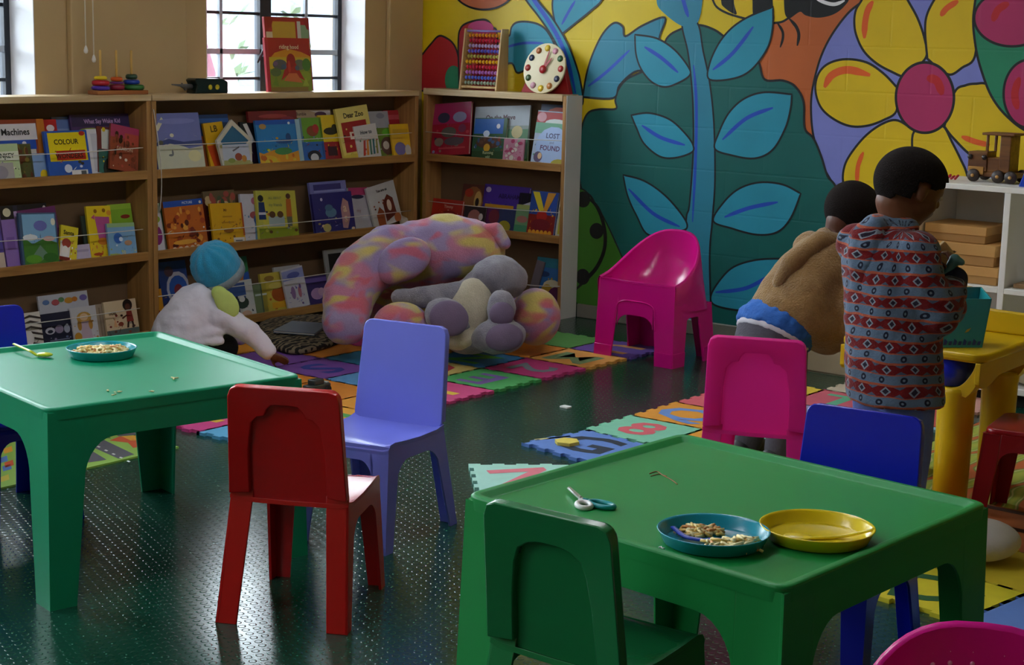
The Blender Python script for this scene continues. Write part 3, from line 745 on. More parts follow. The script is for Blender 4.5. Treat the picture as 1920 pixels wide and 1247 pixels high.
book('L', 2, 203, 263, 632, 560, 0, 0, .012, '#d6bf9a', [('r', 0, 0, 1, .22, '#5a6a66'), ('e', .72, .85, .15, .16, '#241a17'), ('e', .72, .8, .08, .09, '#5a2f22'), ('p', [(.66, .68), (.82, .68), (.86, .4), (.64, .4)], '#8a2f24'), ('p', [(.66, .4), (.72, .4), (.68, .24), (.62, .24)], '#32201a'), ('p', [(.78, .4), (.84, .4), (.86, .24), (.8, .24)], '#32201a'), ('p', [(.5, .52), (.66, .6), (.66, .56), (.52, .48)], '#5a2f22'), ('t', 'noa.', .24, .68, .16, '#4a3422'), ('e', .45, .36, .08, .06, '#8a3a24'), ('p', [(.22, .3), (.34, .3), (.28, .55)], '#e0a97a')], 'cream landscape book with a running figure, right end of the bottom shelf, left bookcase')
# ---- middle case, top shelf
book('L', 0, 298, 386, 320, 210, 0, 0, .012, '#6f78b4', [('r', 0, .44, 1, 1, '#727ab8'), ('p', [(0, 0), (1, 0), (1, .42), (.7, .38), (.4, .5), (.15, .44), (0, .55)], '#c9cbb4'), ('p', [(0, .5), (.3, .56), (.6, .5), (1, .52), (1, .44), (.6, .42), (.3, .48), (0, .44)], '#3d4a80'), ('p', [(.02, .72), (.2, .94), (.24, .88), (.1, .7)], '#d9d6b8'), ('e', .8, .25, .14, .1, '#d8d4a0'), ('e', .3, .28, .05, .02, '#6a6f70'), ('e', .34, .32, .02, .05, '#6a6f70'), ('e', .12, .5, .05, .04, '#5a5a4a'), ('e', .5, .86, .4, .05, '#8189c4')], 'large violet-blue seascape book at the left end of the top shelf, middle bookcase')
book('L', 0, 384, 440, 316, 213, 3, 0, .012, '#1d3a6a', [('r', 0, .85, 1, .93, '#2d5aa0'), ('r', 0, 0, .3, .6, '#8e4a24')], 'dark blue book at the back behind the house-shaped book')
book('L', 0, 396, 432, 314, 228, 2, -4, .012, '#d7a81d', [('t', 'LB', .5, .85, .2, '#4a3a12'), ('p', [(.0, .5), (.4, .5), (.6, .0), (.2, 0)], '#c2481f'), ('e', .8, .1, .15, .1, '#b03a6a')], 'yellow-orange book left of the house-shaped book')
book('L', 0, 455, 492, 308, 229, 2, 5, .012, '#17171f', [('p', [(.15, .95), (.35, .98), (.75, .5), (.55, .5)], '#d9d6d2'), ('e', .7, .3, .3, .25, '#2c1630')], 'black and white book just right of the house-shaped book')
book('L', 0, 412, 480, 314, 222, 0, 0, .012, '#c7c3b8', [('p', [(.04, .58), (.49, .97), (.96, .58), (.9, .56), (.49, .88), (.1, .54)], '#cfc8b2'), ('p', [(.12, .55), (.49, .87), (.88, .55), (.8, .48), (.16, .48)], '#2d6488'), ('p', [(.12, 0), (.88, 0), (.86, .48), (.14, .48)], '#bdc5d4'), ('p', [(.12, 0), (.88, 0), (.86, .14), (.14, .16)], '#a9a86a'), ('e', .55, .22, .1, .08, '#9c4a3a'), ('e', .7, .18, .07, .07, '#c98a3a'), ('e', .35, .15, .1, .05, '#8a9a4a'), ('p', [(.4, .36), (.6, .44), (.6, .41), (.42, .33)], '#6a5f66')], 'house-shaped picture book with a pale pitched roof, top shelf of the middle bookcase', shape=[(.1, 0), (.9, 0), (.98, .58), (.5, 1), (.02, .58)])
book('L', 0, 478, 568, 308, 206, 2, 0, .014, '#7a1620', [('r', 0, 0, .3, .6, '#4d1626'), ('e', .5, .9, .3, .04, '#a33a3a'), ('e', .8, .84, .14, .05, '#8e2440')], 'deep red book behind the blue ocean book, middle bookcase')
book('L', 0, 489, 571, 305, 223, 0, 0, .012, '#2c7fc0', [('r', 0, .9, .9, 1, '#1f55b0'), ('p', [(0, 0), (.9, 0), (.9, .3), (.6, .22), (.35, .34), (.1, .26), (0, .3)], '#d9982a'), ('e', .15, .86, .08, .06, '#b58a4a'), ('e', .6, .52, .2, .05, '#1f4f8e'), ('e', .7, .6, .06, .1, '#254a80'), ('e', .55, .3, .2, .08, '#4a8a4a'), ('e', .2, .12, .2, .1, '#e0b52c'), ('r', .9, 0, 1, 1, '#9fc4d4'), ('e', .75, .92, .03, .03, '#e6ecf0')]+scat(9, ['#e0a526', '#c2641e', '#d6c23a'], 10, .05, .03, .85, .22, .05), 'blue ocean book with an orange seabed, top shelf of the middle bookcase')
book('L', 0, 552, 632, 303, 204, 3, 0, .012, '#b59a7c', [('t', 'Bumble', .3, .92, .09, '#4a2f2a'), ('p', [(.5, .98), (.98, .98), (.98, .85)], '#d6cfcb'), ('e', .75, .9, .14, .06, '#5a3a5a')], 'beige book at the back, right of the blue ocean book')
book('L', 0, 570, 612, 302, 219, 1, 0, .012, '#6aa02e', [('r', 0, 0, 1, .46, '#2f6ab8'), ('r', 0, .46, .12, 1, '#6a8a9a'), ('e', .55, .7, .26, .12, '#8a4a24'), ('e', .5, .15, .3, .12, '#22202a'), ('e', .5, .1, .18, .1, '#d4d6da'), ('e', .7, .75, .14, .1, '#b0282a')], 'book with a green upper and blue lower half, top shelf of the middle bookcase')
book('L', 0, 608, 646, 299, 214, 1, 0, .012, '#e0c01e', [('r', 0, 0, 1, .42, '#a3222a'), ('e', .5, .65, .35, .08, '#2f2a1a'), ('r', .25, .12, .7, .32, '#3a1a22'), ('e', .7, .7, .15, .1, '#2a2a1a')], 'book with yellow upper and dark red lower half, left of book reading Dear Zoo')
book('L', 0, 646, 706, 295, 199, 0, -5, .014, '#e0cf6a', [('r', .0, .2, 1, .98, '#e3d272'), ('r', .1, .14, .88, .72, '#a31f20'), ('t', 'Dear Zoo', .52, .84, .14, '#2a2614'), ('r', .3, .38, .55, .52, '#dfd3c4'), ('r', .36, .42, .5, .49, '#a31f20'), ('r', 0, 0, 1, .1, '#d6c248')], 'yellow book with a red box reading Dear Zoo, top shelf of the middle bookcase')
book('L', 0, 700, 738, 293, 207, 2, 0, .010, '#a9abb0', [('t', 'Henry', .5, .62, .1, '#3a3f52'), ('t', 'finds', .5, .5, .1, '#3a3f52'), ('e', .6, .9, .2, .06, '#8a8f9a')], 'grey book with dark lettering behind the small white pencil book')
book('L', 0, 730, 768, 290, 205, 3, 0, .010, '#b0222c', [('r', .1, .8, .9, .9, '#c8525a'), ('r', 0, .45, 1, .6, '#d8c3be')], 'red book at the back right end of the top shelf, middle bookcase')
book('L', 0, 714, 746, 293, 238, 1, 0, .010, '#6a8a2a', [('e', .5, .4, .4, .3, '#5a3a2a'), ('e', .4, .42, .18, .14, '#c9bfb0'), ('e', .6, .85, .35, .12, '#5fae2a'), ('e', .8, .6, .15, .2, '#a33a2a')], 'small green and brown book beside the small white pencil book')
book('L', 0, 739, 774, 291, 231, 0, 0, .010, '#e0b31f', [('e', .4, .26, .3, .2, '#7a70a8'), ('e', .8, .2, .16, .18, '#cfc9c4'), ('r', .1, .7, .9, .85, '#caa01c')], 'small yellow book with a violet animal, right end of the top shelf, middle bookcase')
book('L', 0, 674, 716, 293, 233, -0.4, -5, .010, '#d3cfca', [('t', 'How to', .5, .78, .16, '#2f3640'), ('p', [(.2, .1), (.3, .1), (.42, .55), (.32, .55)], '#b83a2a'), ('p', [(.36, .1), (.46, .1), (.54, .55), (.46, .55)], '#d68a2a'), ('p', [(.52, .1), (.6, .1), (.66, .55), (.58, .55)], '#4a7a5a'), ('p', [(.66, .1), (.74, .1), (.8, .55), (.72, .55)], '#2f6a72'), ('p', [(.8, .1), (.88, .1), (.93, .5), (.86, .5)], '#8a8a3a')], 'small white book with coloured pencil stripes, leaning on the book reading Dear Zoo')
# ---- middle case, middle shelf
book('L', 1, 288, 311, 473, 398, 0, 0, .012, '#cfd0da', [('e', .5, .45, .42, .25, '#8e1f78'), ('e', .5, .85, .4, .1, '#8fae3a'), ('e', .5, .05, .4, .06, '#d9d9e2'), ('e', .45, .7, .25, .1, '#b8c48a')], 'narrow white book with a magenta ball, left end of the middle shelf, middle bookcase')
book('L', 1, 306, 326, 470, 378, 2, -3, .014, '#3a7a4a', [('r', 0, 0, .4, 1, '#c8d0ba')], 'green and white book edge left of the orange book')
book('L', 1, 316, 400, 466, 374, 2, 0, .014, '#5a1a16', [], 'dark red book edge behind the orange book')
book('L', 1, 319, 392, 466, 373, 0, -1, .014, '#c2661c', [('r', 0, .88, 1, 1, '#1f4fae'), ('t', 'PICTURE', .6, .94, .07, '#c9d3e6'), ('e', .93, .93, .03, .03, '#e6e6ea')]+scat(11, ['#7a2a14', '#a3431a', '#d98a2a', '#5a1f10', '#e0a040'], 34, .06, .08, .94, .8, .06)+[('e', .4, .16, .3, .05, '#e0a53a')]+[('e', .12+.15*i, .05, .05, .03, '#dcc9b4') for i in range(6)], 'orange book with a blue top band, middle shelf of the middle bookcase')
book('L', 1, 394, 452, 460, 355, 2, 0, .012, '#6a5636', scat(13, ['#8a6a3a', '#a34a3a', '#4a5a3a', '#c2a87a'], 22, .05, .5, .95, .95, .08), 'brown patterned book at the back behind the plain yellow book')
book('L', 1, 402, 461, 458, 379, 0, 2, .012, '#dba80f', [('t', 'Mr', .45, .83, .1, '#8a5a12'), ('r', .35, .66, .65, .69, '#b5800f'), ('r', .3, .52, .7, .55, '#b5800f'), ('e', .5, .34, .16, .05, '#8a5a16'), ('r', .62, .03, .97, .16, '#d6cfc4'), ('r', .68, .07, .9, .1, '#6a6a6a'), ('r', .95, .2, 1, 1, '#b5521a')], 'plain yellow-orange book with a white sticker, middle shelf of the middle bookcase')
book('L', 1, 458, 500, 452, 362, 1, 3, .012, '#c9c8d2', [('p', [(.5, 0), (1, 0), (1, 1), (.6, 1)], '#5f86a8'), ('e', .55, .55, .2, .08, '#a3525a'), ('e', .6, .85, .14, .08, '#b86a86'), ('e', .7, .45, .2, .12, '#3a5f9a')], 'white and blue book leaning left of the yellow-green book')
book('L', 1, 488, 561, 449, 356, 0, 3, .016, '#c8c246', [('r', 0, 0, 1, .22, '#8a9a1f'), ('r', .0, .22, .12, 1, '#b9b84a'), ('e', .1, .84, .07, .07, '#2a211c'), ('p', [(.02, .4), (.2, .4), (.18, .76), (.04, .76)], '#23356a'), ('p', [(.02, .5), (.2, .5), (.2, .55), (.02, .55)], '#c2c7d4'), ('e', .8, .88, .06, .06, '#5a3018'), ('p', [(.72, .45), (.86, .45), (.86, .82), (.74, .82)], '#b8641f'), ('p', [(.73, .25), (.85, .25), (.86, .45), (.72, .45)], '#6a6f5a'), ('r', .26, .25, .66, .46, '#9fb0b4'), ('e', .36, .5, .08, .07, '#5a3a1a'), ('e', .56, .5, .08, .07, '#5a3a1a'), ('t', 'ALL ABOUT', .46, .84, .07, '#8a9456'), ('t', 'my friends', .46, .7, .09, '#8a9456')], 'yellow-green book with two standing figures, middle shelf of the middle bookcase')
book('L', 1, 592, 660, 440, 338, 2, 0, .014, '#7f82c0', [('r', .1, .84, .85, .95, '#3a3576'), ('r', .1, .8, .95, .83, '#9fa3d6')], 'lilac book standing behind the dark violet book')
book('L', 1, 594, 668, 439, 359, 0, 0, .014, '#2f2a72', [('p', [(.68, .12), (.8, .1), (.9, .4), (.88, .75), (.76, .85), (.68, .6)], '#b58a8a'), ('t', 'a', .78, .6, .3, '#e0c2a0'), ('t', 's', .78, .35, .3, '#e0c2a0'), ('e', .42, .52, .14, .12, '#5f86a0'), ('e', .38, .64, .1, .08, '#4a6f8a'), ('e', .28, .16, .1, .1, '#b8ac6a'), ('e', .22, .85, .03, .04, '#d6d3e6')], 'dark violet night-sky book, middle shelf of the middle bookcase')
book('L', 1, 661, 700, 432, 350, 1, 2, .012, '#b8b6bc', [('r', .0, .82, .9, 1, '#b03a66'), ('e', .4, .78, .3, .05, '#2a2a4a'), ('t', 'my', .4, .45, .12, '#9a7a76')], 'grey-white book with pink lettering between the violet book and the tilted grey book')
book('L', 1, 703, 756, 428, 344, 0, -9, .012, '#c6c5c2', [('t', 'You are us', .5, .85, .10, 0.9, 1, '#23232a'), ('p', [(.15, .0), (.4, .0), (.42, .35), (.3, .48), (.15, .3)], '#9a4f24'), ('p', [(.45, .08), (.85, .2), (.82, .6), (.65, .72), (.45, .55)], '#6a2a1a'), ('e', .65, .45, .08, .14, '#d9c3b0'), ('e', .85, .1, .12, .12, '#b56a3a')], 'tilted grey-white book with brown figures, right end of the middle shelf, middle bookcase')
# ---- middle case, bottom shelf
book('L', 2, 285, 313, 628, 540, 0, 0, .012, '#cf8f1f', [('e', .45, .3, .4, .24, '#7a1616'), ('e', .5, .42, .08, .05, '#d6c4b0'), ('r', .2, .85, .8, .92, '#e0c88a')], 'orange-yellow book with a dark red shape, left end of the bottom shelf, middle bookcase')
book('L', 2, 312, 364, 620, 487, 1, 0, .014, '#20346e', [('e', .62, .58, .42, .26, '#a9a8b0'), ('e', .62, .58, .33, .2, '#254f9a'), ('e', .62, .55, .16, .1, '#7a2530'), ('e', .35, .85, .16, .08, '#4a3036'), ('p', [(.1, 0), (.9, 0), (.8, .2), (.5, .3), (.2, .2)], '#b58a2f')], 'dark blue book with a white ring, left of the toddler hat, bottom shelf')
book('L', 2, 430, 477, 606, 480, 2, 0, .014, '#2f7a46', [('r', 0, .0, 1, .62, '#bdbfc4'), ('e', .5, .62, .42, .14, '#b8742a'), ('e', .95, .6, .2, .14, '#2453a8')], 'green-topped book behind the white and navy book, right of the toddler hat')
book('L', 2, 436, 482, 604, 524, 0, -2, .016, '#c3c4c0', [('r', 0, .6, .7, .95, '#3a5590'), ('e', .5, .4, .26, .16, '#2a3a30'), ('e', .5, .5, .12, .08, '#d6d6d2'), ('r', 0, 0, .35, .6, '#222a40'), ('e', .6, .08, .2, .1, '#c2a08a')], 'white book with navy pictures in front of the toddler face, bottom shelf')
book('L', 2, 481, 505, 598, 530, 1, 0, .014, '#6f7f5a', [('r', .1, .62, 1, .68, '#b9c4c4'), ('r', .55, 0, .65, 1, '#4a5a40')], 'dull green book edge left of the yellow book with an orange figure')
book('L', 2, 497, 548, 594, 508, 1, 0, .014, '#b9a83e', [('e', .3, .86, .18, .07, '#8a6a2a'), ('e', .62, .45, .3, .2, '#a3521c'), ('r', .3, .1, .8, .25, '#cf9a1f'), ('e', .5, .66, .26, .08, '#c9b85a')], 'yellow book with an orange figure, bottom shelf of the middle bookcase')
book('L', 2, 524, 572, 590, 496, 2, 0, .012, '#b3b2b0', [], 'pale grey book at the back behind the tilted lilac book')
book('L', 2, 542, 582, 584, 500, 0, -6, .012, '#c6c4cc', [('r', .0, .72, 1, .96, '#8f96c8'), ('e', .5, .82, .3, .08, '#5a62a8'), ('e', .35, .4, .1, .16, '#8a6a9a'), ('e', .65, .38, .08, .14, '#b06a7a'), ('e', .7, .52, .05, .06, '#6a4a8a')], 'tilted white book with a lilac top, bottom shelf of the middle bookcase')
book('L', 2, 578, 618, 580, 515, 1, 0, .012, '#3d2f6a', [('e', .5, .4, .3, .2, '#b08ab4'), ('e', .7, .45, .16, .14, '#c9a3bd'), ('r', 0, .8, 1, .94, '#6a549a')], 'purple flower book beside the tie-dyed plush animal')
book('L', 2, 620, 668, 566, 464, 1, 0, .010, '#9a9a94', [('r', .14, .04, .98, .92, '#1d1a19'), ('p', [(.25, .05), (.5, .05), (.4, .6), (.28, .4)], '#5a5436')], 'grey-framed dark picture book above the tie-dyed plush animal, bottom shelf')
# ---- right case
book('R', 0, 808, 878, 292, 192, 0, -6, .016, '#a11530', [('r', 0, .6, 1, 1, '#a8205a'), ('e', .3, .72, .16, .1, '#3a3a52'), ('e', .72, .72, .18, .1, '#8a8fb0'), ('e', .45, .44, .2, .1, '#5f6258'), ('e', .2, .26, .12, .08, '#8a7a6a'), ('e', .6, .26, .26, .08, '#57505a'), ('e', .8, .5, .1, .08, '#7a3a5a'), ('r', .2, .12, .9, .15, '#c04a54')], 'dark pink book with grey vehicles at the left end, right bookcase top shelf')
book('R', 0, 884, 986, 298, 198, 2, -4, .012, '#8a9a94', [('r', 0, .62, 1, 1, '#a7b3bd'), ('t', 'On the Move', .48, .78, .13, '#4a1f2c'), ('r', 0, 0, 1, .55, '#5a8a66'), ('e', .8, .5, .1, .12, '#c9bf8a'), ('r', .5, .3, .95, .38, '#24505a')], 'wide grey-blue book reading On the Move, top shelf of the right bookcase')
book('R', 0, 884, 944, 296, 220, 1, -3, .014, '#2a5a3a', [('r', .0, .62, .9, .98, '#2464b8'), ('e', .4, .62, .1, .08, '#c9d9ea'), ('e', .75, .8, .06, .06, '#e0e6ec'), ('e', .5, .4, .4, .14, '#5a3a2a'), ('e', .45, .28, .1, .1, '#d6a52a'), ('r', 0, 0, 1, .2, '#224a24'), ('t', 'Running', .5, .16, .1, '#c2d0a4'), ('t', 'wild', .5, .06, .08, '#c2d0a4')]+scat(17, ['#8a3a24', '#6a4a3a', '#3a5a8a'], 12, .05, .3, .95, .5, .05), 'blue and brown forest book in front of the book reading On the Move')
book('R', 0, 942, 980, 300, 259, 0, -4, .010, '#b87a90', scat(19, ['#a32a5a', '#c8c0b8', '#8a9a8a'], 14, .1, .1, .9, .9, .1), 'small pink patterned book, top shelf of the right bookcase')
book('R', 0, 972, 988, 300, 222, 2, -7, .014, '#3a6a2a', [], 'green book edge left of the book reading LOST and FOUND')
book('R', 0, 1000, 1058, 303, 194, 2, 0, .012, '#25345a', [('e', .6, .76, .5, .2, '#b03a1f'), ('e', .6, .72, .4, .14, '#a3161f')], 'dark blue book with a red arc behind the book reading LOST and FOUND')
book('R', 0, 994, 1057, 304, 207, 0, 1, .014, '#a9b9d0', [('r', 0, .78, 1, .98, '#a8181f'), ('e', .6, .78, .34, .08, '#c9d3d0'), ('e', .15, .88, .14, .09, '#c98a92'), ('r', 0, .58, 1, .78, '#5a9a7a'), ('e', .58, .36, .5, .36, '#9fb8e0'), ('t', 'LOST', .55, .54, .13, '#3a3a6a'), ('t', 'and', .55, .42, .07, '#7a86b0'), ('t', 'FOUND', .52, .31, .13, '#5a2f66'), ('e', .2, .14, .13, .1, '#5a4a6a'), ('e', .25, .16, .06, .06, '#d9b58a'), ('e', .85, .03, .25, .1, '#a9a03a')], 'pale blue book reading LOST and FOUND, top shelf of the right bookcase')
book('R', 1, 806, 862, 424, 372, 1, 0, .014, '#b0281c', [('t', 'Timmy', .55, .72, .16, '#e0b8a0'), ('e', .35, .25, .14, .14, '#8a9ab0'), ('e', .8, .3, .12, .1, '#d99a2a'), ('e', .6, .5, .2, .08, '#8a1a16')], 'red book above the tie-dyed plush animal, left end of the middle shelf, right bookcase')
book('R', 1, 858, 902, 428, 344, 2, 0, .012, '#5a3028', [('e', .5, .6, .42, .36, '#8a5a30'), ('e', .7, .62, .16, .24, '#c2a05a'), ('e', .68, .6, .08, .1, '#2a1c1a'), ('e', .3, .8, .18, .1, '#a3321f')], 'brown and gold book next to the purple book, middle shelf, right bookcase')
book('R', 1, 866, 906, 430, 385, 1, 0, .010, '#2a1d1f', [('e', .5, .5, .3, .36, '#a3685e'), ('e', .8, .55, .1, .16, '#cfc4bf')], 'small dark book with a pink face shape in front of the brown and gold book')
book('R', 1, 898, 982, 436, 346, 2, 0, .014, '#4a2f9a', [('t', 'ABRAHAM', .58, .76, .14, 0.9, 1, '#2a1c5a'), ('e', .1, .88, .06, .06, '#b8a8c4'), ('r', .06, .5, .7, .57, '#c9941f'), ('r', .02, 0, .4, .48, '#5a1f5a'), ('r', .4, 0, .8, .48, '#33406a'), ('e', .55, .1, .14, .14, '#a39a2a'), ('e', .3, .3, .12, .16, '#7a2a3a'), ('r', .8, 0, 1, .5, '#6a6a4a')], 'purple book with dark lettering, middle shelf of the right bookcase')
book('R', 1, 962, 988, 437, 382, 1, 0, .012, '#7aa87a', [('e', .5, .5, .4, .12, '#b87a70'), ('r', 0, 0, 1, .3, '#4a9a72'), ('r', 0, .85, 1, 1, '#a9b86a')], 'small pale green book left of the blue book with yellow rays')
book('R', 1, 964, 990, 437, 360, 2, 0, .012, '#1d1d2c', [('p', [(.0, .65), (.9, .8), (.95, .68), (.1, .55)], '#c9c4d6')], 'black book with white lettering behind the pale green book')
book('R', 1, 986, 1036, 439, 357, 0, 0, .014, '#23489a', [('r', .0, 0, 1, .48, '#8a1f1a'), ('p', [(.05, .98), (.3, .98), (.58, .55), (.48, .4), (.38, .55)], '#d6c32a'), ('p', [(.62, .98), (.92, .98), (.62, .5), (.5, .45)], '#cf8f2a'), ('e', .5, .45, .2, .12, '#b8281c'), ('e', .5, .25, .36, .14, '#7a1c2a'), ('r', .06, .03, .94, .1, '#d68a1f')]+[('e', .12+.15*i, .1, .06, .04, '#e0a52a') for i in range(6)], 'blue and red book with yellow rays, middle shelf of the right bookcase')
book('R', 1, 1034, 1046, 440, 372, 1, 0, .012, '#1f2028', [('e', .5, .3, .3, .2, '#8a8a94')], 'black book edge right of the blue book with yellow rays')
book('R', 1, 1040, 1052, 441, 364, 0, 0, .012, '#c9c9b0', [('r', .3, .1, .9, .6, '#c2b83a'), ('e', .3, .7, .2, .08, '#22201c')], 'white and yellow book edge at the right end of the middle shelf, right bookcase')
book('R', 2, 996, 1052, 572, 482, 1, 0, .014, '#2f6aa8', [('e', .6, .42, .3, .14, '#c9bfa0'), ('e', .45, .3, .2, .16, '#b8942a'), ('e', .75, .22, .26, .2, '#5a1f4a'), ('r', 0, .8, 1, 1, '#2a7a8a'), ('e', .3, .66, .18, .06, '#1f3a6a')], 'blue book with a yellow and plum picture, bottom shelf of the right bookcase')
book('R', 2, 985, 1000, 570, 486, 0, 9, .008, '#6a6066', [], 'thin grey book leaning beside the grey plush head, bottom shelf of the right bookcase')
# loose sheet on the middle shelf beside the plush rump
pp = Px(752, 425, FL-0.03)
o = G().prism([pp, pp+V((0, .09, 0)), pp+V((-.01, .085, .03)), pp+V((-.03, .0, .07))], (-0.002, 0, 0.001)).build('sheet_of_paper', mat('#c9bfae', .8), None)
tag(o, 'crumpled cream sheet of paper at the right end of the middle shelf', 'paper')
# ================================================================== plastic furniture
def bil(C, u, v):
    bl, br, tr, tl = C
    return (bl*(1-u)+br*u)*(1-v) + (tl*(1-u)+tr*u)*v
def sheet(g, C, poly, n, t, mi=0):
    C = [V(c) for c in C]
    return g.prism([bil(C, u, v) for u, v in poly], V(n)*t, mi)
def apron_poly(b0, b1, v1, v2, r, top=1.0, n=7):
    """skirt between two legs: inner leg edges b0..b1, arch spring v1, arch crown v2"""
    P = [(b0, top), (b0, v1)]
    P += [(b0+r*(1-math.cos(t*math.pi/2/n)), v1+(v2-v1)*math.sin(t*math.pi/2/n)) for t in range(1, n+1)]
    P += [(b1-r*(1-math.cos(t*math.pi/2/n)), v1+(v2-v1)*math.sin(t*math.pi/2/n)) for t in range(n, 0, -1)]
    P += [(b1, v1), (b1, top)]
    return P
def ring(g, C, outer, inner, n, t, mi=0):
    C = [V(c) for c in C]; k = len(outer); n = V(n)*t
    o = [bil(C, *p) for p in outer]; i = [bil(C, *p) for p in inner]
    vs = o+i+[p+n for p in o]+[p+n for p in i]; fs = []
    for a in range(k):
        b = (a+1) % k
        fs += [(a, b, k+b, k+a), (2*k+a, 3*k+a, 3*k+b, 2*k+b), (a, 2*k+a, 2*k+b, b), (k+a, k+b, 3*k+b, 3*k+a)]
    return g.add(vs, fs, mi)
def rrect(u0, v0, u1, v1, r, ry, n=4, bottom=True):
    P = []
    for cx, cy, a0 in ((u1-r, v0+ry, -90), (u1-r, v1-ry, 0), (u0+r, v1-ry, 90), (u0+r, v0+ry, 180)):
        for k in range(n+1):
            a = math.radians(a0+90*k/n); P.append((cx+r*math.cos(a), cy+ry*math.sin(a)))
    return P
def school_chair(label, hexc, loc, rz, group='moulded plastic nursery chairs', deep=None, through=0.0):
    """one-piece stacking chair: +y is the front"""
    M = thin_plastic(hexc, 0.27, through) if through else plastic(hexc, 0.27); r = thing('plastic_chair', label, 'chair', loc, math.radians(rz), group)
    zs = 0.300
    ff = [V((s*0.150, 0.187, 0)) for s in (-1, 1)]; rf = [V((s*0.166, -0.187, 0)) for s in (-1, 1)]
    ft = [V((s*0.140, 0.158, zs)) for s in (-1, 1)]; rt = [V((s*0.148, -0.128, zs)) for s in (-1, 1)]
    bt = [V((s*0.137, -0.166, 0.585)) for s in (-1, 1)]
    b = lambda g, nm, bv=0.004: g.build(nm, M, r, world=False, bevel=bv)
    TH = 0.007
    # legs as folded L sections
    for s in (0, 1):
        o = 1 if s else -1
        g = G()
        C = [ff[0], ff[1], ft[1], ft[0]]
        e = (0.0, 0.145) if s == 0 else (1.0, 0.855)
        f = (0.0, 0.215) if s == 0 else (1.0, 0.785)
        sheet(g, C, [(e[0], 0), (e[1], 0), (f[1], 0.99), (f[0], 0.99)], (0, -1, 0), TH)
        Cs = [rf[s], ff[s], ft[s], rt[s]]
        sheet(g, Cs, [(0.90, 0), (1, 0), (1, 0.99), (0.80, 0.99)], (-o, 0, 0), TH)
        b(g, 'leg', 0.0012)
        g = G()
        C = [rf[0], rf[1], rt[1], rt[0]]
        e = (0.0, 0.16) if s == 0 else (1.0, 0.84)
        f = (0.0, 0.19) if s == 0 else (1.0, 0.81)
        sheet(g, C, [(e[0], 0), (e[1], 0), (f[1], 1.06), (f[0], 1.06)], (0, 1, 0), TH)
        sheet(g, Cs, [(0, 0), (0.10, 0), (0.20, 0.99), (0, 0.99)], (-o, 0, 0), TH)
        b(g, 'leg', 0.0012)
    g = G()
    # seat pan with rolled front edge
    prof = [(-0.128, zs+0.004), (-0.09, zs-0.004), (0.0, zs-0.006), (0.08, zs-0.002), (0.130, zs+0.002), (0.152, zs-0.001), (0.162, zs-0.014)]
    n = len(prof); vs = []
    for i, (y, z) in enumerate(prof):
        hw = 0.149-0.008*(y+0.128)/0.29
        for x, dz in ((-hw, 0.004), (-hw*0.86, -0.002), (0, -0.004), (hw*0.86, -0.002), (hw, 0.004)): vs.append((x, y, z+dz))
    fs = [(i*5+j, i*5+j+1, i*5+j+6, i*5+j+5) for i in range(n-1) for j in range(4)]
    k = len(vs); vs2 = [(x, y-0.002, z-0.011) for x, y, z in vs]
    fs2 = [tuple(q+k for q in reversed(f)) for f in fs]
    edge = [i*5 for i in range(n)]+[(n-1)*5+j for j in range(1, 5)]+[i*5+4 for i in range(n-2, -1, -1)]+[3, 2, 1]
    fe = [(edge[i], edge[(i+1) % len(edge)], edge[(i+1) % len(edge)]+k, edge[i]+k) for i in range(len(edge))]
    g.add(vs+vs2, fs+fs2+fe)
    sheet(g, [ff[0], ff[1], ft[1], ft[0]], apron_poly(0.17, 0.83, 0.60, 0.84, 0.16, 0.985), (0, -1, 0), TH)
    for s in (0, 1):
        o = 1 if s else -1
        sheet(g, [rf[s], ff[s], ft[s], rt[s]], apron_poly(0.12, 0.88, 0.52, 0.83, 0.22, 0.985), (-o, 0, 0), TH)
    b(g, 'seat', 0.0015)
    # backrest: flush front panel, raised border behind it
    g = G()
    C = [rt[0], rt[1], bt[1], bt[0]]
    out = rrect(0, -0.03, 1, 1, 0.09, 0.09)
    nb = (0, -1, -0.14)
    C2 = [c+V((0, 0.013, 0)) for c in C]
    sheet(g, C2, out, nb, 0.005)
    # inner arch with shoulders
    def inner(u, v):
        lo, hi = 0.17, 0.83
        return u, v
    arch = [(0.83, 0.06), (0.83, 0.45), (0.80, 0.68), (0.74, 0.74), (0.68, 0.75), (0.66, 0.80), (0.62, 0.845), (0.5, 0.85), (0.38, 0.845), (0.34, 0.80), (0.32, 0.75), (0.26, 0.74), (0.20, 0.68), (0.17, 0.45), (0.17, 0.06)]
    if deep: arch = [(0.81, 0.06), (0.80, 0.4), (0.775, 0.62), (0.74, 0.72), (0.66, 0.77), (0.6, 0.785), (0.55, 0.79), (0.5, 0.79), (0.45, 0.79), (0.4, 0.785), (0.34, 0.77), (0.26, 0.72), (0.225, 0.62), (0.20, 0.4), (0.19, 0.06)]
    outer = [(1, 0.05), (1, 0.45), (1, 0.80), (1, 0.91), (0.975, 0.975), (0.91, 1), (0.7, 1), (0.5, 1), (0.3, 1), (0.09, 1), (0.025, 0.975), (0, 0.91), (0, 0.80), (0, 0.45), (0, 0.05)]
    k = len(outer)
    Cb = [V(c) for c in C]; tv = V(nb)*0.022
    o3 = [bil(Cb, *p)+V((0, 0.011, 0)) for p in outer]; i3 = [bil(Cb, *p)+V((0, 0.011, 0)) for p in arch]
    vs = o3+i3+[p+tv for p in o3]+[p+tv*0.72 for p in i3]; fs = []
    for a in range(k-1):
        c = a+1
        fs += [(a, c, k+c, k+a), (2*k+a, 3*k+a, 3*k+c, 2*k+c), (a, 2*k+a, 2*k+c, c), (k+a, k+c, 3*k+c, 3*k+a)]
    for a in (0, k-1): fs.append((a, k+a, 3*k+a, 2*k+a))
    g.add(vs, fs)
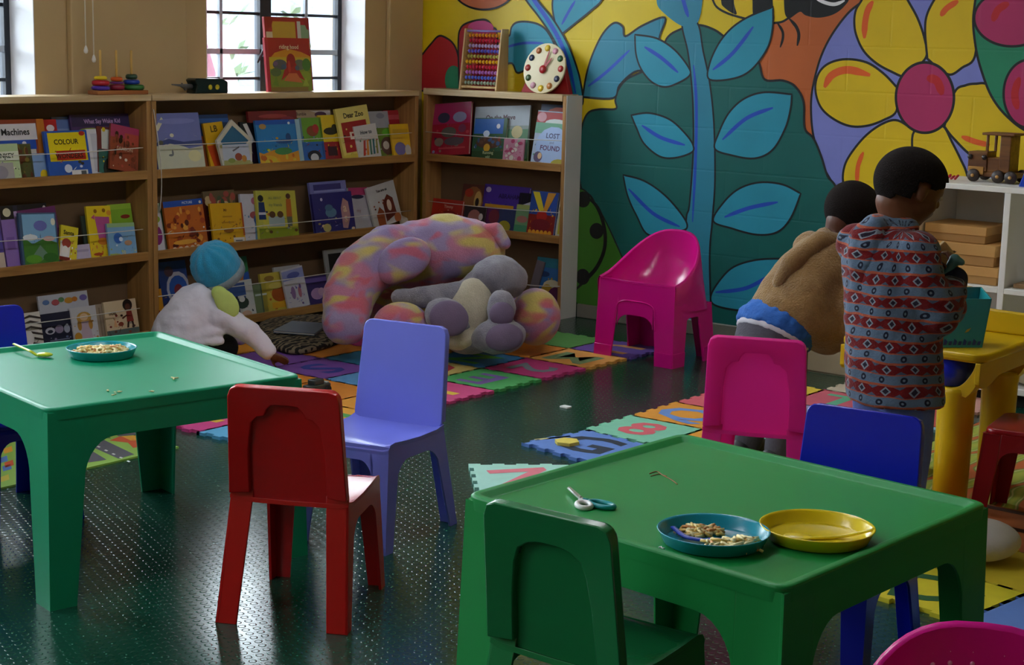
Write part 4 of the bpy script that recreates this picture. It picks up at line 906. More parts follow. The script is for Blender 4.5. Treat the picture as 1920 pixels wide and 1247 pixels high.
    b(g, 'backrest')
    return r
school_chair('red plastic chair with its back to the camera, beside the left green table', '#bb0a10', (-2.79, 2.815, 0), 26.0)
lav = school_chair('lavender-blue plastic chair facing the camera, behind the red chair', '#7d86ee', (-3.08, 3.385, 0), -169.5)
bs = G(); ctr = V((0.085, 0.172, 0.165))
school_chair('dark blue plastic chair behind the left green table, at the left photo edge', '#1220b4', (-3.994, 2.797, 0), -101)
school_chair('royal blue plastic chair facing the camera across the right green table', '#0b1ab0', (-1.585, 3.255, 0), 186)
school_chair('pink plastic chair with its back to the camera, in front of the bending child', '#ff34ac', (-2.31, 4.21, 0), 23, through=0.42)
school_chair('green plastic chair pushed under the near corner of the right green table', '#12733c', (-1.65, 2.425, 0), 1.0, deep=True)

def kids_table(label, hexc, corners, zt=0.5, group='green plastic nursery tables'):
    """corners in order around the top; sheets with arches, raised rim"""
    M = plastic(hexc, 0.42, 0.28)
    c = sum((V((p[0], p[1], 0)) for p in corners), V((0, 0, 0)))/4
    r = thing('plastic_table', label, 'table', (c.x, c.y, 0), 0, group)
    top = [V((p[0], p[1], zt)) for p in corners]; cc = V((c.x, c.y, zt))
    foot = [V((c.x+(p.x-c.x)*1.03, c.y+(p.y-c.y)*1.03, 0)) for p in top]
    rim = [p.lerp(cc, 0.045)+V((0, 0, 0.0)) for p in top]
    rin = [p.lerp(cc, 0.085)+V((0, 0, -0.011)) for p in top]
    def rnd(P, f, n=5):
        out = []
        for i in range(4):
            a, b, d = P[i-1], P[i], P[(i+1) % 4]
            p0 = b.lerp(a, f); p1 = b.lerp(d, f)
            for k in range(n+1):
                t = k/n; out.append(p0*(1-t)**2+b*2*t*(1-t)+p1*t*t)
        return out
    g = G(); z = V((0, 0, 1))
    o0 = rnd([p-z*0.03 for p in top], 0.045); o1 = rnd([p-z*0.003 for p in top], 0.045); o2 = rnd([p.lerp(cc, 0.012) for p in top], 0.045)
    o3 = rnd(rim, 0.03); o4 = rnd(rin, 0.02); o5 = rnd([p-z*0.014 for p in rin], 0.02); n = len(o0)
    loops = [o0, o1, o2, o3, o4]
    vs = [p for l in loops for p in l]; fs = []
    for a in range(len(loops)-1):
        for i in range(n):
            j = (i+1) % n; fs.append((a*n+i, a*n+j, (a+1)*n+j, (a+1)*n+i))
    fs.append(tuple(4*n+i for i in range(n)))
    vs += [p-z*0.008 for p in o0]; fs += []
    g.add(vs, fs)
    g.build('tabletop', M, r, bevel=0.0025, angle=25)
    TH = 0.006
    for i in range(4):
        j = (i+1) % 4
        C = [foot[i], foot[j], top[j].lerp(cc, 0.004)-z*0.004, top[i].lerp(cc, 0.004)-z*0.004]
        nrm = (cc-(top[i]+top[j])*0.5); nrm.z = 0; nrm.normalize()
        g = G(); sheet(g, C, apron_poly(0.13, 0.87, 0.62, 0.83, 0.11, 0.985), nrm, TH)
        g.build('apron', M, r, bevel=0.0008)
        h = i-1
        Cb = [foot[h], foot[i], top[i].lerp(cc, 0.004)-z*0.004, top[h].lerp(cc, 0.004)-z*0.004]
        nb = (cc-(top[i]+top[h])*0.5); nb.z = 0; nb.normalize()
        g = G()
        sheet(g, C, [(0, 0), (0.095, 0), (0.13, 0.62), (0.13, 0.985), (0, 0.985)], nrm, TH)
        sheet(g, Cb, [(1, 0), (0.905, 0), (0.87, 0.62), (0.87, 0.985), (1, 0.985)], nb, TH)
        g.build('leg', M, r, bevel=0.0008)
    return r
LT = [(-3.221, 2.375), (-3.079, 3.09), (-3.862, 3.262), (-4.01, 2.545)]
RT = [(-2.019, 2.485), (-1.978, 3.235), (-1.196, 3.153), (-1.248, 2.394)]
kids_table('green plastic table with a plate of noodles at the left, lit by the windows', '#0f9266', LT)  # teal shift in this green stands in for the sky's reflection
kids_table('green plastic table in the right foreground with scissors and two plates', '#158a40', RT)

# ---- magenta tub chairs
def tub_chair(label, loc, rz, holes=False):
    """bucket chair on four moulded legs: -y is the front"""
    M = plastic('#d8128a', 0.2); r = thing('tub_chair', label, 'chair', loc, math.radians(rz), 'magenta tub chairs')
    zf, zb, zc = 0.362, 0.565, 0.235
    def rimpt(t):                                  # t 0..1 around the back from front-left to front-right
        a = math.pi*t
        x = -0.205*math.copysign(abs(math.cos(a))**0.75, math.cos(a)); y = -0.165 + 0.315*(math.sin(a)**0.7)
        h = math.sin(a)**1.1
        return V((x, y, zf+(zb-zf)*h))
    n = 28; rims = [rimpt(k/n) for k in range(n+1)]
    g = G(); L = 7; vs = []
    seatc = V((0, -0.02, zc+0.03))
    # inner bowl from the rim down to the seat
    for k, p in enumerate(rims):
        for l in range(L):
            t = l/(L-1)
            q = V((p.x*(1-0.16*t-0.84*t**3), (p.y+0.02)*(1-0.20*t-0.80*t**3)-0.02, p.z*(1-t)**1.5+(1-(1-t)**1.5)*(zc+0.04)))
            if l == 0: q = V((p.x*0.955, (p.y+0.03)*0.955-0.03, p.z-0.004))
            vs.append(q)
    fs = [(k*L+l, k*L+l+1, (k+1)*L+l+1, (k+1)*L+l) for k in range(n) for l in range(L-1)]
    g.add(vs, fs, 0, True)
    # front part of the seat between the two front rim corners
    fr = []
    a, c = rims[0], rims[-1]; m = 8
    for i in range(m+1):
        s = i/m; x = a.x*0.955*(1-s)+c.x*0.955*s; sag = 0.032*math.sin(math.pi*s)
        fr.append([V((x, -0.1675, zf-0.006-sag*0.25)), V((x*0.9, -0.12, zf-0.02-sag)), V((x*0.6, -0.06, zc+0.06-0.25*sag)), V((0, -0.02, zc+0.04))])
    vs = [p for q in fr for p in q]
    g.add(vs, [(i*4+j, i*4+j+1, (i+1)*4+j+1, (i+1)*4+j) for i in range(m) for j in range(3)], 0, True)
    g.build('seat_bowl', M, r, world=False)
    # outer shell from the rim to the skirt
    g = G(); vs = []; B = 5
    for k, p in enumerate(rims):
        d = V((p.x, p.y+0.02, 0)).normalized()
        ex, ey = p.x*1.02, (p.y+0.02)*1.02-0.02
        base = V((max(-0.203, min(0.203, ex*1.25)), max(-0.17, min(0.155, ey*1.2)), 0.235))
        pts = [V((p.x*0.955, (p.y+0.03)*0.955-0.03, p.z-0.004)), p+V((0, 0, 0.003)), V((ex*1.01, ey*1.01, p.z-0.012)), V((ex, ey, p.z-0.02)).lerp(base, 0.5), base]
        vs += pts
    g.add(vs, [(k*B+l, k*B+l+1, (k+1)*B+l+1, (k+1)*B+l) for k in range(n) for l in range(B-1)], 0, True)
    g.build('back_shell', M, r, world=False)
    ft = [V((-0.212, -0.178, 0)), V((0.212, -0.178, 0)), V((0.206, 0.172, 0)), V((-0.206, 0.172, 0))]
    tp = [V((-0.203, -0.166, zf)), V((0.203, -0.166, zf)), V((0.195, 0.145, 0.26)), V((-0.195, 0.145, 0.26))]
    for i in range(4):
        j = (i+1) % 4
        Cq = [ft[i], ft[j], V((tp[j].x, tp[j].y, 0.26 if i else zf)), V((tp[i].x, tp[i].y, 0.26 if i else zf))]
        if i in (1, 3): Cq[2].z = 0.26; Cq[3].z = 0.26
        nn = V((0, 0, 0))-(ft[i]+ft[j])*0.5; nn.z = 0; nn.normalize()
        g = G(); f = 1.0 if i else 0.72
        sheet(g, Cq, apron_poly(0.27, 0.73, 0.60*f, 0.80*f, 0.15, 0.99), nn, 0.007)
        if i == 0: g.tube([bil(Cq, *p)-nn*0.001 for p in spline([V((u_, v_)) for u_, v_ in ((.235, .42), (.245, .6), (.27, .70), (.36, .745), (.5, .75), (.64, .745), (.73, .70), (.755, .6), (.765, .42))], 4, False)], 0.0032, 6)
        g.build('skirt', M, r, world=False, bevel=0.003)
        h = i-1
        Cb = [ft[h], ft[i], V((tp[h].x, tp[h].y, 0)), V((tp[i].x, tp[i].y, 0))]
        zt = 0.26 if i in (2, 3) else (zf-0.002)
        g = G()
        for (A, Bq, sgn) in ((ft[i], ft[j], 1), (ft[i], ft[h], 1)):
            du = (Bq-A).normalized(); ti = V((tp[i].x, tp[i].y, zt)); top_w = 0.075 if zt < 0.3 else 0.08
            side = (V((0, 0, 0))-(A+Bq)*0.5); side.z = 0; side.normalize()
            g.prism([A, A+du*0.092, ti+du*0.118, ti], side*0.007)
            g.prism([A-side*.0025, A+du*0.094-side*.0025, A+du*0.097+V((0, 0, .062))-side*.0025+(ti-A)*.0, A.lerp(ti, .062/ti.z)-side*.0025], side*0.004)
        # foot collar
        cz = ft[i].lerp(V((tp[i].x, tp[i].y, zt)), 0.16)
        inn = V((-math.copysign(1, ft[i].x), -math.copysign(1, ft[i].y), 0))
        g.build('leg', M, r, world=False, bevel=0.004)
    if holes:
        g = G(); rr = 0.0042
        for row in range(6):
            for k in range(14):
                t = 0.28+0.46*k/13; p = rimpt(t); s = 0.10+0.045*row
                q = V((p.x*(1-0.16*s-0.84*s**3), (p.y+0.02)*(1-0.20*s-0.80*s**3)-0.02, p.z*(1-s)**1.5+(1-(1-s)**1.5)*(zc+0.04)))
                g.sph(q, rr, 8, 6)
        g.build('perforations', mat('#f0a0cc', 0.4), r, world=False)['kind'] = 'stuff'  # pale pink dots paint the light showing through the holes
    return r
tub_chair('magenta bucket chair in front of the painted wall, right of the plush animals', (-3.945, 6.195, 0), -1.5)
tub_chair('magenta bucket chair with rows of small holes, cut off at the bottom right corner', (-0.797, 2.14, 0), 24, True)

# ---- yellow play table with blue tubs
YP = plastic('#dbb50c', 0.32); BP = plastic('#1a30d0', 0.3)
r = thing('play_table', 'yellow plastic play table with a blue tub under its corner', 'table', (-2.2, 5.0, 0))
ax0, ax1, ay0, ay1, zt = -2.31, -1.834, 4.70, 5.16, 0.5
out = rrect(0, 0, 1, 1, 0.09, 0.10)
top = [V((ax0+(ax1-ax0)*u, ay0+(ay1-ay0)*v, zt-0.028)) for u, v in out]
g = G(); g.prism(top, (0, 0, 0.028)); g.build('tabletop', YP, r, bevel=0.009, seg=3)
g = G(); g.prism([V((ax0+.03, ay1-.03, zt)), V((ax1-.01, ay1-.03, zt)), V((ax1-.01, ay1-.03, zt+.072)), V((ax0+.03, ay1-.03, zt+.08))], (0, .02, 0)); g.build('raised_lip', YP, r, bevel=0.006)
for (x, y) in ((ax1-0.098, ay0+0.055), (ax0+0.098, ay0+0.055), (ax1-0.098, ay1-0.055), (ax0+0.098, ay1-0.055)):
    G().lathe([(0.052, 0), (0.055, 0.2), (0.057, 0.34), (0.060, 0.372), (0.058, 0.385), (0.050, 0.387), (0.0, 0.380)], (x, y, 0), 28).build('leg', YP, r)
    sx = 1 if x > (ax0+ax1)/2 else -1; sy = 1 if y > (ay0+ay1)/2 else -1
    c = .098                                   # leg centre to table corner
    pr = spline([(c-.008, .474), (c-.008, .474), (c-.026, .474), (c-.026, .474), (c-.032, .450), (.045, .415), (.018, .392), (-.02, .382), (-.02, .382), (.0, .376), (.048, .364), (.048, .364), (.068, .388), (c-.012, .424), (c-.012, .422)], 4)
    g = G(); g.prism([V((x+sx*p[0], y-sy*(-.05), p[1])) for p in pr] if False else [V((x+sx*p[0], y+sy*.048, p[1])) for p in pr], (0, -sy*.055, 0)); g.build('corner_web', YP, r, bevel=.004)
    pr = spline([(.055, .474), (.055, .474), (-.20, .474), (-.20, .474), (-.20, .425), (-.20, .425), (-.10, .418), (-.03, .398), (.03, .395), (.055, .41), (.055, .41)], 4)
    if sy < 0:
        pr = pr+[V((.055, .472))] if False else [p if p[0] > -.15 else V((-.405, p[1])) for p in pr]
        g = G(); g.prism([V((x+sx*(c-.008), y+sy*p[0], p[1])) for p in pr], (-sx*.016, 0, 0)); g.build('side_rail', YP, r, bevel=.004)
for x in (ax1-.165, ax0+.165):
    tubp = [V((x+.095*math.copysign(abs(math.cos(t))**.7, math.cos(t)), ay0+.105+.085*math.copysign(abs(math.sin(t))**.7, math.sin(t)), .388)) for t in [i*math.pi/12 for i in range(24)]]
    g = G(); g.prism(tubp, (0, 0, .083), 0, True); g.build('tub', BP, r)
    G().lathe([(0.036, .388), (0.038, .43), (.04, .472)], (x, ay0+.052, 0), 20).build('tub_cup', plastic('#0f1c98', .3), r)  # darker blue puts the shading of the tub's hole into the colour

# ---- red stool
RS = plastic('#9a0d14', 0.3)
r = thing('plastic_stool', 'dark red plastic stool at the right photo edge, in front of the white shelf', 'stool', (-1.672, 4.772, 0), math.radians(8))
cs = [V((-0.16, -0.16, 0)), V((0.16, -0.16, 0)), V((0.16, 0.16, 0)), V((-0.16, 0.16, 0))]
tp = [V((c.x*0.84, c.y*0.84, 0.30)) for c in cs]
g = G(); g.prism([V((0.27*(u-0.5), 0.27*(v-0.5), 0.283)) for u, v in rrect(0, 0, 1, 1, 0.14, 0.14)], (0, 0, 0.02)); g.build('seat', RS, r, world=False, bevel=0.008, seg=3)
for i in range(4):
    j = (i+1) % 4; C = [cs[i], cs[j], tp[j], tp[i]]; nn = -((cs[i]+cs[j])*0.5).normalized()
    g = G(); sheet(g, C, apron_poly(0.2, 0.8, 0.66, 0.80, 0.16, 0.96), nn, 0.007); g.build('apron', RS, r, world=False, bevel=0.003)
    h = i-1; nb = -((cs[i]+cs[h])*0.5).normalized()
    g = G(); sheet(g, C, [(0, 0), (0.14, 0), (0.2, 0.66), (0.2, 0.96), (0, 0.96)], nn, 0.007)
    sheet(g, [cs[h], cs[i], tp[i], tp[h]], [(1, 0), (0.86, 0), (0.8, 0.66), (0.8, 0.96), (1, 0.96)], nb, 0.007)
    g.build('leg', RS, r, world=False, bevel=0.003)

# ---- white cubby shelf against the mural wall
WS = mat('#eceae2', 0.45, 0.03, 4.0)
cy = 6.30
r = thing('cubby_shelf', 'white open cubby shelf against the painted wall at the right edge', 'shelf', (-2.1, cy+0.2, 0))
xa, xm, xb, zt, d = -2.80, -2.412, -1.55, 0.872, 0.40
yb = cy+d
for nm, a, c in (('top_board', (xa, cy, zt-0.022), (xb, yb, zt)), ('bottom_board', (xa, cy, 0.055), (xb, yb, 0.08)), ('side_panel', (xa, cy, 0), (xa+0.02, yb, zt-0.022)), ('side_panel', (xb-0.02, cy, 0), (xb, yb, zt-0.022)),
    ('divider', (xm-0.012, cy, 0.08), (xm+0.014, yb, zt-0.022)), ('shelf_board', (xm+0.014, cy, 0.452), (xb-0.02, yb, 0.474)), ('shelf_board', (xa+0.02, cy, 0.452), (xm-0.012, yb, 0.474)), ('back_panel', (xa+0.02, yb-0.012, 0.08), (xb-0.02, yb, zt-0.022)), ('divider', (-1.98, cy, 0.474), (-1.96, yb-0.012, zt-0.022)), ('divider', (-1.98, cy, 0.08), (-1.96, yb-0.012, 0.452))):
    G().span(a, c).build(nm, WS, r, bevel=0.002)
G().span((xa+0.03, cy+0.05, 0), (xb-0.03, cy+0.07, 0.055)).build('gap_shade', mat('#15130f', 0.8), r)  # near-black strip standing in for the shade in the gap underneath
# ================================================================== plush animals
def E(g, px, py, d, rx, ry, rd, rot=0, nu=24, nv=16):
    """ellipsoid given by where it stands (pixel ray + distance) and its size"""
    c = Pd(px, py, d); k = d/FPX; a = math.radians(rot)
    ex = RIGHT*math.cos(a)+DOWN*math.sin(a); ey = DOWN*math.cos(a)-RIGHT*math.sin(a)
    return g.ell(c, (ex*(rx*k), ey*(ry*k), FWD*rd), nu, nv)
def K(g, a, b, n=16):
    return g.cap(Pd(*a[:3]), Pd(*b[:3]), a[3], b[3], n)
def fur_mat(name, cols, scale, bump=0.5):
    m = bpy.data.materials.new(name); m.use_nodes = True
    nt = m.node_tree; N = nt.nodes; L = nt.links; b = N['Principled BSDF']
    b.inputs['Roughness'].default_value = 0.95; b.inputs['Sheen Weight'].default_value = 0.35; b.inputs['Specular IOR Level'].default_value = 0.1
    tc = N.new('ShaderNodeTexCoord')
    n1 = N.new('ShaderNodeTexNoise'); n1.inputs['Scale'].default_value = scale; n1.inputs['Detail'].default_value = 1.5; n1.inputs['Distortion'].default_value = 0.8
    L.new(tc.outputs['Object'], n1.inputs['Vector'])
    rp = N.new('ShaderNodeValToRGB'); el = rp.color_ramp.elements
    while len(el) < len(cols): el.new(0.5)
    for e, (p, c) in zip(el, cols): e.position = p; e.color = lin(c)
    L.new(n1.outputs['Color'], rp.inputs['Fac'])
    sx = N.new('ShaderNodeSeparateColor'); L.new(n1.outputs['Color'], sx.inputs['Color']); L.new(sx.outputs['Red'], rp.inputs['Fac'])
    n2 = N.new('ShaderNodeTexNoise'); n2.inputs['Scale'].default_value = 170; n2.inputs['Detail'].default_value = 3
    L.new(tc.outputs['Object'], n2.inputs['Vector'])
    mx = N.new('ShaderNodeMix'); mx.data_type = 'RGBA'; mx.blend_type = 'MULTIPLY'; mx.inputs['Factor'].default_value = 0.35
    L.new(rp.outputs['Color'], mx.inputs['A']); L.new(n2.outputs['Fac'], mx.inputs['B']); L.new(mx.outputs['Result'], b.inputs['Base Color'])
    bp = N.new('ShaderNodeBump'); bp.inputs['Strength'].default_value = bump; bp.inputs['Distance'].default_value = 0.006
    L.new(n2.outputs['Fac'], bp.inputs['Height']); L.new(bp.outputs['Normal'], b.inputs['Normal'])
    return m
def tie_mat():
    m = fur_mat('tie_dye_plush', [(0.35, '#a593c4'), (0.65, '#b3a0c8')], 5.0, 0.45)
    nt = m.node_tree; N = nt.nodes; L = nt.links
    mul = [n for n in N if n.type == 'MIX'][0]
    src = mul.inputs['A'].links[0].from_socket
    tc = [n for n in N if n.type == 'TEX_COORD'][0]
    cur = src
    for off, sc, lo, hi, c, amt in ((0, 7.6, 0.44, 0.62, '#d8849c', 0.8), (4.1, 7.2, 0.47, 0.62, '#e2cf6e', 0.95), (9.3, 9.0, 0.54, 0.68, '#e06a78', 0.8)):
        mp = N.new('ShaderNodeMapping'); mp.inputs['Location'].default_value = (off, off*0.7, -off*1.3); mp.inputs['Scale'].default_value = (0.8, 0.8, 1.5)
        L.new(tc.outputs['Object'], mp.inputs['Vector'])
        nz = N.new('ShaderNodeTexNoise'); nz.inputs['Scale'].default_value = sc; nz.inputs['Detail'].default_value = 1.0; nz.inputs['Distortion'].default_value = 0.5
        L.new(mp.outputs['Vector'], nz.inputs['Vector'])
        mr = N.new('ShaderNodeMapRange'); mr.interpolation_type = 'SMOOTHSTEP'
        mr.inputs['From Min'].default_value = lo; mr.inputs['From Max'].default_value = hi; mr.inputs['To Max'].default_value = amt
        L.new(nz.outputs['Fac'], mr.inputs['Value'])
        mx = N.new('ShaderNodeMix'); mx.data_type = 'RGBA'; mx.inputs['B'].default_value = lin(c)
        L.new(mr.outputs['Result'], mx.inputs['Factor']); L.new(cur, mx.inputs['A']); cur = mx.outputs['Result']
    L.new(cur, mul.inputs['A'])
    return m
TIE = tie_mat()
GREYF = fur_mat('grey_plush', [(0.3, '#8a8794'), (0.7, '#a5a2ac')], 12.0, 0.7)
CREAMF = fur_mat('cream_plush', [(0.3, '#d2c8ac'), (0.7, '#e2d9bf')], 12.0, 0.7)
PADF = mat('#75647f', 0.9, 0.08, 20.0, 0.2, 200.0)

base = Pd(830, 640, 7.55); 
root = thing('plush_animal', 'huge tie-dyed plush animal lying in the corner before the bookcases', 'soft toy', (base.x, base.y, 0))
g = G()
E(g, 828, 474, 7.42, 122, 71, 0.21, -4); E(g, 752, 488, 7.45, 78, 62, 0.20, -20); E(g, 880, 470, 7.42, 68, 60, 0.19, 15)
E(g, 800, 515, 7.46, 95, 42, 0.17, 0)
K(g, (735, 475, 7.35, 0.135), (680, 508, 7.25, 0.125)); K(g, (680, 508, 7.25, 0.125), (651, 560, 7.15, 0.112)); K(g, (651, 560, 7.15, 0.112), (649, 604, 7.08, 0.102))
E(g, 860, 575, 7.68, 120, 62, 0.17, 0); E(g, 730, 560, 7.5, 52, 60, 0.12)
organic(g, 'body', TIE, root, 0.014, 8, extra=[folds(.028, .10)])
g = G(); E(g, 758, 487, 7.17, 54, 40, 0.05, -28); E(g, 735, 505, 7.17, 30, 30, 0.045, -30); organic(g, 'ear', TIE, root, 0.010, 6)
g = G(); K(g, (900, 432, 7.36, 0.030), (930, 432, 7.34, 0.034)); K(g, (930, 432, 7.34, 0.036), (946, 456, 7.32, 0.030)); organic(g, 'tail', TIE, root, 0.008, 6)
g = G(); E(g, 752, 612, 7.05, 55, 47, 0.12, 0); organic(g, 'paw', TIE, root, 0.012, 6)
g = G(); E(g, 1004, 594, 7.36, 48, 55, 0.13, 0); organic(g, 'paw', TIE, root, 0.012, 6)

b2 = Pd(890, 655, 7.2)
root = thing('plush_animal', 'grey plush animal with cream belly and purple foot pads, lying against the tie-dyed one', 'soft toy', (b2.x, b2.y, 0))
g = G(); E(g, 885, 590, 7.22, 62, 72, 0.13, 12); K(g, (905, 540, 7.24, .09), (925, 525, 7.22, .09))
E(g, 937, 521, 7.15, 53, 42, 0.12, 12); E(g, 897, 524, 7.2, 30, 20, 0.07, -20)
K(g, (748, 557, 7.1, 0.036), (815, 556, 7.08, 0.052)); K(g, (815, 556, 7.08, 0.05), (880, 545, 7.13, 0.050))
E(g, 836, 594, 6.99, 41, 35, 0.085, 20); K(g, (836, 594, 7.0, .06), (880, 625, 7.12, .07))
E(g, 940, 577, 7.0, 28, 34, 0.07, 5); E(g, 935, 631, 6.98, 52, 34, 0.08, -5); E(g, 880, 640, 7.1, 45, 25, .1)
organic(g, 'body', GREYF, root, 0.010, 6, extra=[folds(.014, .06)])
g = G(); E(g, 880, 588, 7.10, 45, 66, 0.085, 14); E(g, 864, 636, 7.06, 42, 22, 0.085, 0); E(g, 892, 546, 7.12, 36, 26, .085); organic(g, 'belly', CREAMF, root, 0.010, 7)
for (x, y, d, rx, ry, rot) in ((842, 597, 6.925, 38, 34, 20), (941, 589, 6.945, 24, 24, 10), (945, 633, 6.925, 37, 27, -5)):
    g = G(); E(g, x, y, d, rx, ry, 0.035, rot); organic(g, 'foot_pad', PADF, root, 0.006, 4)

# ================================================================== people
SKIN = mat('#6e3f24', 0.5, 0.06, 30.0, 0.03, 150.0); HAIR = mat('#1c1411', 0.95, 0.2, 150.0, 0.8, 300.0, spec=0.2)
SKIN2 = mat('#5a321e', 0.5, 0.06, 30.0, 0.03, 150.0)
DENIM = mat('#6476ba', 0.85, 0.12, 60.0, 0.2, 300.0); SHOE = mat('#141318', 0.5)
def flat(v): v = V((v.x, v.y, 0)); return v.normalized()
Z1 = V((0, 0, 1))
def head(g, c, f, u, s):
    """skull, jaw, cheeks, nose, lips, brow and ears for a head of half-height s facing f"""
    l = f.cross(u).normalized(); u = l.cross(f).normalized()
    g.ell(c+u*0.18*s, (l*0.80*s, f*0.98*s, u*0.86*s), 28, 18)
    g.ell(c-u*0.35*s+f*0.22*s, (l*0.62*s, f*0.68*s, u*0.62*s), 24, 16)
    g.ell(c-u*0.80*s+f*0.50*s, (l*0.26*s, f*0.24*s, u*0.18*s), 14, 10)
    for q in (-1, 1):
        g.ell(c-u*0.30*s+f*0.55*s+l*q*0.34*s, (l*0.26*s, f*0.25*s, u*0.26*s), 14, 10)
        e = c-u*0.06*s-f*0.02*s+l*q*0.80*s
        g.ell(e, (l*0.10*s, f*0.17*s, u*0.27*s), 14, 10); g.ell(e-u*0.16*s+l*q*0.02*s+f*0.02*s, (l*0.08*s, f*0.10*s, u*0.12*s), 10, 8)
    g.ell(c+u*0.10*s+f*0.86*s, (l*0.42*s, f*0.10*s, u*0.09*s), 14, 8)
    g.cap(c+f*0.92*s, c-u*0.20*s+f*1.00*s, 0.07*s, 0.11*s, 10); g.ell(c-u*0.22*s+f*0.98*s, (l*0.16*s, f*0.10*s, u*0.09*s), 12, 8)
    g.ell(c-u*0.46*s+f*0.86*s, (l*0.22*s, f*0.10*s, u*0.07*s), 12, 8); g.ell(c-u*0.57*s+f*0.83*s, (l*0.19*s, f*0.10*s, u*0.07*s), 12, 8)
def eyes(root, c, f, u, s):
    l = f.cross(u).normalized(); u = l.cross(f).normalized()
    for q in (-1, 1):
        e = c-u*0.02*s+f*0.82*s+l*q*0.34*s
        G().ell(e, (l*0.12*s, f*0.09*s, u*0.07*s), 14, 10).ell(e+f*0.055*s, (l*0.055*s, f*0.045*s, u*0.05*s), 10, 8, 1).build('eye', [mat('#cfc8c0', 0.3), mat('#120c0a', 0.2)], root)
def hair_cap(root, c, f, u, s, keep, m, k=1.03):
    l = f.cross(u).normalized(); u = l.cross(f).normalized()
    g = G(); cc = c+u*0.18*s
    g.ell(cc, (l*0.83*s*k, f*1.0*s*k, u*0.89*s*k), 110, 72, 0, lambda p: keep(p-c))
    o = g.build('hair', m, root, clean=False); sm = o.modifiers.new('sol', 'SOLIDIFY'); sm.thickness = 0.006; sm.offset = -1
    return o
def hand(g, w, d, n, s, curl=0.5, side=1):
    """palm, four unequal bent fingers and a thumb; d points along the hand, n out of the palm"""
    d = d.normalized(); l = d.cross(n).normalized(); n = l.cross(d).normalized()
    g.cap(w, w+d*0.25*s, 0.20*s, 0.22*s, 10)
    g.ell(w+d*0.45*s, (d*0.36*s, l*0.27*s, n*0.13*s), 16, 10)
    for i, (o, ln) in enumerate(((-0.2, 0.44), (-0.07, 0.50), (0.07, 0.47), (0.19, 0.37))):
        p = w+d*0.70*s+l*o*s; q = p+(d*(1-0.35*curl)+n*0.7*curl)*ln*0.5*s; e = q+(d*(0.9-curl*1.2)+n*1.1*curl)*ln*0.5*s
        g.cap(p-d*0.12*s, q, 0.075*s, 0.068*s, 8); g.cap(q, e, 0.068*s, 0.055*s, 8)
    t0 = w+d*0.25*s+l*side*0.2*s; t1 = t0+(d*0.6+l*side*0.7+n*0.4)*0.26*s; t2 = t1+(d*0.8+n*0.6)*0.2*s
    g.cap(t0, t1, 0.09*s, 0.08*s, 8); g.cap(t1, t2, 0.075*s, 0.06*s, 8)
def loft(g, rings, n=28):
    """rings: (centre, axis a, axis b)"""
    vs = []
    for c, a, b in rings:
        for i in range(n):
            t = 2*math.pi*i/n; vs.append(c+a*math.cos(t)+b*math.sin(t))
    k = len(rings); fs = [(i*n+j, i*n+(j+1) % n, (i+1)*n+(j+1) % n, (i+1)*n+j) for i in range(k-1) for j in range(n)]
    fs += [tuple(range(n))[::-1], tuple((k-1)*n+j for j in range(n))]
    return g.add(vs, fs, 0, True)

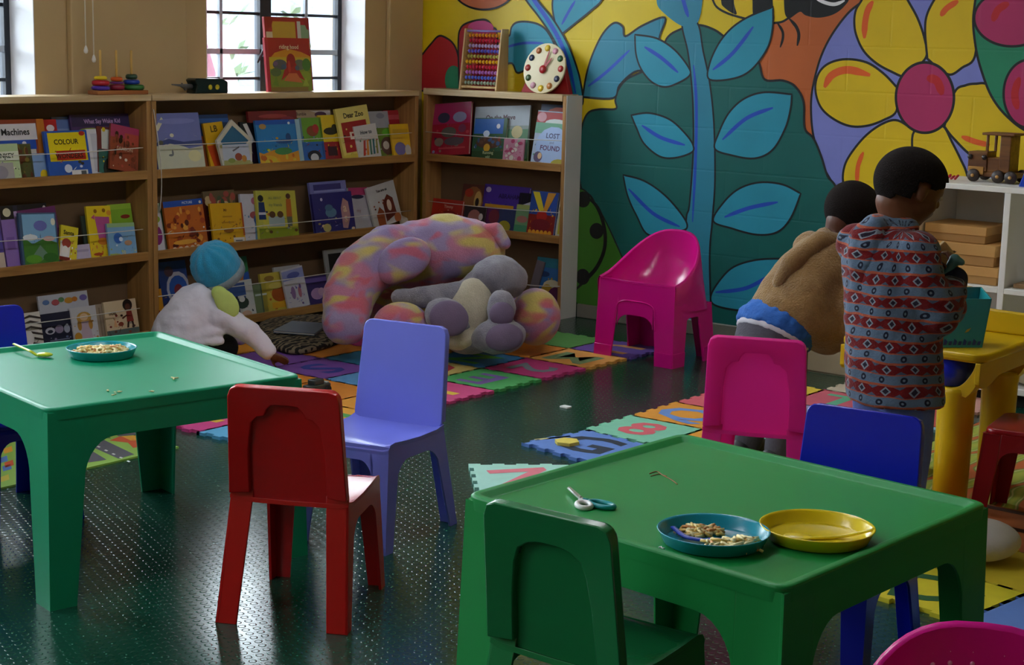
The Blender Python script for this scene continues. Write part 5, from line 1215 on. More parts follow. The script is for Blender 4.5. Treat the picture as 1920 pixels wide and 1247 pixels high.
# ---- patterned fleece
def pattern_mat(root_dir):
    m = bpy.data.materials.new('woven_pattern_fleece'); m.use_nodes = True
    nt = m.node_tree; N = nt.nodes; L = nt.links; b = N['Principled BSDF']
    b.inputs['Roughness'].default_value = 0.95; b.inputs['Sheen Weight'].default_value = 0.2; b.inputs['Specular IOR Level'].default_value = 0.1
    def M(op, a, c=None, d=None):
        n = N.new('ShaderNodeMath'); n.operation = op
        for i, x in enumerate((a, c, d)):
            if x is None: continue
            if isinstance(x, (int, float)): n.inputs[i].default_value = x
            else: L.new(x, n.inputs[i])
        return n.outputs[0]
    tc = N.new('ShaderNodeTexCoord')
    nz = N.new('ShaderNodeTexNoise'); nz.inputs['Scale'].default_value = 9; nz.inputs['Detail'].default_value = 2
    L.new(tc.outputs['Object'], nz.inputs['Vector'])
    sp = N.new('ShaderNodeSeparateXYZ'); L.new(tc.outputs['Object'], sp.inputs[0])
    x, y, z = sp.outputs
    wob = M('MULTIPLY', M('SUBTRACT', nz.outputs['Fac'], 0.5), 0.03)
    u = M('ADD', M('MULTIPLY', M('ARCTAN2', y, x), 0.135), wob)
    v = M('ADD', z, wob)
    PV, PU = 0.0600, 0.076
    fv = M('FRACT', M('DIVIDE', M('ADD', v, 5.0), PV)); fu = M('FRACT', M('DIVIDE', M('ADD', u, 5.0), PU))
    red = M('LESS_THAN', fv, 0.56)
    a = M('ABSOLUTE', M('SUBTRACT', fu, 0.5)); bb = M('ABSOLUTE', M('DIVIDE', M('SUBTRACT', fv, 0.28), 0.56))
    dm = M('ADD', M('MULTIPLY', a, 2.6), M('MULTIPLY', bb, 1.25))
    dia_o = M('LESS_THAN', dm, 0.50); dia_i = M('LESS_THAN', dm, 0.30)
    bow = M('GREATER_THAN', bb, M('ADD', M('MULTIPLY', M('SUBTRACT', 0.5, a), 1.3), 0.15))
    line = M('LESS_THAN', M('ABSOLUTE', M('SUBTRACT', M('ABSOLUTE', M('SUBTRACT', fv, 0.28)), 0.28)), 0.05)
    fu2 = M('FRACT', M('DIVIDE', M('ADD', u, 5.022), PU*0.8))
    cu = M('MULTIPLY', M('SUBTRACT', fu2, 0.5), PU*0.8); cv = M('MULTIPLY', M('SUBTRACT', fv, 0.79), PV)
    rad = M('SQRT', M('ADD', M('MULTIPLY', cu, cu), M('MULTIPLY', cv, cv)))
    dot = M('LESS_THAN', rad, 0.0088); doti = M('LESS_THAN', rad, 0.0034)
    def mix(f, A, B):
        n = N.new('ShaderNodeMix'); n.data_type = 'RGBA'
        L.new(f, n.inputs['Factor'])
        for nm, q in (('A', A), ('B', B)):
            if isinstance(q, str): n.inputs[nm].default_value = lin(q)
            else: L.new(q, n.inputs[nm])
        return n.outputs['Result']
    blue = mix(dot, '#5f7288', '#1c2234'); blue = mix(doti, blue, '#6f7c8c')
    rd = mix(bow, '#6e1518', '#525c70'); rd = mix(dia_o, rd, '#868e98'); rd = mix(dia_i, rd, '#2a2434')
    c = mix(red, blue, rd); c = mix(line, c, '#a8553c')
    L.new(c, b.inputs['Base Color'])
    n2 = N.new('ShaderNodeTexNoise'); n2.inputs['Scale'].default_value = 220; L.new(tc.outputs['Object'], n2.inputs['Vector'])
    bp = N.new('ShaderNodeBump'); bp.inputs['Strength'].default_value = 0.5; bp.inputs['Distance'].default_value = 0.004
    L.new(n2.outputs['Fac'], bp.inputs['Height']); L.new(bp.outputs['Normal'], b.inputs['Normal'])
    return m

# ---- child in the patterned coat
D1 = 4.62
HB = flat(RIGHT); FB = flat(FWD)
F1 = (HB*0.80+FB*0.60).normalized(); L1 = F1.cross(Z1).normalized()      # L1 = his right hand side
bc = Pd(1676, 700, D1); P1 = thing('person', 'child standing with back turned in a red and blue patterned hooded coat, holding toys', 'person', (bc.x, bc.y, 0))
FH = (HB*0.96+FB*0.28).normalized(); fd = (FH*0.94-Z1*0.30).normalized(); ud = (Z1*0.95+FH*0.30).normalized(); hc = Pd(1704, 352, D1); hs = 0.101
g = G(); head(g, hc, fd, ud, hs)
nk = Pd(1688, 425, D1); sh = Pd(1663, 468, D1); ch = Pd(1668, 560, D1); hp = Pd(1676, 712, D1)
g.cap(hc-ud*0.05-fd*0.03, nk, 0.052, 0.048); g.cap(nk, sh, 0.05, 0.075)
g.cap(sh+L1*0.075, sh-L1*0.075, 0.052, 0.052); g.cap(sh, ch, 0.085, 0.09); g.cap(ch, hp, 0.09, 0.095)
feet = []
for q in (-1, 1):
    h = hp+L1*q*0.052; h.z = hp.z; a = V((h.x, h.y, 0.05)); kn = h.lerp(a, 0.5)+F1*0.012
    g.cap(h, kn, 0.068, 0.05); g.cap(kn, a, 0.048, 0.036); feet.append((h, kn, a))
sR = sh+L1*0.105; eR = Pd(1758, 588, D1-0.10); wR = Pd(1789, 528, D1-0.03); sL = sh-L1*0.105; eL = Pd(1775, 575, D1+0.22); wL = Pd(1775, 525, D1+0.12)
for s_, e_, w_ in ((sR, eR, wR), (sL, eL, wL)): g.cap(s_, e_, 0.040, 0.034); g.cap(e_, w_, 0.034, 0.025)
hand(g, wR, (Pd(1786, 478, D1-0.02)-wR), -HB*0.7+FB*0.5, 0.095, 0.7, 1); hand(g, wL, Pd(1772, 480, D1+0.10)-wL, HB*0.5-FB*0.6, 0.095, 0.7, -1)
organic(g, 'body', SKIN, P1, 0.0055, 4)
eyes(P1, hc, fd, ud, hs)
lr = fd.cross(ud)
def keep1(p):
    a, b_ = p.dot(fd)/hs, p.dot(ud)/hs
    l_ = abs(p.dot(lr))/hs
    if l_ > 0.55 and -0.24 < a < 0.16: return b_ > 0.20
    if a > 0.62: return b_ > 0.46
    if a > 0.16: return b_ > 0.10+0.5*max(0, a-0.3)
    if l_ > 0.30 and a > -0.60: return b_ > -0.30+0.5*max(0, a+0.24)
    return b_ > -0.60+0.5*max(0, a+0.4)
hair_cap(P1, hc, fd, ud, hs, keep1, HAIR, 1.012)
PAT = pattern_mat(None)
g = G()
def rg(px, py, a, b_): return (Pd(px, py, D1), L1*a, F1*b_)
loft(g, [rg(1679, 752, .142, .132), rg(1677, 700, .142, .13), rg(1675, 620, .140, .128), rg(1670, 550, .138, .122), rg(1664, 490, .136, .112), rg(1662, 455, .118, .095), rg(1668, 428, .080, .072), rg(1678, 412, .058, .056)])
g.cap(sR, Pd(1728, 530, D1-0.10), 0.066, 0.064); g.cap(Pd(1728, 530, D1-0.10), eR, 0.064, 0.062); g.cap(eR, Pd(1781, 546, D1-0.06), 0.060, 0.047)
g.cap(sL, eL, 0.064, 0.060); g.cap(eL, wL, 0.058, 0.044)
coat = organic(g, 'coat', PAT, P1, 0.008, 4, extra=[folds(.016, .08)])
# hood lying on the back
g = G()
E(g, 1632, 478, D1-0.03, 44, 66, 0.06, 8); E(g, 1624, 535, D1-0.02, 30, 34, 0.05); K(g, (1640, 428, D1-.02, .038), (1700, 428, D1-.03, .032)); K(g, (1618, 445, D1-.02, .04), (1645, 425, D1-.04, .038))
coat = organic(g, 'hood', PAT, P1, 0.008, 4, extra=[folds(.02, .05)])
g = G(); g.cap(Pd(1783, 542, D1-0.055), Pd(1791, 524, D1-0.035), 0.043, 0.036); organic(g, 'cuff', mat('#171c3a', 0.9, 0.1, 80, 0.3), P1, 0.006, 3)
g = G()
for q, (h, kn, a) in zip((-1, 1), feet):
    g.cap(h+Z1*0.03, kn, 0.080, 0.068); g.cap(kn, a+Z1*0.03, 0.066, 0.060)
organic(g, 'jeans', DENIM, P1, 0.009, 4)
for (h, kn, a) in feet:
    g = G(); g.cap(V((a.x, a.y, 0.038))-F1*0.03, V((a.x, a.y, 0.032))+F1*0.08, 0.040, 0.034); g.span((a.x-.03, a.y-.03, 0.004), (a.x+.03, a.y+.03, 0.05))
    organic(g, 'shoe', SHOE, P1, 0.006, 3)
# what the child holds
c = Pd(1764, 482, D1+0.03)
card = [Pd(1742, 478, D1+.02), Pd(1772, 452, D1+.02), Pd(1790, 474, D1+.03), Pd(1786, 500, D1+.05), Pd(1752, 516, D1+.03)]
o = G().prism(card, FB*0.022).build('toy_board', wood('#b08a58', '#d4b27c', 'Z'), None, bevel=0.003); tag(o, 'pale wooden toy board held up by the child in the patterned coat', 'toy')
g = G(); K(g, (1778, 506, D1-.045, .012), (1790, 486, D1-.05, .016)); K(g, (1790, 486, D1-.05, .015), (1803, 492, D1-.05, .010)); K(g, (1765, 520, D1-.045, .008), (1780, 505, D1-.045, .012))
o = organic(g, 'toy_figure', plastic('#4c7c82'), None, 0.004, 3); tag(o, 'small grey-teal toy figure in the hand of the child in the patterned coat', 'toy')

# ---- bending child in the brown fleece
D2 = 5.50
F2 = (HB*0.82+FB*0.57).normalized(); L2 = F2.cross(Z1).normalized()
hp2 = Pd(1450, 628, D2); P2 = thing('person', 'child bending forward in a tan fleece over a blue shirt, behind the pink chair', 'person', (hp2.x, hp2.y, 0))
hc2 = Pd(1596, 402, D2); fd2 = (F2*0.85-Z1*0.5).normalized(); ud2 = (Z1*0.85+F2*0.5).normalized(); hs2 = 0.097
g = G(); head(g, hc2, fd2, ud2, hs2)
sh2 = Pd(1562, 476, D2); md2 = Pd(1510, 550, D2)
g.cap(hc2-ud2*0.04-fd2*0.03, Pd(1572, 452, D2), 0.05, 0.05); g.cap(Pd(1572, 452, D2), sh2, 0.05, 0.07); g.cap(sh2, md2, 0.085, 0.09); g.cap(md2, hp2, 0.09, 0.095)
g.cap(sh2+L2*0.07, sh2-L2*0.07, .055, .055)
legs2 = []
for q in (-1, 1):
    h = hp2+L2*q*0.055-Z1*0.01; a = V((hp2.x, hp2.y, 0.05))+L2*q*0.075-F2*0.02; kn = h.lerp(a, 0.52)+F2*0.03
    g.cap(h, kn, 0.068, 0.05); g.cap(kn, a, 0.048, 0.036); legs2.append((h, kn, a))
arms2 = []
for q in (-1, 1):
    s_ = sh2+L2*q*0.10; e_ = Pd(1592, 575, D2-0.10*q); w_ = Pd(1612, 642, D2-0.08*q)
    g.cap(s_, e_, 0.040, 0.034); g.cap(e_, w_, 0.034, 0.026); arms2.append((s_, e_, w_)); hand(g, w_, (HB*0.7-Z1*0.5), -Z1, 0.09, 0.5, q)
organic(g, 'body', SKIN2, P2, 0.006, 4); eyes(P2, hc2, fd2, ud2, hs2)
hair_cap(P2, hc2, fd2, ud2, hs2, lambda p: p.dot(ud2)/hs2 > (0.5 if p.dot(fd2)/hs2 > 0.5 else (-0.05 if p.dot(fd2)/hs2 > -0.1 else -0.55)), HAIR, 1.035)
FLE = fur_mat('tan_fleece', [(0.3, '#8a6a42'), (0.7, '#a5824f')], 10.0, 0.9)
ax = (sh2-hp2).normalized(); sd = L2
ot = ax.cross(sd).normalized()
g = G()
loft(g, [(Pd(1472, 618, D2), sd*.155, ot*.128), (Pd(1482, 598, D2), sd*.16, ot*.135), (Pd(1510, 555, D2), sd*.155, ot*.135), (Pd(1535, 515, D2), sd*.15, ot*.125), (Pd(1558, 478, D2), sd*.13, ot*.10), (Pd(1572, 452, D2), sd*.08, ot*.072)])
E(g, 1525, 600, D2-.02, 70, 55, .12, 40); E(g, 1545, 622, D2+.02, 48, 42, .10, 30)
for s_, e_, w_ in arms2: g.cap(s_, e_, 0.068, 0.062); g.cap(e_, w_, 0.060, 0.046)
organic(g, 'fleece_jacket', FLE, P2, 0.010, 4, extra=[folds(.02, .09)])
g = G(); K(g, (1464, 530, D2-.06, .030), (1488, 492, D2-.075, .040)); K(g, (1488, 492, D2-.075, .040), (1540, 452, D2-.075, .038)); K(g, (1540, 452, D2-.075, .038), (1580, 455, D2-.07, .03)); K(g, (1470, 520, D2-.03, .03), (1545, 442, D2-.03, .03)); organic(g, 'hood', FLE, P2, 0.009, 4)
g = G(); loft(g, [(Pd(1447, 630, D2), sd*.145, ot*.118), (Pd(1458, 612, D2), sd*.152, ot*.125), (Pd(1476, 590, D2), sd*.14, ot*.11)]); organic(g, 'blue_shirt', mat('#2460b0', 0.85, 0.12, 40, 0.3, 100), P2, 0.008, 3, extra=[folds(.014, .03)])
g = G(); loft(g, [(Pd(1443, 637, D2), sd*.136, ot*.111), (Pd(1449, 628, D2), sd*.142, ot*.116), (Pd(1456, 616, D2), sd*.135, ot*.11)]); organic(g, 'white_vest', mat('#c9c6ce', 0.85), P2, 0.008, 3)
g = G(); loft(g, [(hp2-Z1*.10, L2*.125, F2*.10), (hp2-Z1*.03-F2*.015, L2*.132, F2*.112), (Pd(1447, 627, D2), sd*.134, ot*.108)])
for h, kn, a in legs2: g.cap(h, kn, 0.078, 0.062); g.cap(kn, a+Z1*.02, 0.06, 0.05)
organic(g, 'trousers', mat('#4a4650', 0.9, 0.08, 40, 0.2), P2, 0.009, 4)
for (h, kn, a) in legs2:
    g = G(); g.cap(V((a.x, a.y, 0.042))-F2*.03, V((a.x, a.y, 0.034))+F2*.08, 0.042, 0.035); organic(g, 'shoe', SHOE, P2, 0.006, 3)

# ---- toddler
D3 = 6.93
F3 = (HB*0.75+FB*0.66).normalized(); L3 = F3.cross(Z1).normalized()
hp3 = Pd(335, 655, D3); P3 = thing('person', 'toddler in a white jacket and turquoise knitted hat crouching before the bookcase', 'person', (hp3.x, hp3.y, 0))
hc3 = Pd(405, 507, D3); fd3 = (F3*0.9-Z1*0.25).normalized(); ud3 = (Z1*0.95+F3*0.25).normalized(); hs3 = 0.094
g = G(); head(g, hc3, fd3, ud3, hs3)
sh3 = Pd(392, 585, D3)
hp3.z = 0.11
g.cap(hc3-ud3*.04, sh3, .045, .06); g.cap(sh3, hp3, .08, .09); g.cap(sh3+L3*.06, sh3-L3*.06, .05, .05)
wA = Pd(508, 664, D3-.05); wA.z = max(wA.z, 0.05); eA = Pd(470, 625, D3-.06); sA = sh3+L3*.085
g.cap(sA, eA, .036, .03); g.cap(eA, wA, .03, .022); hand(g, wA-HB*.012, (HB*0.85+FB*.1-Z1*0.32), -Z1*.5-FB*.85, .088, .35, 1)
sB = sh3-L3*.085; eB = sB+F3*.10-Z1*.08; wB = eB+F3*.10-Z1*.06
g.cap(sB, eB, .036, .03); g.cap(eB, wB, .03, .022); hand(g, wB, F3-Z1*.3, -Z1, .075, .3, -1)
lg3 = []
for q in (-1, 1):
    kn = hp3+F3*.17+L3*q*.09; kn.z = .085; an = kn-F3*.12-L3*q*.02; an.z = .045
    g.cap(hp3+L3*q*.05, kn, .062, .05); g.cap(kn, an, .045, .034); lg3.append((hp3+L3*q*.05, kn, an))
organic(g, 'body', SKIN2, P3, .006, 4); eyes(P3, hc3, fd3, ud3, hs3)
WJ = mat('#e4e1ec', 0.8, 0.05, 12, 0.25, 60)
a3 = (sh3-hp3).normalized(); o3 = a3.cross(L3).normalized()
g = G(); loft(g, [(Pd(330, 655, D3), L3*.135, o3*.125), (Pd(346, 622, D3), L3*.14, o3*.13), (Pd(366, 590, D3), L3*.13, o3*.118), (Pd(378, 564, D3), L3*.108, o3*.095), (Pd(390, 545, D3), L3*.065, o3*.06)])
g.cap(sA, eA, .056, .050); g.cap(eA, eA.lerp(wA, .84), .048, .036); g.cap(sB, eB, .056, .048); g.cap(eB, wB, .046, .036)
for t in ((372, 604, 330, 600), (360, 628, 420, 622), (345, 645, 415, 640)):
    K(g, (t[0], t[1], D3-.10, .022), (t[2], t[3], D3-.085, .016))
organic(g, 'white_jacket', WJ, P3, .009, 3, extra=[folds(.018, .06)])
g = G(); E(g, 425, 568, D3-.105, 31, 20, .014, 52); E(g, 413, 552, D3-.09, 19, 15, .015, 40); organic(g, 'lime_hood', mat('#c2d672', 0.8, 0.06, 20, 0.2), P3, .005, 3)
g = G()
for h, kn, a in lg3: g.cap(h, kn, .072, .058); g.cap(kn, a, .052, .042)
organic(g, 'dark_trousers', mat('#14141c', 0.9), P3, .009, 3)
# knitted hat with gathered top
hax = (DOWN*-0.72 - RIGHT*0.36 - FWD*0.60).normalized(); hx = hax.orthogonal().normalized(); hy = hax.cross(hx)
hcen = Pd(404, 498, D3); prof = [(-0.052, 0.094), (-0.03, 0.101), (0.0, 0.104), (0.03, 0.099), (0.058, 0.088), (0.080, 0.069), (0.096, 0.044), (0.104, 0.022), (0.105, 0.006)]
vs = []; n = 72
for h, rr in prof:
    for k in range(n):
        t = 2*math.pi*k/n; fz = max(0.0, min(1.0, (h+0.01)/0.09)); r2 = rr*(1+0.085*fz*math.sin(10*t))*(1+0.010*math.sin(36*t))
        vs.append(hcen+hax*h+hx*(r2*math.cos(t))+hy*(r2*math.sin(t)))
k = len(prof); fs = [(i*n+j, i*n+(j+1) % n, (i+1)*n+(j+1) % n, (i+1)*n+j) for i in range(k-1) for j in range(n)]+[tuple((k-1)*n+j for j in range(n))]
g = G(); g.add(vs, fs, 0, True)
o = g.build('knitted_hat', mat('#2aa3cf', 0.9, 0.1, 60, 0.6, 250, sheen=0.3), P3, clean=False); s_ = o.modifiers.new('s', 'SOLIDIFY'); s_.thickness = 0.006
g = G(); vs = []
for h, rr in ((-0.072, 0.097), (-0.070, 0.103), (-0.05, 0.107), (-0.032, 0.105), (-0.032, 0.098)):
    for j in range(n):
        t = 2*math.pi*j/n; vs.append(hcen+hax*h+hx*(rr*math.cos(t))+hy*(rr*math.sin(t)))
g.add(vs, [(i*n+j, i*n+(j+1) % n, (i+1)*n+(j+1) % n, (i+1)*n+j) for i in range(4) for j in range(n)], 0, True)
o = g.build('hat_brim', mat('#8f9ea6', 0.95, 0.1, 60, 0.6, 250), P3, clean=False); o['label'] = 'greyish turned-up brim'
# ================================================================== mats on the floor
TH = 0.012
def jig(s, n=8, a=0.014):
    """outline of a foam tile with toothed edges, centred, side s"""
    out = []
    h = s/2
    def edge(p, q, nrm, sign):
        d = q-p
        for k in range(n):
            v = a*sign if k % 2 else 0.0
            w = 0.13/n*(1 if (k % 2) else -1)
            t0, t1 = k/n, (k+1)/n
            if k == 0: out.append(p)
            else: out.append(p+d*t0+nrm*v)
            out.append(p+d*t1+nrm*v)
    c = [V((-h, -h, 0)), V((h, -h, 0)), V((h, h, 0)), V((-h, h, 0))]
    edge(c[0], c[1], V((0, -1, 0)), -1); edge(c[1], c[2], V((1, 0, 0)), 1); edge(c[2], c[3], V((0, 1, 0)), 1); edge(c[3], c[0], V((-1, 0, 0)), -1)
    return out
def foam(h): return mat(h, 0.75, 0.05, 25.0, 0.12, 400.0)
def tile(parent, x, y, rz, hexc, glyph=None, gh=None, grot=0, s=0.317, z=0.0, gs=0.27, hole=None):
    R = Matrix.Rotation(rz, 3, 'Z'); c = V((x, y, z))
    g = G(); g.prism([c+R @ p for p in jig(s)], (0, 0, TH))
    o = g.build('foam_tile', foam(hexc), parent)
    if glyph:
        ex = R @ V((math.cos(grot), math.sin(grot), 0)); ey = R @ V((-math.sin(grot), math.cos(grot), 0))
        m = text_mesh(glyph); k = gs
        g = G(); g.add([c+ex*(p[0]*k*1.15)+ey*(p[1]*k)+V((0, 0, TH+0.0006)) for p in m[0]], m[1])
        q = g.build('inlaid_shape', foam(gh), o)
    return o
root = thing('foam_puzzle_mat', 'mat of coloured interlocking foam letter tiles in front of the bookcases', 'mat', (-4.8, 5.1, 0))
cols = {(0, 0): ('#5fb2e0', None), (1, 0): ('#d9438f', 'J', '#e3c33a'), (2, 0): ('#e39a2a', None), (0, 1): ('#e3a02a', 'K', '#4a9a4a'), (1, 1): ('#5fb26a', 'H', '#d9438f'), (2, 1): ('#d9438f', None),
    (0, 2): ('#e39a2a', 'A', '#4a6ac0'), (1, 2): ('#e08a22', None), (2, 2): ('#e08a22', None), (3, 2): ('#5fb26a', None), (0, 3): ('#d0427f', 'I', '#e3c33a'), (1, 3): ('#5a9ad0', 'L', '#e3c33a'), (2, 3): ('#7a4aa0', 'S', '#33429a'), (3, 3): ('#7a4aa0', None), (4, 3): ('#e39a2a', None),
    (0, 4): ('#4fae5f', 'E', '#7d62a8'), (1, 4): ('#dcc774', 'O', '#c23a4a'), (2, 4): ('#2a7a9a', None), (3, 4): ('#e08a22', None), (4, 4): ('#d9438f', None),
    (0, 5): ('#c2377c', '2', '#7a8a92'), (1, 5): ('#2f7cb0', 'Z', '#4fae3f'), (2, 5): ('#e39a2a', 'P', '#7a4aa0'), (3, 5): ('#d9438f', None), (4, 5): ('#5fb26a', None),
    (0, 6): ('#e0a04a', 'M', '#7a9a6a'), (1, 6): ('#e08a22', None), (2, 6): ('#4fae5f', None), (3, 6): ('#e39a2a', None), (0, 7): ('#6a48a0', 'U', '#d99a5a'), (1, 7): ('#5a9a4a', None), (2, 7): ('#3f8a4a', None), (3, 7): ('#d9438f', None)}
for (i, j), c in cols.items():
    tile(root, -4.0-0.317*(i+0.5), 3.81+0.317*(j+0.5), 0, c[0], c[1], c[2] if len(c) > 2 else None, grot=-1.57 if (i+j) % 2 else 3.14)
root = thing('foam_puzzle_mat', 'second foam letter mat on the right, running under the pink chair', 'mat', (-3.0, 5.3, 0))
x0, y0 = -3.345, 4.77
c2 = {(0, 0): ('#7fc9a8', '8', '#d9606a'), (0, 1): ('#e0962a', 'Q', '#6a8fd0'), (0, 2): ('#d9606a', None), (0, 3): ('#e3c33a', None), (1, 0): ('#e39a2a', None), (1, 1): ('#7fc9a8', None), (1, 2): ('#9a8fc0', None), (1, 3): ('#c9596a', 'T', '#5fb28a'), (1, 4): ('#c8b8a0', 'B', '#3a3a30'),
    (2, 0): ('#9ab84a', None), (2, 1): ('#d9606a', None), (2, 2): ('#8ab8d0', None), (2, 3): ('#cf5a50', None), (2, 4): ('#d9a090', None), (2, -1): ('#a9b84a', None)}
for (i, j), c in c2.items():
    tile(root, x0+0.317*(i+0.5), y0+0.317*(j+0.5), 0, c[0], c[1], c[2] if len(c) > 2 else None, grot=0.0)
root = thing('foam_tile_piece', 'blue foam tile with a dark cut-out letter and a yellow piece lying in it', 'mat', (-3.21, 4.60, 0))
tile(root, -3.200, 4.600, -0.18, '#5f86cf', 'G', '#1c2a3c', grot=0.2, gs=0.30)
o = G().prism([V((-3.255+.045*math.cos(t), 4.565+.045*math.sin(t), TH)) for t in [.3+i*math.pi/3 for i in range(6)]], (0, 0, .012)).build('hexagon_piece', foam('#e3cf5a'), root)
G().prism([V((-3.36, 4.53, 0.0)), V((-3.30, 4.66, 0.0)), V((-3.285, 4.65, 0)), V((-3.345, 4.52, 0))], (-0.02, 0.01, 0.012)).build('edge_strip', foam('#dcd08a'), root)
root = thing('foam_tile_piece', 'loose mint foam tile with a pink letter beside the right green table', 'mat', (-3.113, 4.122, 0), 0)
tile(root, -3.100, 4.100, math.radians(43), '#a8dccb', 'N', '#e07a86', grot=-1.57+0.2)
root = thing('foam_puzzle_mat', 'yellow and blue foam tiles behind the right green table', 'mat', (-1.5, 4.0, 0))
a = math.radians(-8.6); R2 = Matrix.Rotation(a, 3, 'Z')
for (i, j), c in {(0, 0): ('#d6c81f', 'D', '#1f5a2a'), (1, 0): ('#5f86cf', None), (0, 1): ('#cdb61f', None), (1, 1): ('#d6b81f', 'V', '#5fae8a'), (2, 0): ('#5f86cf', None), (2, 1): ('#dca02a', None)}.items():
    p = V((-1.80, 3.815, 0))+R2 @ V((0.317*(i+0.5), 0.317*(j+0.5), 0))
    tile(root, p.x, p.y, a, c[0], c[1], c[2] if len(c) > 2 else None, grot=0.4, gs=0.3)

def flatpoly(g, px, mi, z):
    pts = [Pz(x, y, z) for x, y in px]
    return g.add(pts, [tuple(range(len(pts)))], mi)
# printed road mat under and behind the left table
root = thing('road_play_mat', 'printed play mat with a grey road behind the left green table', 'mat', (-4.6, 3.0, 0))
G().span((-5.05, 2.2, 0), (-4.215, 3.64, 0.006)).build('mat_sheet', mat('#8fb84a', 0.8, 0.06, 8), root)
g = G()
ms = [mat('#56545c', 0.8, 0.05), mat('#d9d9d6', 0.8), mat('#c8501f', 0.8), mat('#e0a02a', 0.8), mat('#3f6f2a', 0.8), mat('#4f78b8', 0.8), mat('#c9b83a', 0.8)]
Z = 0.0066
flatpoly(g, [(150, 818), (168, 812), (252, 852), (222, 860), (150, 828)], 0, Z)
flatpoly(g, [(205, 806), (262, 806), (262, 815), (222, 818)], 0, Z); flatpoly(g, [(150, 846), (160, 838), (200, 862), (160, 868)], 0, Z)
for k in range(5):
    x, y = 172+14*k, 826+6.8*k
    flatpoly(g, [(x+12, y+10), (x+17, y+12), (x+14, y+13.5), (x+9, y+11.5)], 1, Z+.0004)
flatpoly(g, [(164, 834), (180, 824), (190, 829), (175, 838)], 1, Z+.0004)
flatpoly(g, [(205, 826), (225, 818), (265, 826), (268, 836), (250, 840), (240, 830)], 2, Z); flatpoly(g, [(228, 818), (262, 816), (270, 826), (245, 826)], 3, Z); flatpoly(g, [(178, 812), (200, 812), (208, 822), (196, 822)], 4, Z)
for k, (mi, x, y) in enumerate(((5, 5, 860), (3, 14, 842), (5, 12, 875), (6, 8, 895), (2, 16, 868))):
    flatpoly(g, [(x-8, y), (x+8, y-6), (x+10, y+4), (x-6, y+9)], mi, Z)
g.build('printed_road', ms, root, clean=False)
# printed jungle mat at the right
root = thing('printed_play_mat', 'green and orange printed play mat under the yellow table and red stool', 'mat', (-1.8, 5.2, 0))
jm = bpy.data.materials.new('jungle_print'); jm.use_nodes = True
nt = jm.node_tree; N = nt.nodes; L = nt.links; b = N['Principled BSDF']; b.inputs['Roughness'].default_value = 0.7
tc = N.new('ShaderNodeTexCoord'); wv = N.new('ShaderNodeTexWave'); wv.inputs['Scale'].default_value = 3.2; wv.inputs['Distortion'].default_value = 7; wv.inputs['Detail'].default_value = 1; wv.inputs['Detail Scale'].default_value = 1.2
L.new(tc.outputs['Object'], wv.inputs['Vector']); rp = N.new('ShaderNodeValToRGB'); el = rp.color_ramp.elements
while len(el) < 5: el.new(0.5)
for e, (p, c) in zip(el, ((0, '#b8c04a'), (0.35, '#8fae3a'), (0.55, '#d6cf8a'), (0.75, '#5f8a2a'), (0.92, '#c8622a'))): e.position = p; e.color = lin(c)
L.new(wv.outputs['Fac'], rp.inputs['Fac']); L.new(rp.outputs['Color'], b.inputs['Base Color'])
G().span((-2.32, 4.86, 0), (-1.1, 6.15, 0.006)).build('mat_sheet', jm, root)
G().span((-2.2, 4.36, 0), (-1.1, 4.86, 0.006)).build('mat_sheet', mat('#b0602a', 0.75, 0.15, 9), root)
g = G()
for y in (4.42, 4.64, 4.82): g.add([(-2.2, y, .0066), (-1.1, y-.02, .0066), (-1.1, y+.015, .0066), (-2.2, y+.035, .0066)], [(0, 1, 2, 3)], 0)
rr = random.Random(5)
for k in range(16):
    x, y = rr.uniform(-2.15, -1.15), rr.uniform(4.42, 4.8); g.add([(x+.035*math.cos(t), y+.022*math.sin(t), .007) for t in [i*.785 for i in range(8)]], [tuple(range(8))], 1+k % 3)
g.build('printed_band', [mat('#4a1f14', .8), mat('#3a3a4a', .8), mat('#d69a4a', .8), mat('#7a2a1a', .8)], root, clean=False)

# patterned floor cushion with a grey-blue book on it
zeb = bpy.data.materials.new('dark_animal_print'); zeb.use_nodes = True
nt = zeb.node_tree; N = nt.nodes; L = nt.links; b = N['Principled BSDF']; b.inputs['Roughness'].default_value = 0.9
tc = N.new('ShaderNodeTexCoord'); wv = N.new('ShaderNodeTexWave'); wv.inputs['Scale'].default_value = 9; wv.inputs['Distortion'].default_value = 9; wv.inputs['Detail'].default_value = 2; wv.inputs['Detail Scale'].default_value = 2
L.new(tc.outputs['Object'], wv.inputs['Vector']); rp = N.new('ShaderNodeValToRGB'); rp.color_ramp.elements[0].position = 0.45; rp.color_ramp.elements[0].color = lin('#1c1814'); rp.color_ramp.elements[1].position = 0.62; rp.color_ramp.elements[1].color = lin('#84765c')
L.new(wv.outputs['Fac'], rp.inputs['Fac']); L.new(rp.outputs['Color'], b.inputs['Base Color'])
c = Pz(580, 636, 0.03)
pts = [Pz(x, y, 0.0) for x, y in ((492, 648), (560, 672), (665, 640), (690, 622), (640, 604), (500, 612))]
g = G(); cc = sum(pts, V((0, 0, 0)))/len(pts)
loop = spline(pts, 5); 
for zz, f in ((0.013, 0.97), (0.028, 1.0), (0.043, 0.94), (0.050, 0.8), (0.053, 0.4)):
    pass
n = len(loop); vs = []
lv = ((0.013, 0.96), (0.022, 1.0), (0.036, 0.99), (0.047, 0.9), (0.053, 0.6), (0.055, 0.2))
for zz, f in lv: vs += [V((cc.x+(p.x-cc.x)*f, cc.y+(p.y-cc.y)*f, zz)) for p in loop]
fs = [(i*n+j, i*n+(j+1) % n, (i+1)*n+(j+1) % n, (i+1)*n+j) for i in range(len(lv)-1) for j in range(n)]+[tuple(range(n))[::-1], tuple((len(lv)-1)*n+j for j in range(n))]
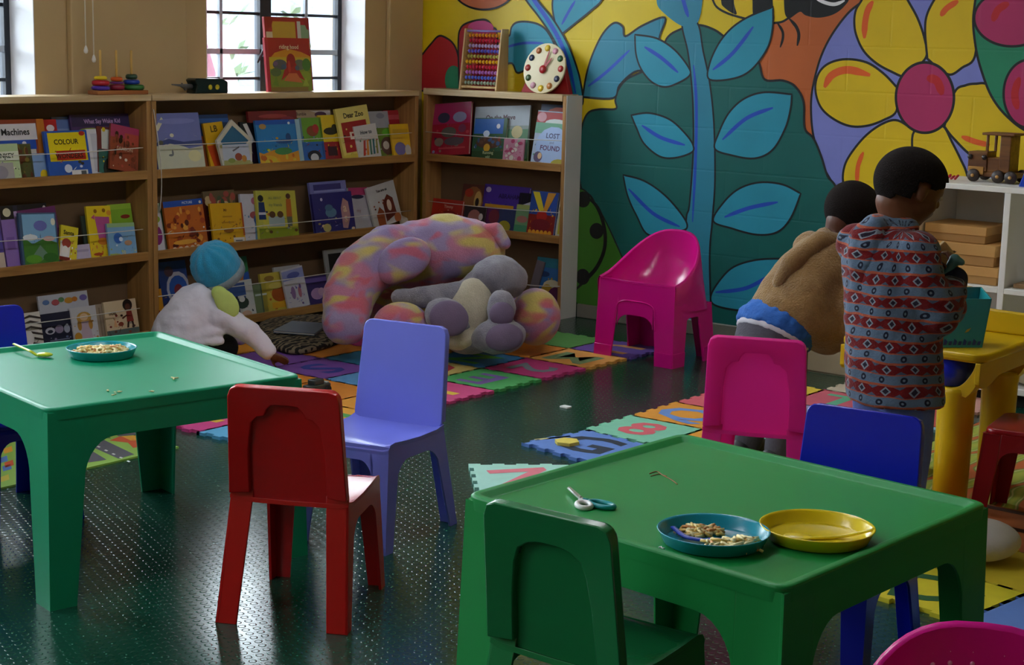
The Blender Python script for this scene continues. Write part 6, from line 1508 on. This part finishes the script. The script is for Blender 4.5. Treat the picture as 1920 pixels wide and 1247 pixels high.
g.add(vs, fs, 0, True); o = g.build('floor_cushion', zeb, None); tag(o, 'flat dark animal-print floor cushion between the toddler and the plush animal', 'cushion')
q = [Pz(x, y, 0.06) for x, y in ((516, 624), (556, 606), (614, 611), (598, 628), (560, 630))]
q = [Pz(512, 624, 0.058), Pz(590, 630, 0.058), Pz(616, 611, 0.058), Pz(548, 606, 0.058)]
g = G().prism(q, (0, 0, 0.003)); o = g.build('picture_book', printed('#6f7d8c'), None); tag(o, 'grey-blue book lying flat on the animal-print cushion', 'book')
qc = sum(q, V((0, 0, 0)))/4
G().prism([p.lerp(qc, 0.03)+V((0, 0, 0.003)) for p in q], (0, 0, 0.006)).build('pages', PAGE, o); G().prism([p+V((0, 0, 0.009)) for p in q], (0, 0, 0.003)).build('front_cover', printed('#7a8896'), o)
q = [Pz(530, 607, 0.03), Pz(566, 598, 0.03), Pz(562, 594, 0.05), Pz(535, 602, 0.05)]
o = G().prism(q, (-0.004, 0, 0.002)).build('sheet_of_paper', mat('#cfccc8', .7), None); tag(o, 'white sheet of paper under the lowest bookshelf, beyond the cushion', 'paper')

# ================================================================== things on the tables
def plate(c, hexc, label, rx=0.098, h=0.026):
    M = plastic(hexc, 0.25)
    r = thing('plate', label, 'plate', c)
    G().lathe([(0.0, 0.0), (rx*0.84, 0.0), (rx*0.89, 0.003), (rx*0.975, h-0.003), (rx, h), (rx*0.985, h+0.001), (rx*0.945, h-0.003), (rx*0.87, 0.006), (rx*0.82, 0.004), (0.0, 0.004)], c, 48).build('dish', M, r)
    return r
def noodles(c, blobs, label, seed, n=260):
    rr = random.Random(seed); g = G()
    for k in range(n):
        bx, by, br, bh = rr.choice(blobs); a = rr.uniform(0, 6.28); q = rr.uniform(0, 1)**0.5*br
        p = V(c)+V((bx+q*math.cos(a), by+q*math.sin(a), 0.006+bh*(1-(q/br)**2)*rr.uniform(0.5, 1))); d = rr.uniform(0, 6.28); ln = rr.uniform(0.008, 0.016)
        e = V((math.cos(d), math.sin(d), rr.uniform(-.3, .3)))*ln; s = V((-e.y, e.x, 0))*rr.uniform(-.5, .5)
        g.tube([p-e, p+s*0.6+V((0, 0, .002)), p+e], 0.0030, 5, rr.choice((0, 0, 0, 0, 0, 1, 1, 2)))
    o = g.build('noodles', [mat('#f4e6ac', 0.5), mat('#e6c46a', 0.5), mat('#c98a4a', 0.5)], None, clean=False)
    return tag(o, label, 'noodles', kind='stuff')
def crumbs(pts, label, hexc='#d9cf9a', s=0.004, seed=1, on=0.489):
    rr = random.Random(seed); done = []
    for (x, y) in pts:
        p = Pz(x, y, on+0.001); g = G()
        for k in range(3):
            d = V((rr.uniform(-1, 1), rr.uniform(-1, 1), 0))*s*1.5
            g.cap(p+d+V((0, 0, s*.4)), p+d+V((rr.uniform(-1, 1)*s*2, rr.uniform(-1, 1)*s*2, s*.5)), s*.45, s*.35, 6)
        o = g.build('food_crumb', mat(hexc, 0.7), None, clean=False); tag(o, label if isinstance(label, str) else label[len(done)], 'crumb', 'food crumbs on the tables'); done.append(o)
TT = 0.4895
c = Pz(191, 668, TT); plate(c, '#179aa8', 'turquoise plate heaped with noodles on the left green table', 0.098)
noodles(c, [(-.03, -.03, .04, .022), (.02, .01, .05, .026), (.0, .045, .035, .018), (-.05, .01, .035, .014)], 'heap of pale noodles on the plate on the left green table', 2, 420)
c = Pz(1337, 1018, TT); plate(c, '#118fa5', 'turquoise plate with leftover noodles on the right green table', 0.105)
noodles(c, [(.055, -.01, .035, .016), (.03, -.035, .03, .014), (-.05, .02, .03, .012), (-.03, .035, .025, .010), (.06, .02, .02, .012)], 'leftover noodles on the turquoise plate on the right green table', 4, 240)
cb = c
g = G(); 
pts = [c+V((-.085, -.005, .014)), c+V((-.04, -.03, .010)), c+V((.0, -.02, .009))]
g = G().tube(spline(pts, 6, False), [0.006]*13, 8, flat=0.5); g.ell(c+V((.022, -.012, .010)), ((.028, .008, 0), (-.006, .018, 0), (0, 0, .004)), 16, 8)
o = g.build('spoon', plastic('#1c46b8'), None, clean=False); tag(o, 'blue plastic spoon on the plate of leftover noodles', 'spoon')
c = Pz(1531, 1010, TT); plate(c, '#e0c715', 'empty yellow plate on the right green table', 0.108)
pts = [c+V((.09, .055, .024)), c+V((.04, .02, .008)), c+V((.0, -.03, .0075))]
g = G().tube(spline(pts, 6, False), [0.0055]*13, 8, flat=0.5); g.ell(c+V((-.02, -.035, .008)), ((.026, .010, 0), (-.008, .018, 0), (0, 0, .0035)), 16, 8)
o = g.build('spoon', plastic('#e6cc22'), None, clean=False); tag(o, 'yellow plastic spoon lying in the yellow plate', 'spoon')
a, m_, b_ = Pz(26, 645, TT+.018), Pz(58, 659, TT+.014), Pz(80, 667, TT+.004)
g = G().tube(spline([a, a.lerp(m_, .55), m_, m_.lerp(b_, .5)+V((0, 0, -.004)), b_], 5, False), [0.0050]*21, 8, flat=0.6)
dv = (b_-m_); dv.z = 0; dv.normalize(); g.ell(b_+dv*.006+V((0, 0, .004)), (dv*.024, V((-dv.y, dv.x, 0))*.017, V((0, 0, .006))), 18, 8)
o = g.build('spoon', plastic('#c6d22e'), None, clean=False); tag(o, 'lime-yellow plastic spoon on the left green table', 'spoon')
crumbs([(204, 733), (212, 741), (219, 736), (286, 734)], ('leftmost pale food crumb of the cluster at the front edge of the left green table', 'lowest pale food crumb of the cluster at the front edge of the left green table', 'rightmost pale food crumb of the cluster at the front edge of the left green table', 'single pale crumb at the front edge of the left green table, towards red chair'), seed=3)
crumbs([(321, 711)], 'larger pale food crumb on the left green table, apart from the others', s=.006, seed=5)
crumbs([(1240, 1030)], 'white crumb at the near edge of the right green table, beside the turquoise plate', '#d9d9d6', seed=6)
p = Pz(1568, 1097, 0.47)
# dried paint smear on the right table
g = G(); P = [Pz(x, y, TT+.0006) for x, y in ((1218, 888), (1232, 884), (1244, 892), (1258, 899), (1270, 908))]
g.tube(spline(P, 4, False), [.0012]*17, 6); P = [Pz(x, y, TT+.0006) for x, y in ((1220, 893), (1236, 889), (1250, 893))]; g.tube(spline(P, 4, False), [.0010]*9, 6)
o = g.build('paint_smear', mat('#8a5a2a', .6), None, clean=False); tag(o, 'thin brown paint smear on the right green table', 'stain')
# scissors
tip, piv = Pz(1066, 917, TT+.006), Pz(1088, 936, TT+.006)
r = thing('scissors', 'child scissors with one white and one teal handle on the right green table', 'scissors', Pz(1095, 940, TT))
dv = (tip-piv); nv = V((-dv.y, dv.x, 0)).normalized(); L_ = dv.length
for s_, o_ in ((1, .001), (-1, .003)):
    G().prism([piv-dv*.1+nv*s_*.004+V((0, 0, o_)), tip+nv*s_*.0035+V((0, 0, o_)), tip-nv*s_*.001+dv*.02+V((0, 0, o_)), piv-dv*.1-nv*s_*.005+V((0, 0, o_))], (0, 0, .0018)).build('blade', mat('#b8b8b8', 0.3, 0.02, metal=0.8), r)
G().lathe([(0, -.001), (.003, -.001), (.003, .006), (0, .006)], piv, 10).build('rivet', mat('#8a8a8a', .3, metal=.8), r)
for (px, py, hx, rx, ry) in ((1095, 947, '#dcdcdc', .020, .014), (1128, 946, '#14949a', .028, .015)):
    e = Pz(px, py, TT+.005); a1 = (e-piv).normalized(); a2 = V((-a1.y, a1.x, 0))
    g = G(); g.tube([e+a1*(rx*math.cos(t))+a2*(ry*math.sin(t)) for t in [i*math.pi/9 for i in range(18)]], .0055, 8, closed=True)
    g.cap(piv, e-a1*rx, .0045, .0055, 8); g.build('handle', plastic(hx), r, clean=False)
# litter on the floor
p = Pz(1060, 765, 0)
o = G().prism([p+V((-.02, -.01, .001)), p+V((.018, -.016, .001)), p+V((.024, .008, .003)), p+V((-.014, .016, .002))], (0, 0, .006)).build('scrap_of_paper', mat('#dcdcda', .7), None); tag(o, 'small white scrap of paper alone on the green floor', 'paper')
# grey toy vehicle behind the red chair
p = Pz(594, 738, TH); r = thing('toy_car', 'small dark grey toy vehicle on the foam tiles behind the red chair', 'toy', p)
g = G(); g.box(p+V((0, 0, .028)), (.05, .11, .022)); g.box(p+V((0, -.005, .048)), (.042, .055, .022)); g.build('car_body', plastic('#3a4040'), r, bevel=.005)
G().box(p+V((.0, .045, .041)), (.03, .018, .004)).build('bonnet_plate', mat('#b8bcbc', .4), r)
for sx in (-1, 1):
    for sy in (-1, 1): G().lathe([(0, -.006), (.016, -.006), (.016, .006), (0, .006)], p+V((sx*.026, sy*.034, .016)), 14, R=Matrix.Rotation(math.pi/2, 3, 'Y')).build('wheel', mat('#121212', .6), r)
# white round cushion behind the right table
c = Pz(1830, 1062, 0); c = Pd(1830, 1040, (Pz(1830, 1066, 0)-CAM).dot(FWD)+.05)
g = G(); k = (c-CAM).dot(FWD)/FPX
g.ell(V((c.x, c.y, TH+.055)), (RIGHT*(80*k), flat(FWD)*.115, V((0, 0, .055))), 32, 18)
o = g.build('round_cushion', mat('#b9b4aa', .9, .06, 10, .2, 100), None, clean=False); tag(o, 'off-white pebble-shaped cushion on the mats behind the right green table', 'cushion')
# cream box on the floor behind the pink chair
p = Pz(1560, 705, 0); r = thing('cardboard_box', 'low cream open box on the floor between the two children', 'box', (p.x-.02, p.y+.13, 0))
CB = mat('#a8987a', .8, .06, 8)
X0, X1, Y0, Y1 = p.x-.22, p.x+.2, p.y+.02, p.y+.26
for a, c in (((X0, Y0, 0), (X1, Y0+.008, .10)), ((X0, Y1-.008, 0), (X1, Y1, .10)), ((X0, Y0, 0), (X0+.008, Y1, .10)), ((X1-.008, Y0, 0), (X1, Y1, .10))): G().span(a, c).build('box_side', CB, r, bevel=.002)
G().span((X0, Y0, 0), (X1, Y1, .006)).build('box_bottom', CB, r)

# ---- teal book box and small things on the yellow table
zt = 0.5012
A, B = Pz(1752, 652, zt), Pz(1842, 652, zt)
r = thing('magazine_box', 'teal plastic box with a blue printed lower edge standing on the yellow table', 'box', (A.lerp(B, .5)))
u = (B-A).normalized(); v = V((-u.y, u.x, 0)); hgt = .148
TB = plastic('#1f8f94', .35)
tl, tr = A-u*.006+v*.02+V((0, 0, hgt)), B+u*.028+v*.02+V((0, 0, hgt))
th = v*.004
G().prism([A, B, tr, tl], th).build('front_panel', TB, r, bevel=.001)
b2, t2 = B+v*.10+u*.012, tr+v*.10+u*.008+V((0, 0, .022))
G().prism([B, b2, t2, tr], -u*.004).build('side_panel', TB, r, bevel=.001); G().prism([A, A+v*.10, tl+v*.10+V((0, 0, .02)), tl], u*.004).build('side_panel', TB, r, bevel=.001)
G().prism([A+v*.10, b2, t2, tl+v*.10+V((0, 0, .02))], th).build('back_panel', plastic('#176f78', .35), r, bevel=.001)
g = G(); nf = -v*.0008
w_ = (B-A).length
for k in range(9):
    q = A+u*(w_*(.08+.1*k))+V((0, 0, .008))+nf+v*.0012; g.add([q, q+u*.010, q+u*.013+V((0, 0, .012)), q+u*.004+V((0, 0, .02 if k % 2 else .012))], [(0, 1, 2, 3)], 0)
q = A+u*w_*.62+V((0, 0, .045))+nf+v*.006; g.add([q, q+u*.012+V((0, 0, .004)), q+u*.020+V((0, 0, .016)), q+u*.006+V((0, 0, .010))], [(0, 1, 2, 3)], 1)
g.build('printed_border', [mat('#1c3a8a', .5), mat('#b8a83a', .5)], r, clean=False)
p = Pd(1815, 566, 5.2); o = G().lathe([(.014, zt), (.014, zt+.16), (.011, zt+.165), (0, zt+.165)], (p.x, p.y, 0), 14).build('wooden_peg', wood('#b5842f', '#d6a84a', 'Z'), None); tag(o, 'upright yellow wooden peg behind the teal box on the yellow table', 'toy')

# ---- cubby shelf contents
BX = mat('#c2914f', .6, .08, 6, .05, 60); BX2 = mat('#a87a3f', .6, .08, 6, .05, 60)
for (x0, x1, z0, z1, y0, lab) in ((-2.74, -2.44, .475, .545, 6.33, 'lowest of the three tan boxes stacked in the white shelf'), (-2.76, -2.46, .546, .632, 6.34, 'middle one of the three tan boxes stacked in the white shelf'), (-2.772, -2.51, .633, .700, 6.36, 'topmost of the three tan boxes stacked in the white shelf')):
    r = thing('storage_box', lab, 'box', ((x0+x1)/2, y0+.12, z0), group='tan boxes stacked in the white shelf')
    lo = z0+(z1-z0)*.45
    G().span((x0+.004, y0+.004, z0), (x1-.004, y0+.236, z1-.006)).build('box_base', BX2, r, bevel=.002)
    G().span((x0, y0, lo), (x1, y0+.24, z1)).build('box_lid', BX, r, bevel=.003)
# wooden toy truck on the shelf
TW = wood('#5a3214', '#8a5a28', 'X'); TW2 = wood('#a8752f', '#c8954a', 'X')
tp = Py(1866, 330, 6.52); tx, ty, tz = tp.x, 6.52, .872
r = thing('toy_truck', 'brown wooden toy truck with a roofed cab on top of the white shelf', 'toy', (tx, ty, tz))
S = 1.0
def tb(nm, x0, x1, y0, y1, z0, z1, m, bev=.003): return G().span((tx+x0, ty+y0, tz+z0), (tx+x1, ty+y1, tz+z1)).build(nm, m, r, bevel=bev)
tb('chassis', -.10, .105, -.045, .045, .022, .042, TW); tb('bonnet', -.10, -.02, -.05, .05, .042, .122, TW); tb('bumper', -.095, -.03, -.056, -.05, .03, .062, TW2)
tb('cab_back', .03, .075, -.05, .05, .042, .19, TW); tb('roof', -.045, .09, -.058, .058, .19, .200, TW)
for y in (-.048, .04): tb('roof_post', -.03, -.018, y, y+.008, .12, .19, TW)
tb('seat_block', -.02, .03, -.045, .045, .042, .10, TW)
for sx in (-.068, .035, .088):
    for sy in (-1, 1):
        w_ = G().lathe([(0, -.009), (.024, -.009), (.026, -.005), (.026, .005), (.024, .009), (0, .009)], (tx+sx, ty+sy*.060, tz+.0265), 18, R=Matrix.Rotation(math.pi/2, 3, 'X')).build('wheel', mat('#2a1a10', .5), r)
        G().lathe([(0, -.003), (.007, -.003), (.007, .003), (0, .003)], (tx+sx, ty+sy*.070, tz+.0265), 10, R=Matrix.Rotation(math.pi/2, 3, 'X')).build('hub', TW2, w_)
for x in (-.09, -.03): G().lathe([(0, -.004), (.010, -.004), (.010, .004), (0, .004)], (tx+x, ty-.053, tz+.1), 12, R=Matrix.Rotation(math.pi/2, 3, 'X')).build('head_lamp', mat('#1f120a', .4), r)
p = Py(1783, 331, 6.45); g = G()
for k in range(4): g.cap((p.x-.03+.016*k, 6.45, .880), (p.x-.02+.016*k, 6.455, .888+.004*(k % 2)), .006, .005, 8)
o = g.build('red_toy', plastic('#a8202a'), None, clean=False); tag(o, 'small red toy lying on the white shelf beside the head of the standing child', 'toy')
p = Py(1920, 330, 6.40); r = thing('blue_block', 'blue block at the right photo edge on top of the white shelf', 'toy', (p.x+.03, 6.42, .872))
G().prism([V((p.x-.012, 6.38, .872)), V((p.x+.10, 6.38, .872)), V((p.x+.10, 6.38, .97)), V((p.x+.02, 6.38, .97))], (0, .08, 0)).build('block', plastic('#1c3fb0'), r, bevel=.003)
p = Py(1925, 700, 6.42); g = G().sph(V((p.x+.01, 6.42, .16)), .08, 28, 18); r = thing('ball', 'cream and black ball in the lower cubby at the right photo edge', 'ball', (p.x+.01, 6.42, .08))
g.build('ball_skin', mat('#c9c0a8', .5), r)
for t in ((-.7, -.6, .4), (.1, -.9, .45), (-.6, -.75, -.35), (.5, -.8, -.2), (-.95, .1, .2)):
    d_ = V(t).normalized(); a_ = d_.orthogonal().normalized(); c_ = d_.cross(a_)
    G().ell(V((p.x+.01, 6.42, .16))+d_*.0775, (a_*.026, c_*.026, d_*.005), 5, 6).build('patch', mat('#1a1714', .5), r)
p = Py(1912, 536, 6.36); o = G().span((p.x-.02, 6.34, .4745), (p.x+.12, 6.44, .492)).build('wooden_tray', wood('#8a6a4a', '#a8865c', 'X'), None, bevel=.003); tag(o, 'flat brown tray on the middle board of the white shelf at the right edge', 'tray')

# ================================================================== things on the bookcases
# stacking-ring toy
p = Px(212, 172, FL-.06); z0 = ZTOP; yy0, yy1 = Px(178, 170, FL-.06).y, Px(270, 170, FL-.06).y
r = thing('ring_stacker', 'wooden toy with three pegs and stacked coloured rings on the left bookcase', 'toy', (FL-.07, (yy0+yy1)/2, z0))
G().span((FL-.105, yy0-.005, z0), (FL-.035, yy1+.005, z0+.018)).build('base', wood('#8a4a2a', '#b0703a', 'Y'), r, bevel=.003)
ys = [Px(x, 170, FL-.07).y for x in (189, 219, 247)]
for y in ys: G().lathe([(.0055, z0+.018), (.0055, z0+.185), (.004, z0+.19), (0, z0+.191)], (FL-.07, y, 0), 10).build('peg', mat('#d8ae5a', .5), r)
def ring_(y, z, rr_, hx, hh=.020):
    G().lathe([(.007, z+.001), (rr_-.006, z+.001), (rr_, z+hh*.3), (rr_, z+hh*.7), (rr_-.006, z+hh-.001), (.007, z+hh-.001)], (FL-.07, y, 0), 24).build('ring', plastic(hx), r)
ring_(ys[0], z0+.018, .040, '#4a2a9a'); ring_(ys[0], z0+.038, .038, '#b01a2a', .024); ring_(ys[0], z0+.062, .028, '#e3c81a', .018)
ring_(ys[1], z0+.018, .034, '#8a1f3a', .026); ring_(ys[1], z0+.044, .032, '#6a2a7a', .012); ring_(ys[1], z0+.056, .026, '#d65a1a', .020)
ring_(ys[2]+.012, z0+.018, .046, '#2a6a2f', .024); ring_(ys[2], z0+.042, .036, '#123a9a', .022); ring_(ys[2], z0+.064, .026, '#14402a', .024)
# dark toy vehicle with yellow discs
a = Px(357, 170, FL-.07).y; c = Px(418, 170, FL-.07).y
r = thing('toy_machine', 'dark green toy machine with two yellow discs and a grey nozzle on the middle bookcase', 'toy', (FL-.07, (a+c)/2, z0))
DG = plastic('#10201c'); 
G().prism([V((FL-.10, a, z0)), V((FL-.10, c, z0)), V((FL-.10, c, z0+.052)), V((FL-.10, c-.03, z0+.066)), V((FL-.10, a+.01, z0+.068)), V((FL-.10, a-.004, z0+.06)), V((FL-.10, a+.012, z0+.035))], (.065, 0, 0)).build('housing', DG, r, bevel=.004)
for q in (.44, .66):
    y = a+(c-a)*q; G().lathe([(0, -.001), (.012, -.001), (.012, .003), (.006, .004), (0, .004)], (FL-.035, y, z0+.028), 16, R=Matrix.Rotation(math.pi/2, 3, 'Y')).build('disc', mat('#c8b82a', .4), r)
g = G().tube([(FL-.07, a+.005, z0+.03), (FL-.07, a-.04, z0+.032), (FL-.07, a-.06, z0+.036), (FL-.07, a-.11, z0+.040)], [.013, .011, .006, .003], 10); g.cap((FL-.07, a-.03, z0+.02), (FL-.07, a-.05, z0+.044), .008, .004, 8); g.build('nozzle', mat('#5a5a58', .4), r)
# picture books standing on top of the bookcase, in front of the window
def top_book(px0, px1, pyb, pyt, off, label, cover, art, t=.014, lean=6):
    ya, yb = Px(px0, pyb, FL-off).y, Px(px1, pyb, FL-off).y
    h = Px((px0+px1)/2, pyt, FL-off-.01).z-ZTOP
    an = math.radians(lean); O = V((1, 0, 0)); up = V((0, 0, math.cos(an)))-O*math.sin(an); n = O*math.cos(an)+V((0, 0, math.sin(an))); w = yb-ya
    q = lambda x, y, d: V((FL-off, ya+x*w, ZTOP+.003))+up*(y*h)-n*d
    g = G(); sq = ((0, 0), (1, 0), (1, 1), (0, 1))
    g.prism([q(x, y, 0) for x, y in sq], -n*.0026); g.prism([q(x, y, t-.0026) for x, y in sq], -n*.0026); g.prism([q(0, 0, .002), q(.03, 0, .002), q(.03, 1, .002), q(0, 1, .002)], -n*(t-.004))
    o = g.build('picture_book', printed(cover), None)
    G().prism([q(.5+(x-.5)*.96, .5+(y-.5)*.97, .003) for x, y in sq], -n*(t-.006)).build('pages', PAGE, o)
    g = G(); ms = []; li = 0
    for s_ in art:
        li += 1; d = -.0003-.00012*li; m_ = printed(s_[-1])
        if m_ not in ms: ms.append(m_)
        if s_[0] == 't': g.text(s_[1], q(s_[2], s_[3], d), V((0, 1, 0)), up, s_[4]*h, ms.index(m_))
        else:
            pts = s_[1] if s_[0] == 'p' else ([(s_[1], s_[2]), (s_[3], s_[2]), (s_[3], s_[4]), (s_[1], s_[4])] if s_[0] == 'r' else [(s_[1]+s_[3]*math.cos(e*math.pi/8), s_[2]+s_[4]*math.sin(e*math.pi/8)) for e in range(16)])
            g.add([q(x, y, d) for x, y in pts], [tuple(range(len(pts)))], ms.index(m_))
    g.build('cover_print', ms, o, clean=False)
    return tag(o, label, 'book', 'picture books standing on top of the bookcase')
top_book(505, 588, 168, 33, .085, 'taller red-framed book standing behind another on the middle bookcase', '#a01c26', [('r', .08, .05, .96, .95, '#b0222c'), ('r', .16, .1, .68, .94, '#caa03a'), ('r', .72, .55, .8, .95, '#d6d0c8'), ('r', .8, .5, .98, .9, '#8fae86'), ('e', .93, .62, .08, .06, '#d8d6b0'), ('r', .02, .6, .16, .8, '#c8bf9a'), ('p', [(.05, .98), (.2, .98), (.14, .86), (.06, .84)], '#9a1420'), ('p', [(.86, .98), (.99, .98), (.99, .84), (.94, .84)], '#9a1420')])
top_book(503, 586, 169, 72, .05, 'red and yellow picture book with a red centre shape standing on the middle bookcase', '#b52a3a', [('r', .07, 0, 1, 1, '#a8201f'), ('p', [(.07, .6), (.2, .72), (.5, .8), (.8, .74), (1, .66), (1, .3), (.07, .3)], '#d08a1f'), ('r', .07, .3, 1, .64, '#c8a82c'), ('r', .07, 0, 1, .42, '#7f8a2a'), ('e', .3, .5, .16, .1, '#5f5a5a'), ('e', .2, .36, .12, .08, '#5a6a3a'), ('e', .74, .5, .14, .1, '#6a6a5a'), ('e', .9, .5, .1, .12, '#4a7a2a'), ('e', .85, .28, .14, .1, '#8a9a2a'), ('p', [(.44, .3), (.62, .3), (.84, .2), (.64, .55), (.46, .55), (.3, .2)], '#a81f1c'), ('e', .55, .58, .1, .13, '#9a1a18'), ('p', [(.1, .12), (.2, .3), (.24, .1)], '#6f8a2a'), ('p', [(.78, .1), (.86, .26), (.93, .1)], '#9aa83a'), ('e', .2, .52, .05, .04, '#7a5a7a'), ('e', .38, .46, .06, .05, '#4a5a70'), ('e', .68, .44, .05, .05, '#545a6a'), ('e', .5, .46, .03, .12, '#c23a2a'), ('p', [(.36, .2), (.78, .16), (.66, .34), (.48, .34)], '#c8683a'), ('r', .07, 0, .9, .08, '#8a6a2f'), ('t', 'riding hood', .52, .83, .11, '#e3c8a8')])
# abacus
pl, pr = Py(862, 160, FR+.03), Py(930, 163, FR+.03); zb = ZTOP+.012
r = thing('abacus', 'wooden abacus with ten rows of coloured beads on the right bookcase', 'toy', ((pl.x+pr.x)/2, FR+.06, zb))
LW = wood('#c09a5a', '#dcbc84', 'Z'); xa, xb = pl.x, pr.x; ht = Py(870, 53, FR+.05).z-zb
for x in (xa, xb): G().prism([V((x, FR+.02, zb)), V((x, FR+.115, zb)), V((x, FR+.115, zb+ht)), V((x, FR+.06, zb+ht))], (.010, 0, 0)).build('side_post', LW, r, bevel=.002)
G().span((xa+.01, FR+.03, zb+.01), (xb, FR+.07, zb+.022)).build('bottom_rail', LW, r, bevel=.002); 
G().tube([(xa+.01, FR+.075, zb+ht-.012), (xb, FR+.075, zb+ht-.012)], .006, 10).build('top_rail', mat('#8f7fc0', .5), r)
cs = ['#f0a01f', '#d01a44', '#c8b0dc', '#6a64d8', '#c0bc58', '#f2bd1c', '#d01a44', '#c87ad0', '#5f76e0', '#a3b8a3']
for k in range(10):
    z = zb+ht-.034-k*(ht-.066)/9.2; y = FR+.055+.022*(1-k/10)*0+.012
    y = FR+.02+(.05)*(z-zb)/ht+.012
    G().tube([(xa+.008, y, z), (xb+.002, y, z)], .0014, 6).build('wire', mat('#8a8a88', .4, metal=.6), r)
    g = G(); st = .018 if k not in (0, 5) else .010
    for b_ in range(10):
        x = xb-.006-(b_+.5)*(xb-xa-.012-st)/10; g.ell((x, y, z), ((.0068, 0, 0), (0, .0105, 0), (0, 0, .0105)), 10, 8)
    g.build('bead_row', plastic(cs[k]), r, clean=False)
# toy clock
cc_ = Py(1017, 128, FR+.035); k = cc_.y/FPX*1.0; rad = (Py(1056, 128, FR+.035).x-Py(979, 128, FR+.035).x)/2
r = thing('toy_clock', 'round cream toy clock with coloured dots and red hands on a red stand, right bookcase', 'toy', (cc_.x, FR+.06, zb))
cz = Py(1017, 128, FR+.035).z
t_ = math.radians(14); nf = V((0, -math.cos(t_), math.sin(t_))); upc = V((0, math.sin(t_), math.cos(t_))); rx_ = V((1, 0, 0)); cen = V((cc_.x, FR+.05, cz))
G().prism([V((cc_.x-rad*1.28, FR+.075, zb)), V((cc_.x+rad*1.12, FR+.075, zb)), V((cc_.x+rad*.75, FR+.075, zb+rad*1.25)), V((cc_.x-rad*.6, FR+.075, zb+rad*1.25))], (0, .03, 0)).build('stand', plastic('#9a0f18', .4), r, bevel=.003)
Rm = Matrix((rx_, upc, nf)).transposed()
G().lathe([(0, -.010), (rad, -.010), (rad, -.001), (rad-.003, 0), (0, 0)], cen, 40, R=Rm).build('dial', mat('#ddd0a8', .5, .03), r)
dots = ['#d8b51f', '#cf8fa0', '#2f5a2f', '#a8261f', '#1f2240', '#b5702a', '#d8b51f', '#cf9aa8', '#34502a', '#a3261f', '#1c2a4a', '#b0622a']
for i in range(12):
    a = math.pi/2-i*math.pi/6; c_ = cen+(rx_*math.cos(a)+upc*math.sin(a))*(rad*.80)
    G().lathe([(0, .0003), (rad*.13, .0003), (rad*.13, .002), (0, .002)], c_, 14, R=Rm).build('dot', plastic(dots[i], .4), r)
for ang, ln, wd in ((78, .62, .05), (52, .42, .07)):
    a = math.radians(ang); d_ = rx_*math.cos(a)+upc*math.sin(a); e_ = rx_*-math.sin(a)+upc*math.cos(a); o_ = nf*.0045
    G().prism([cen-d_*rad*.12+e_*rad*wd+o_, cen+d_*rad*ln+e_*rad*wd*.5+o_, cen+d_*rad*(ln+.12)+o_, cen+d_*rad*ln-e_*rad*wd*.5+o_, cen-d_*rad*.12-e_*rad*wd+o_], nf*.002).build('clock_hand', plastic('#a8161c', .4), r)
G().lathe([(0, .003), (rad*.16, .003), (rad*.16, .008), (0, .009)], cen-upc*rad*.05-rx_*rad*.03, 16, R=Rm).build('hub', plastic('#a8161c', .4), r)
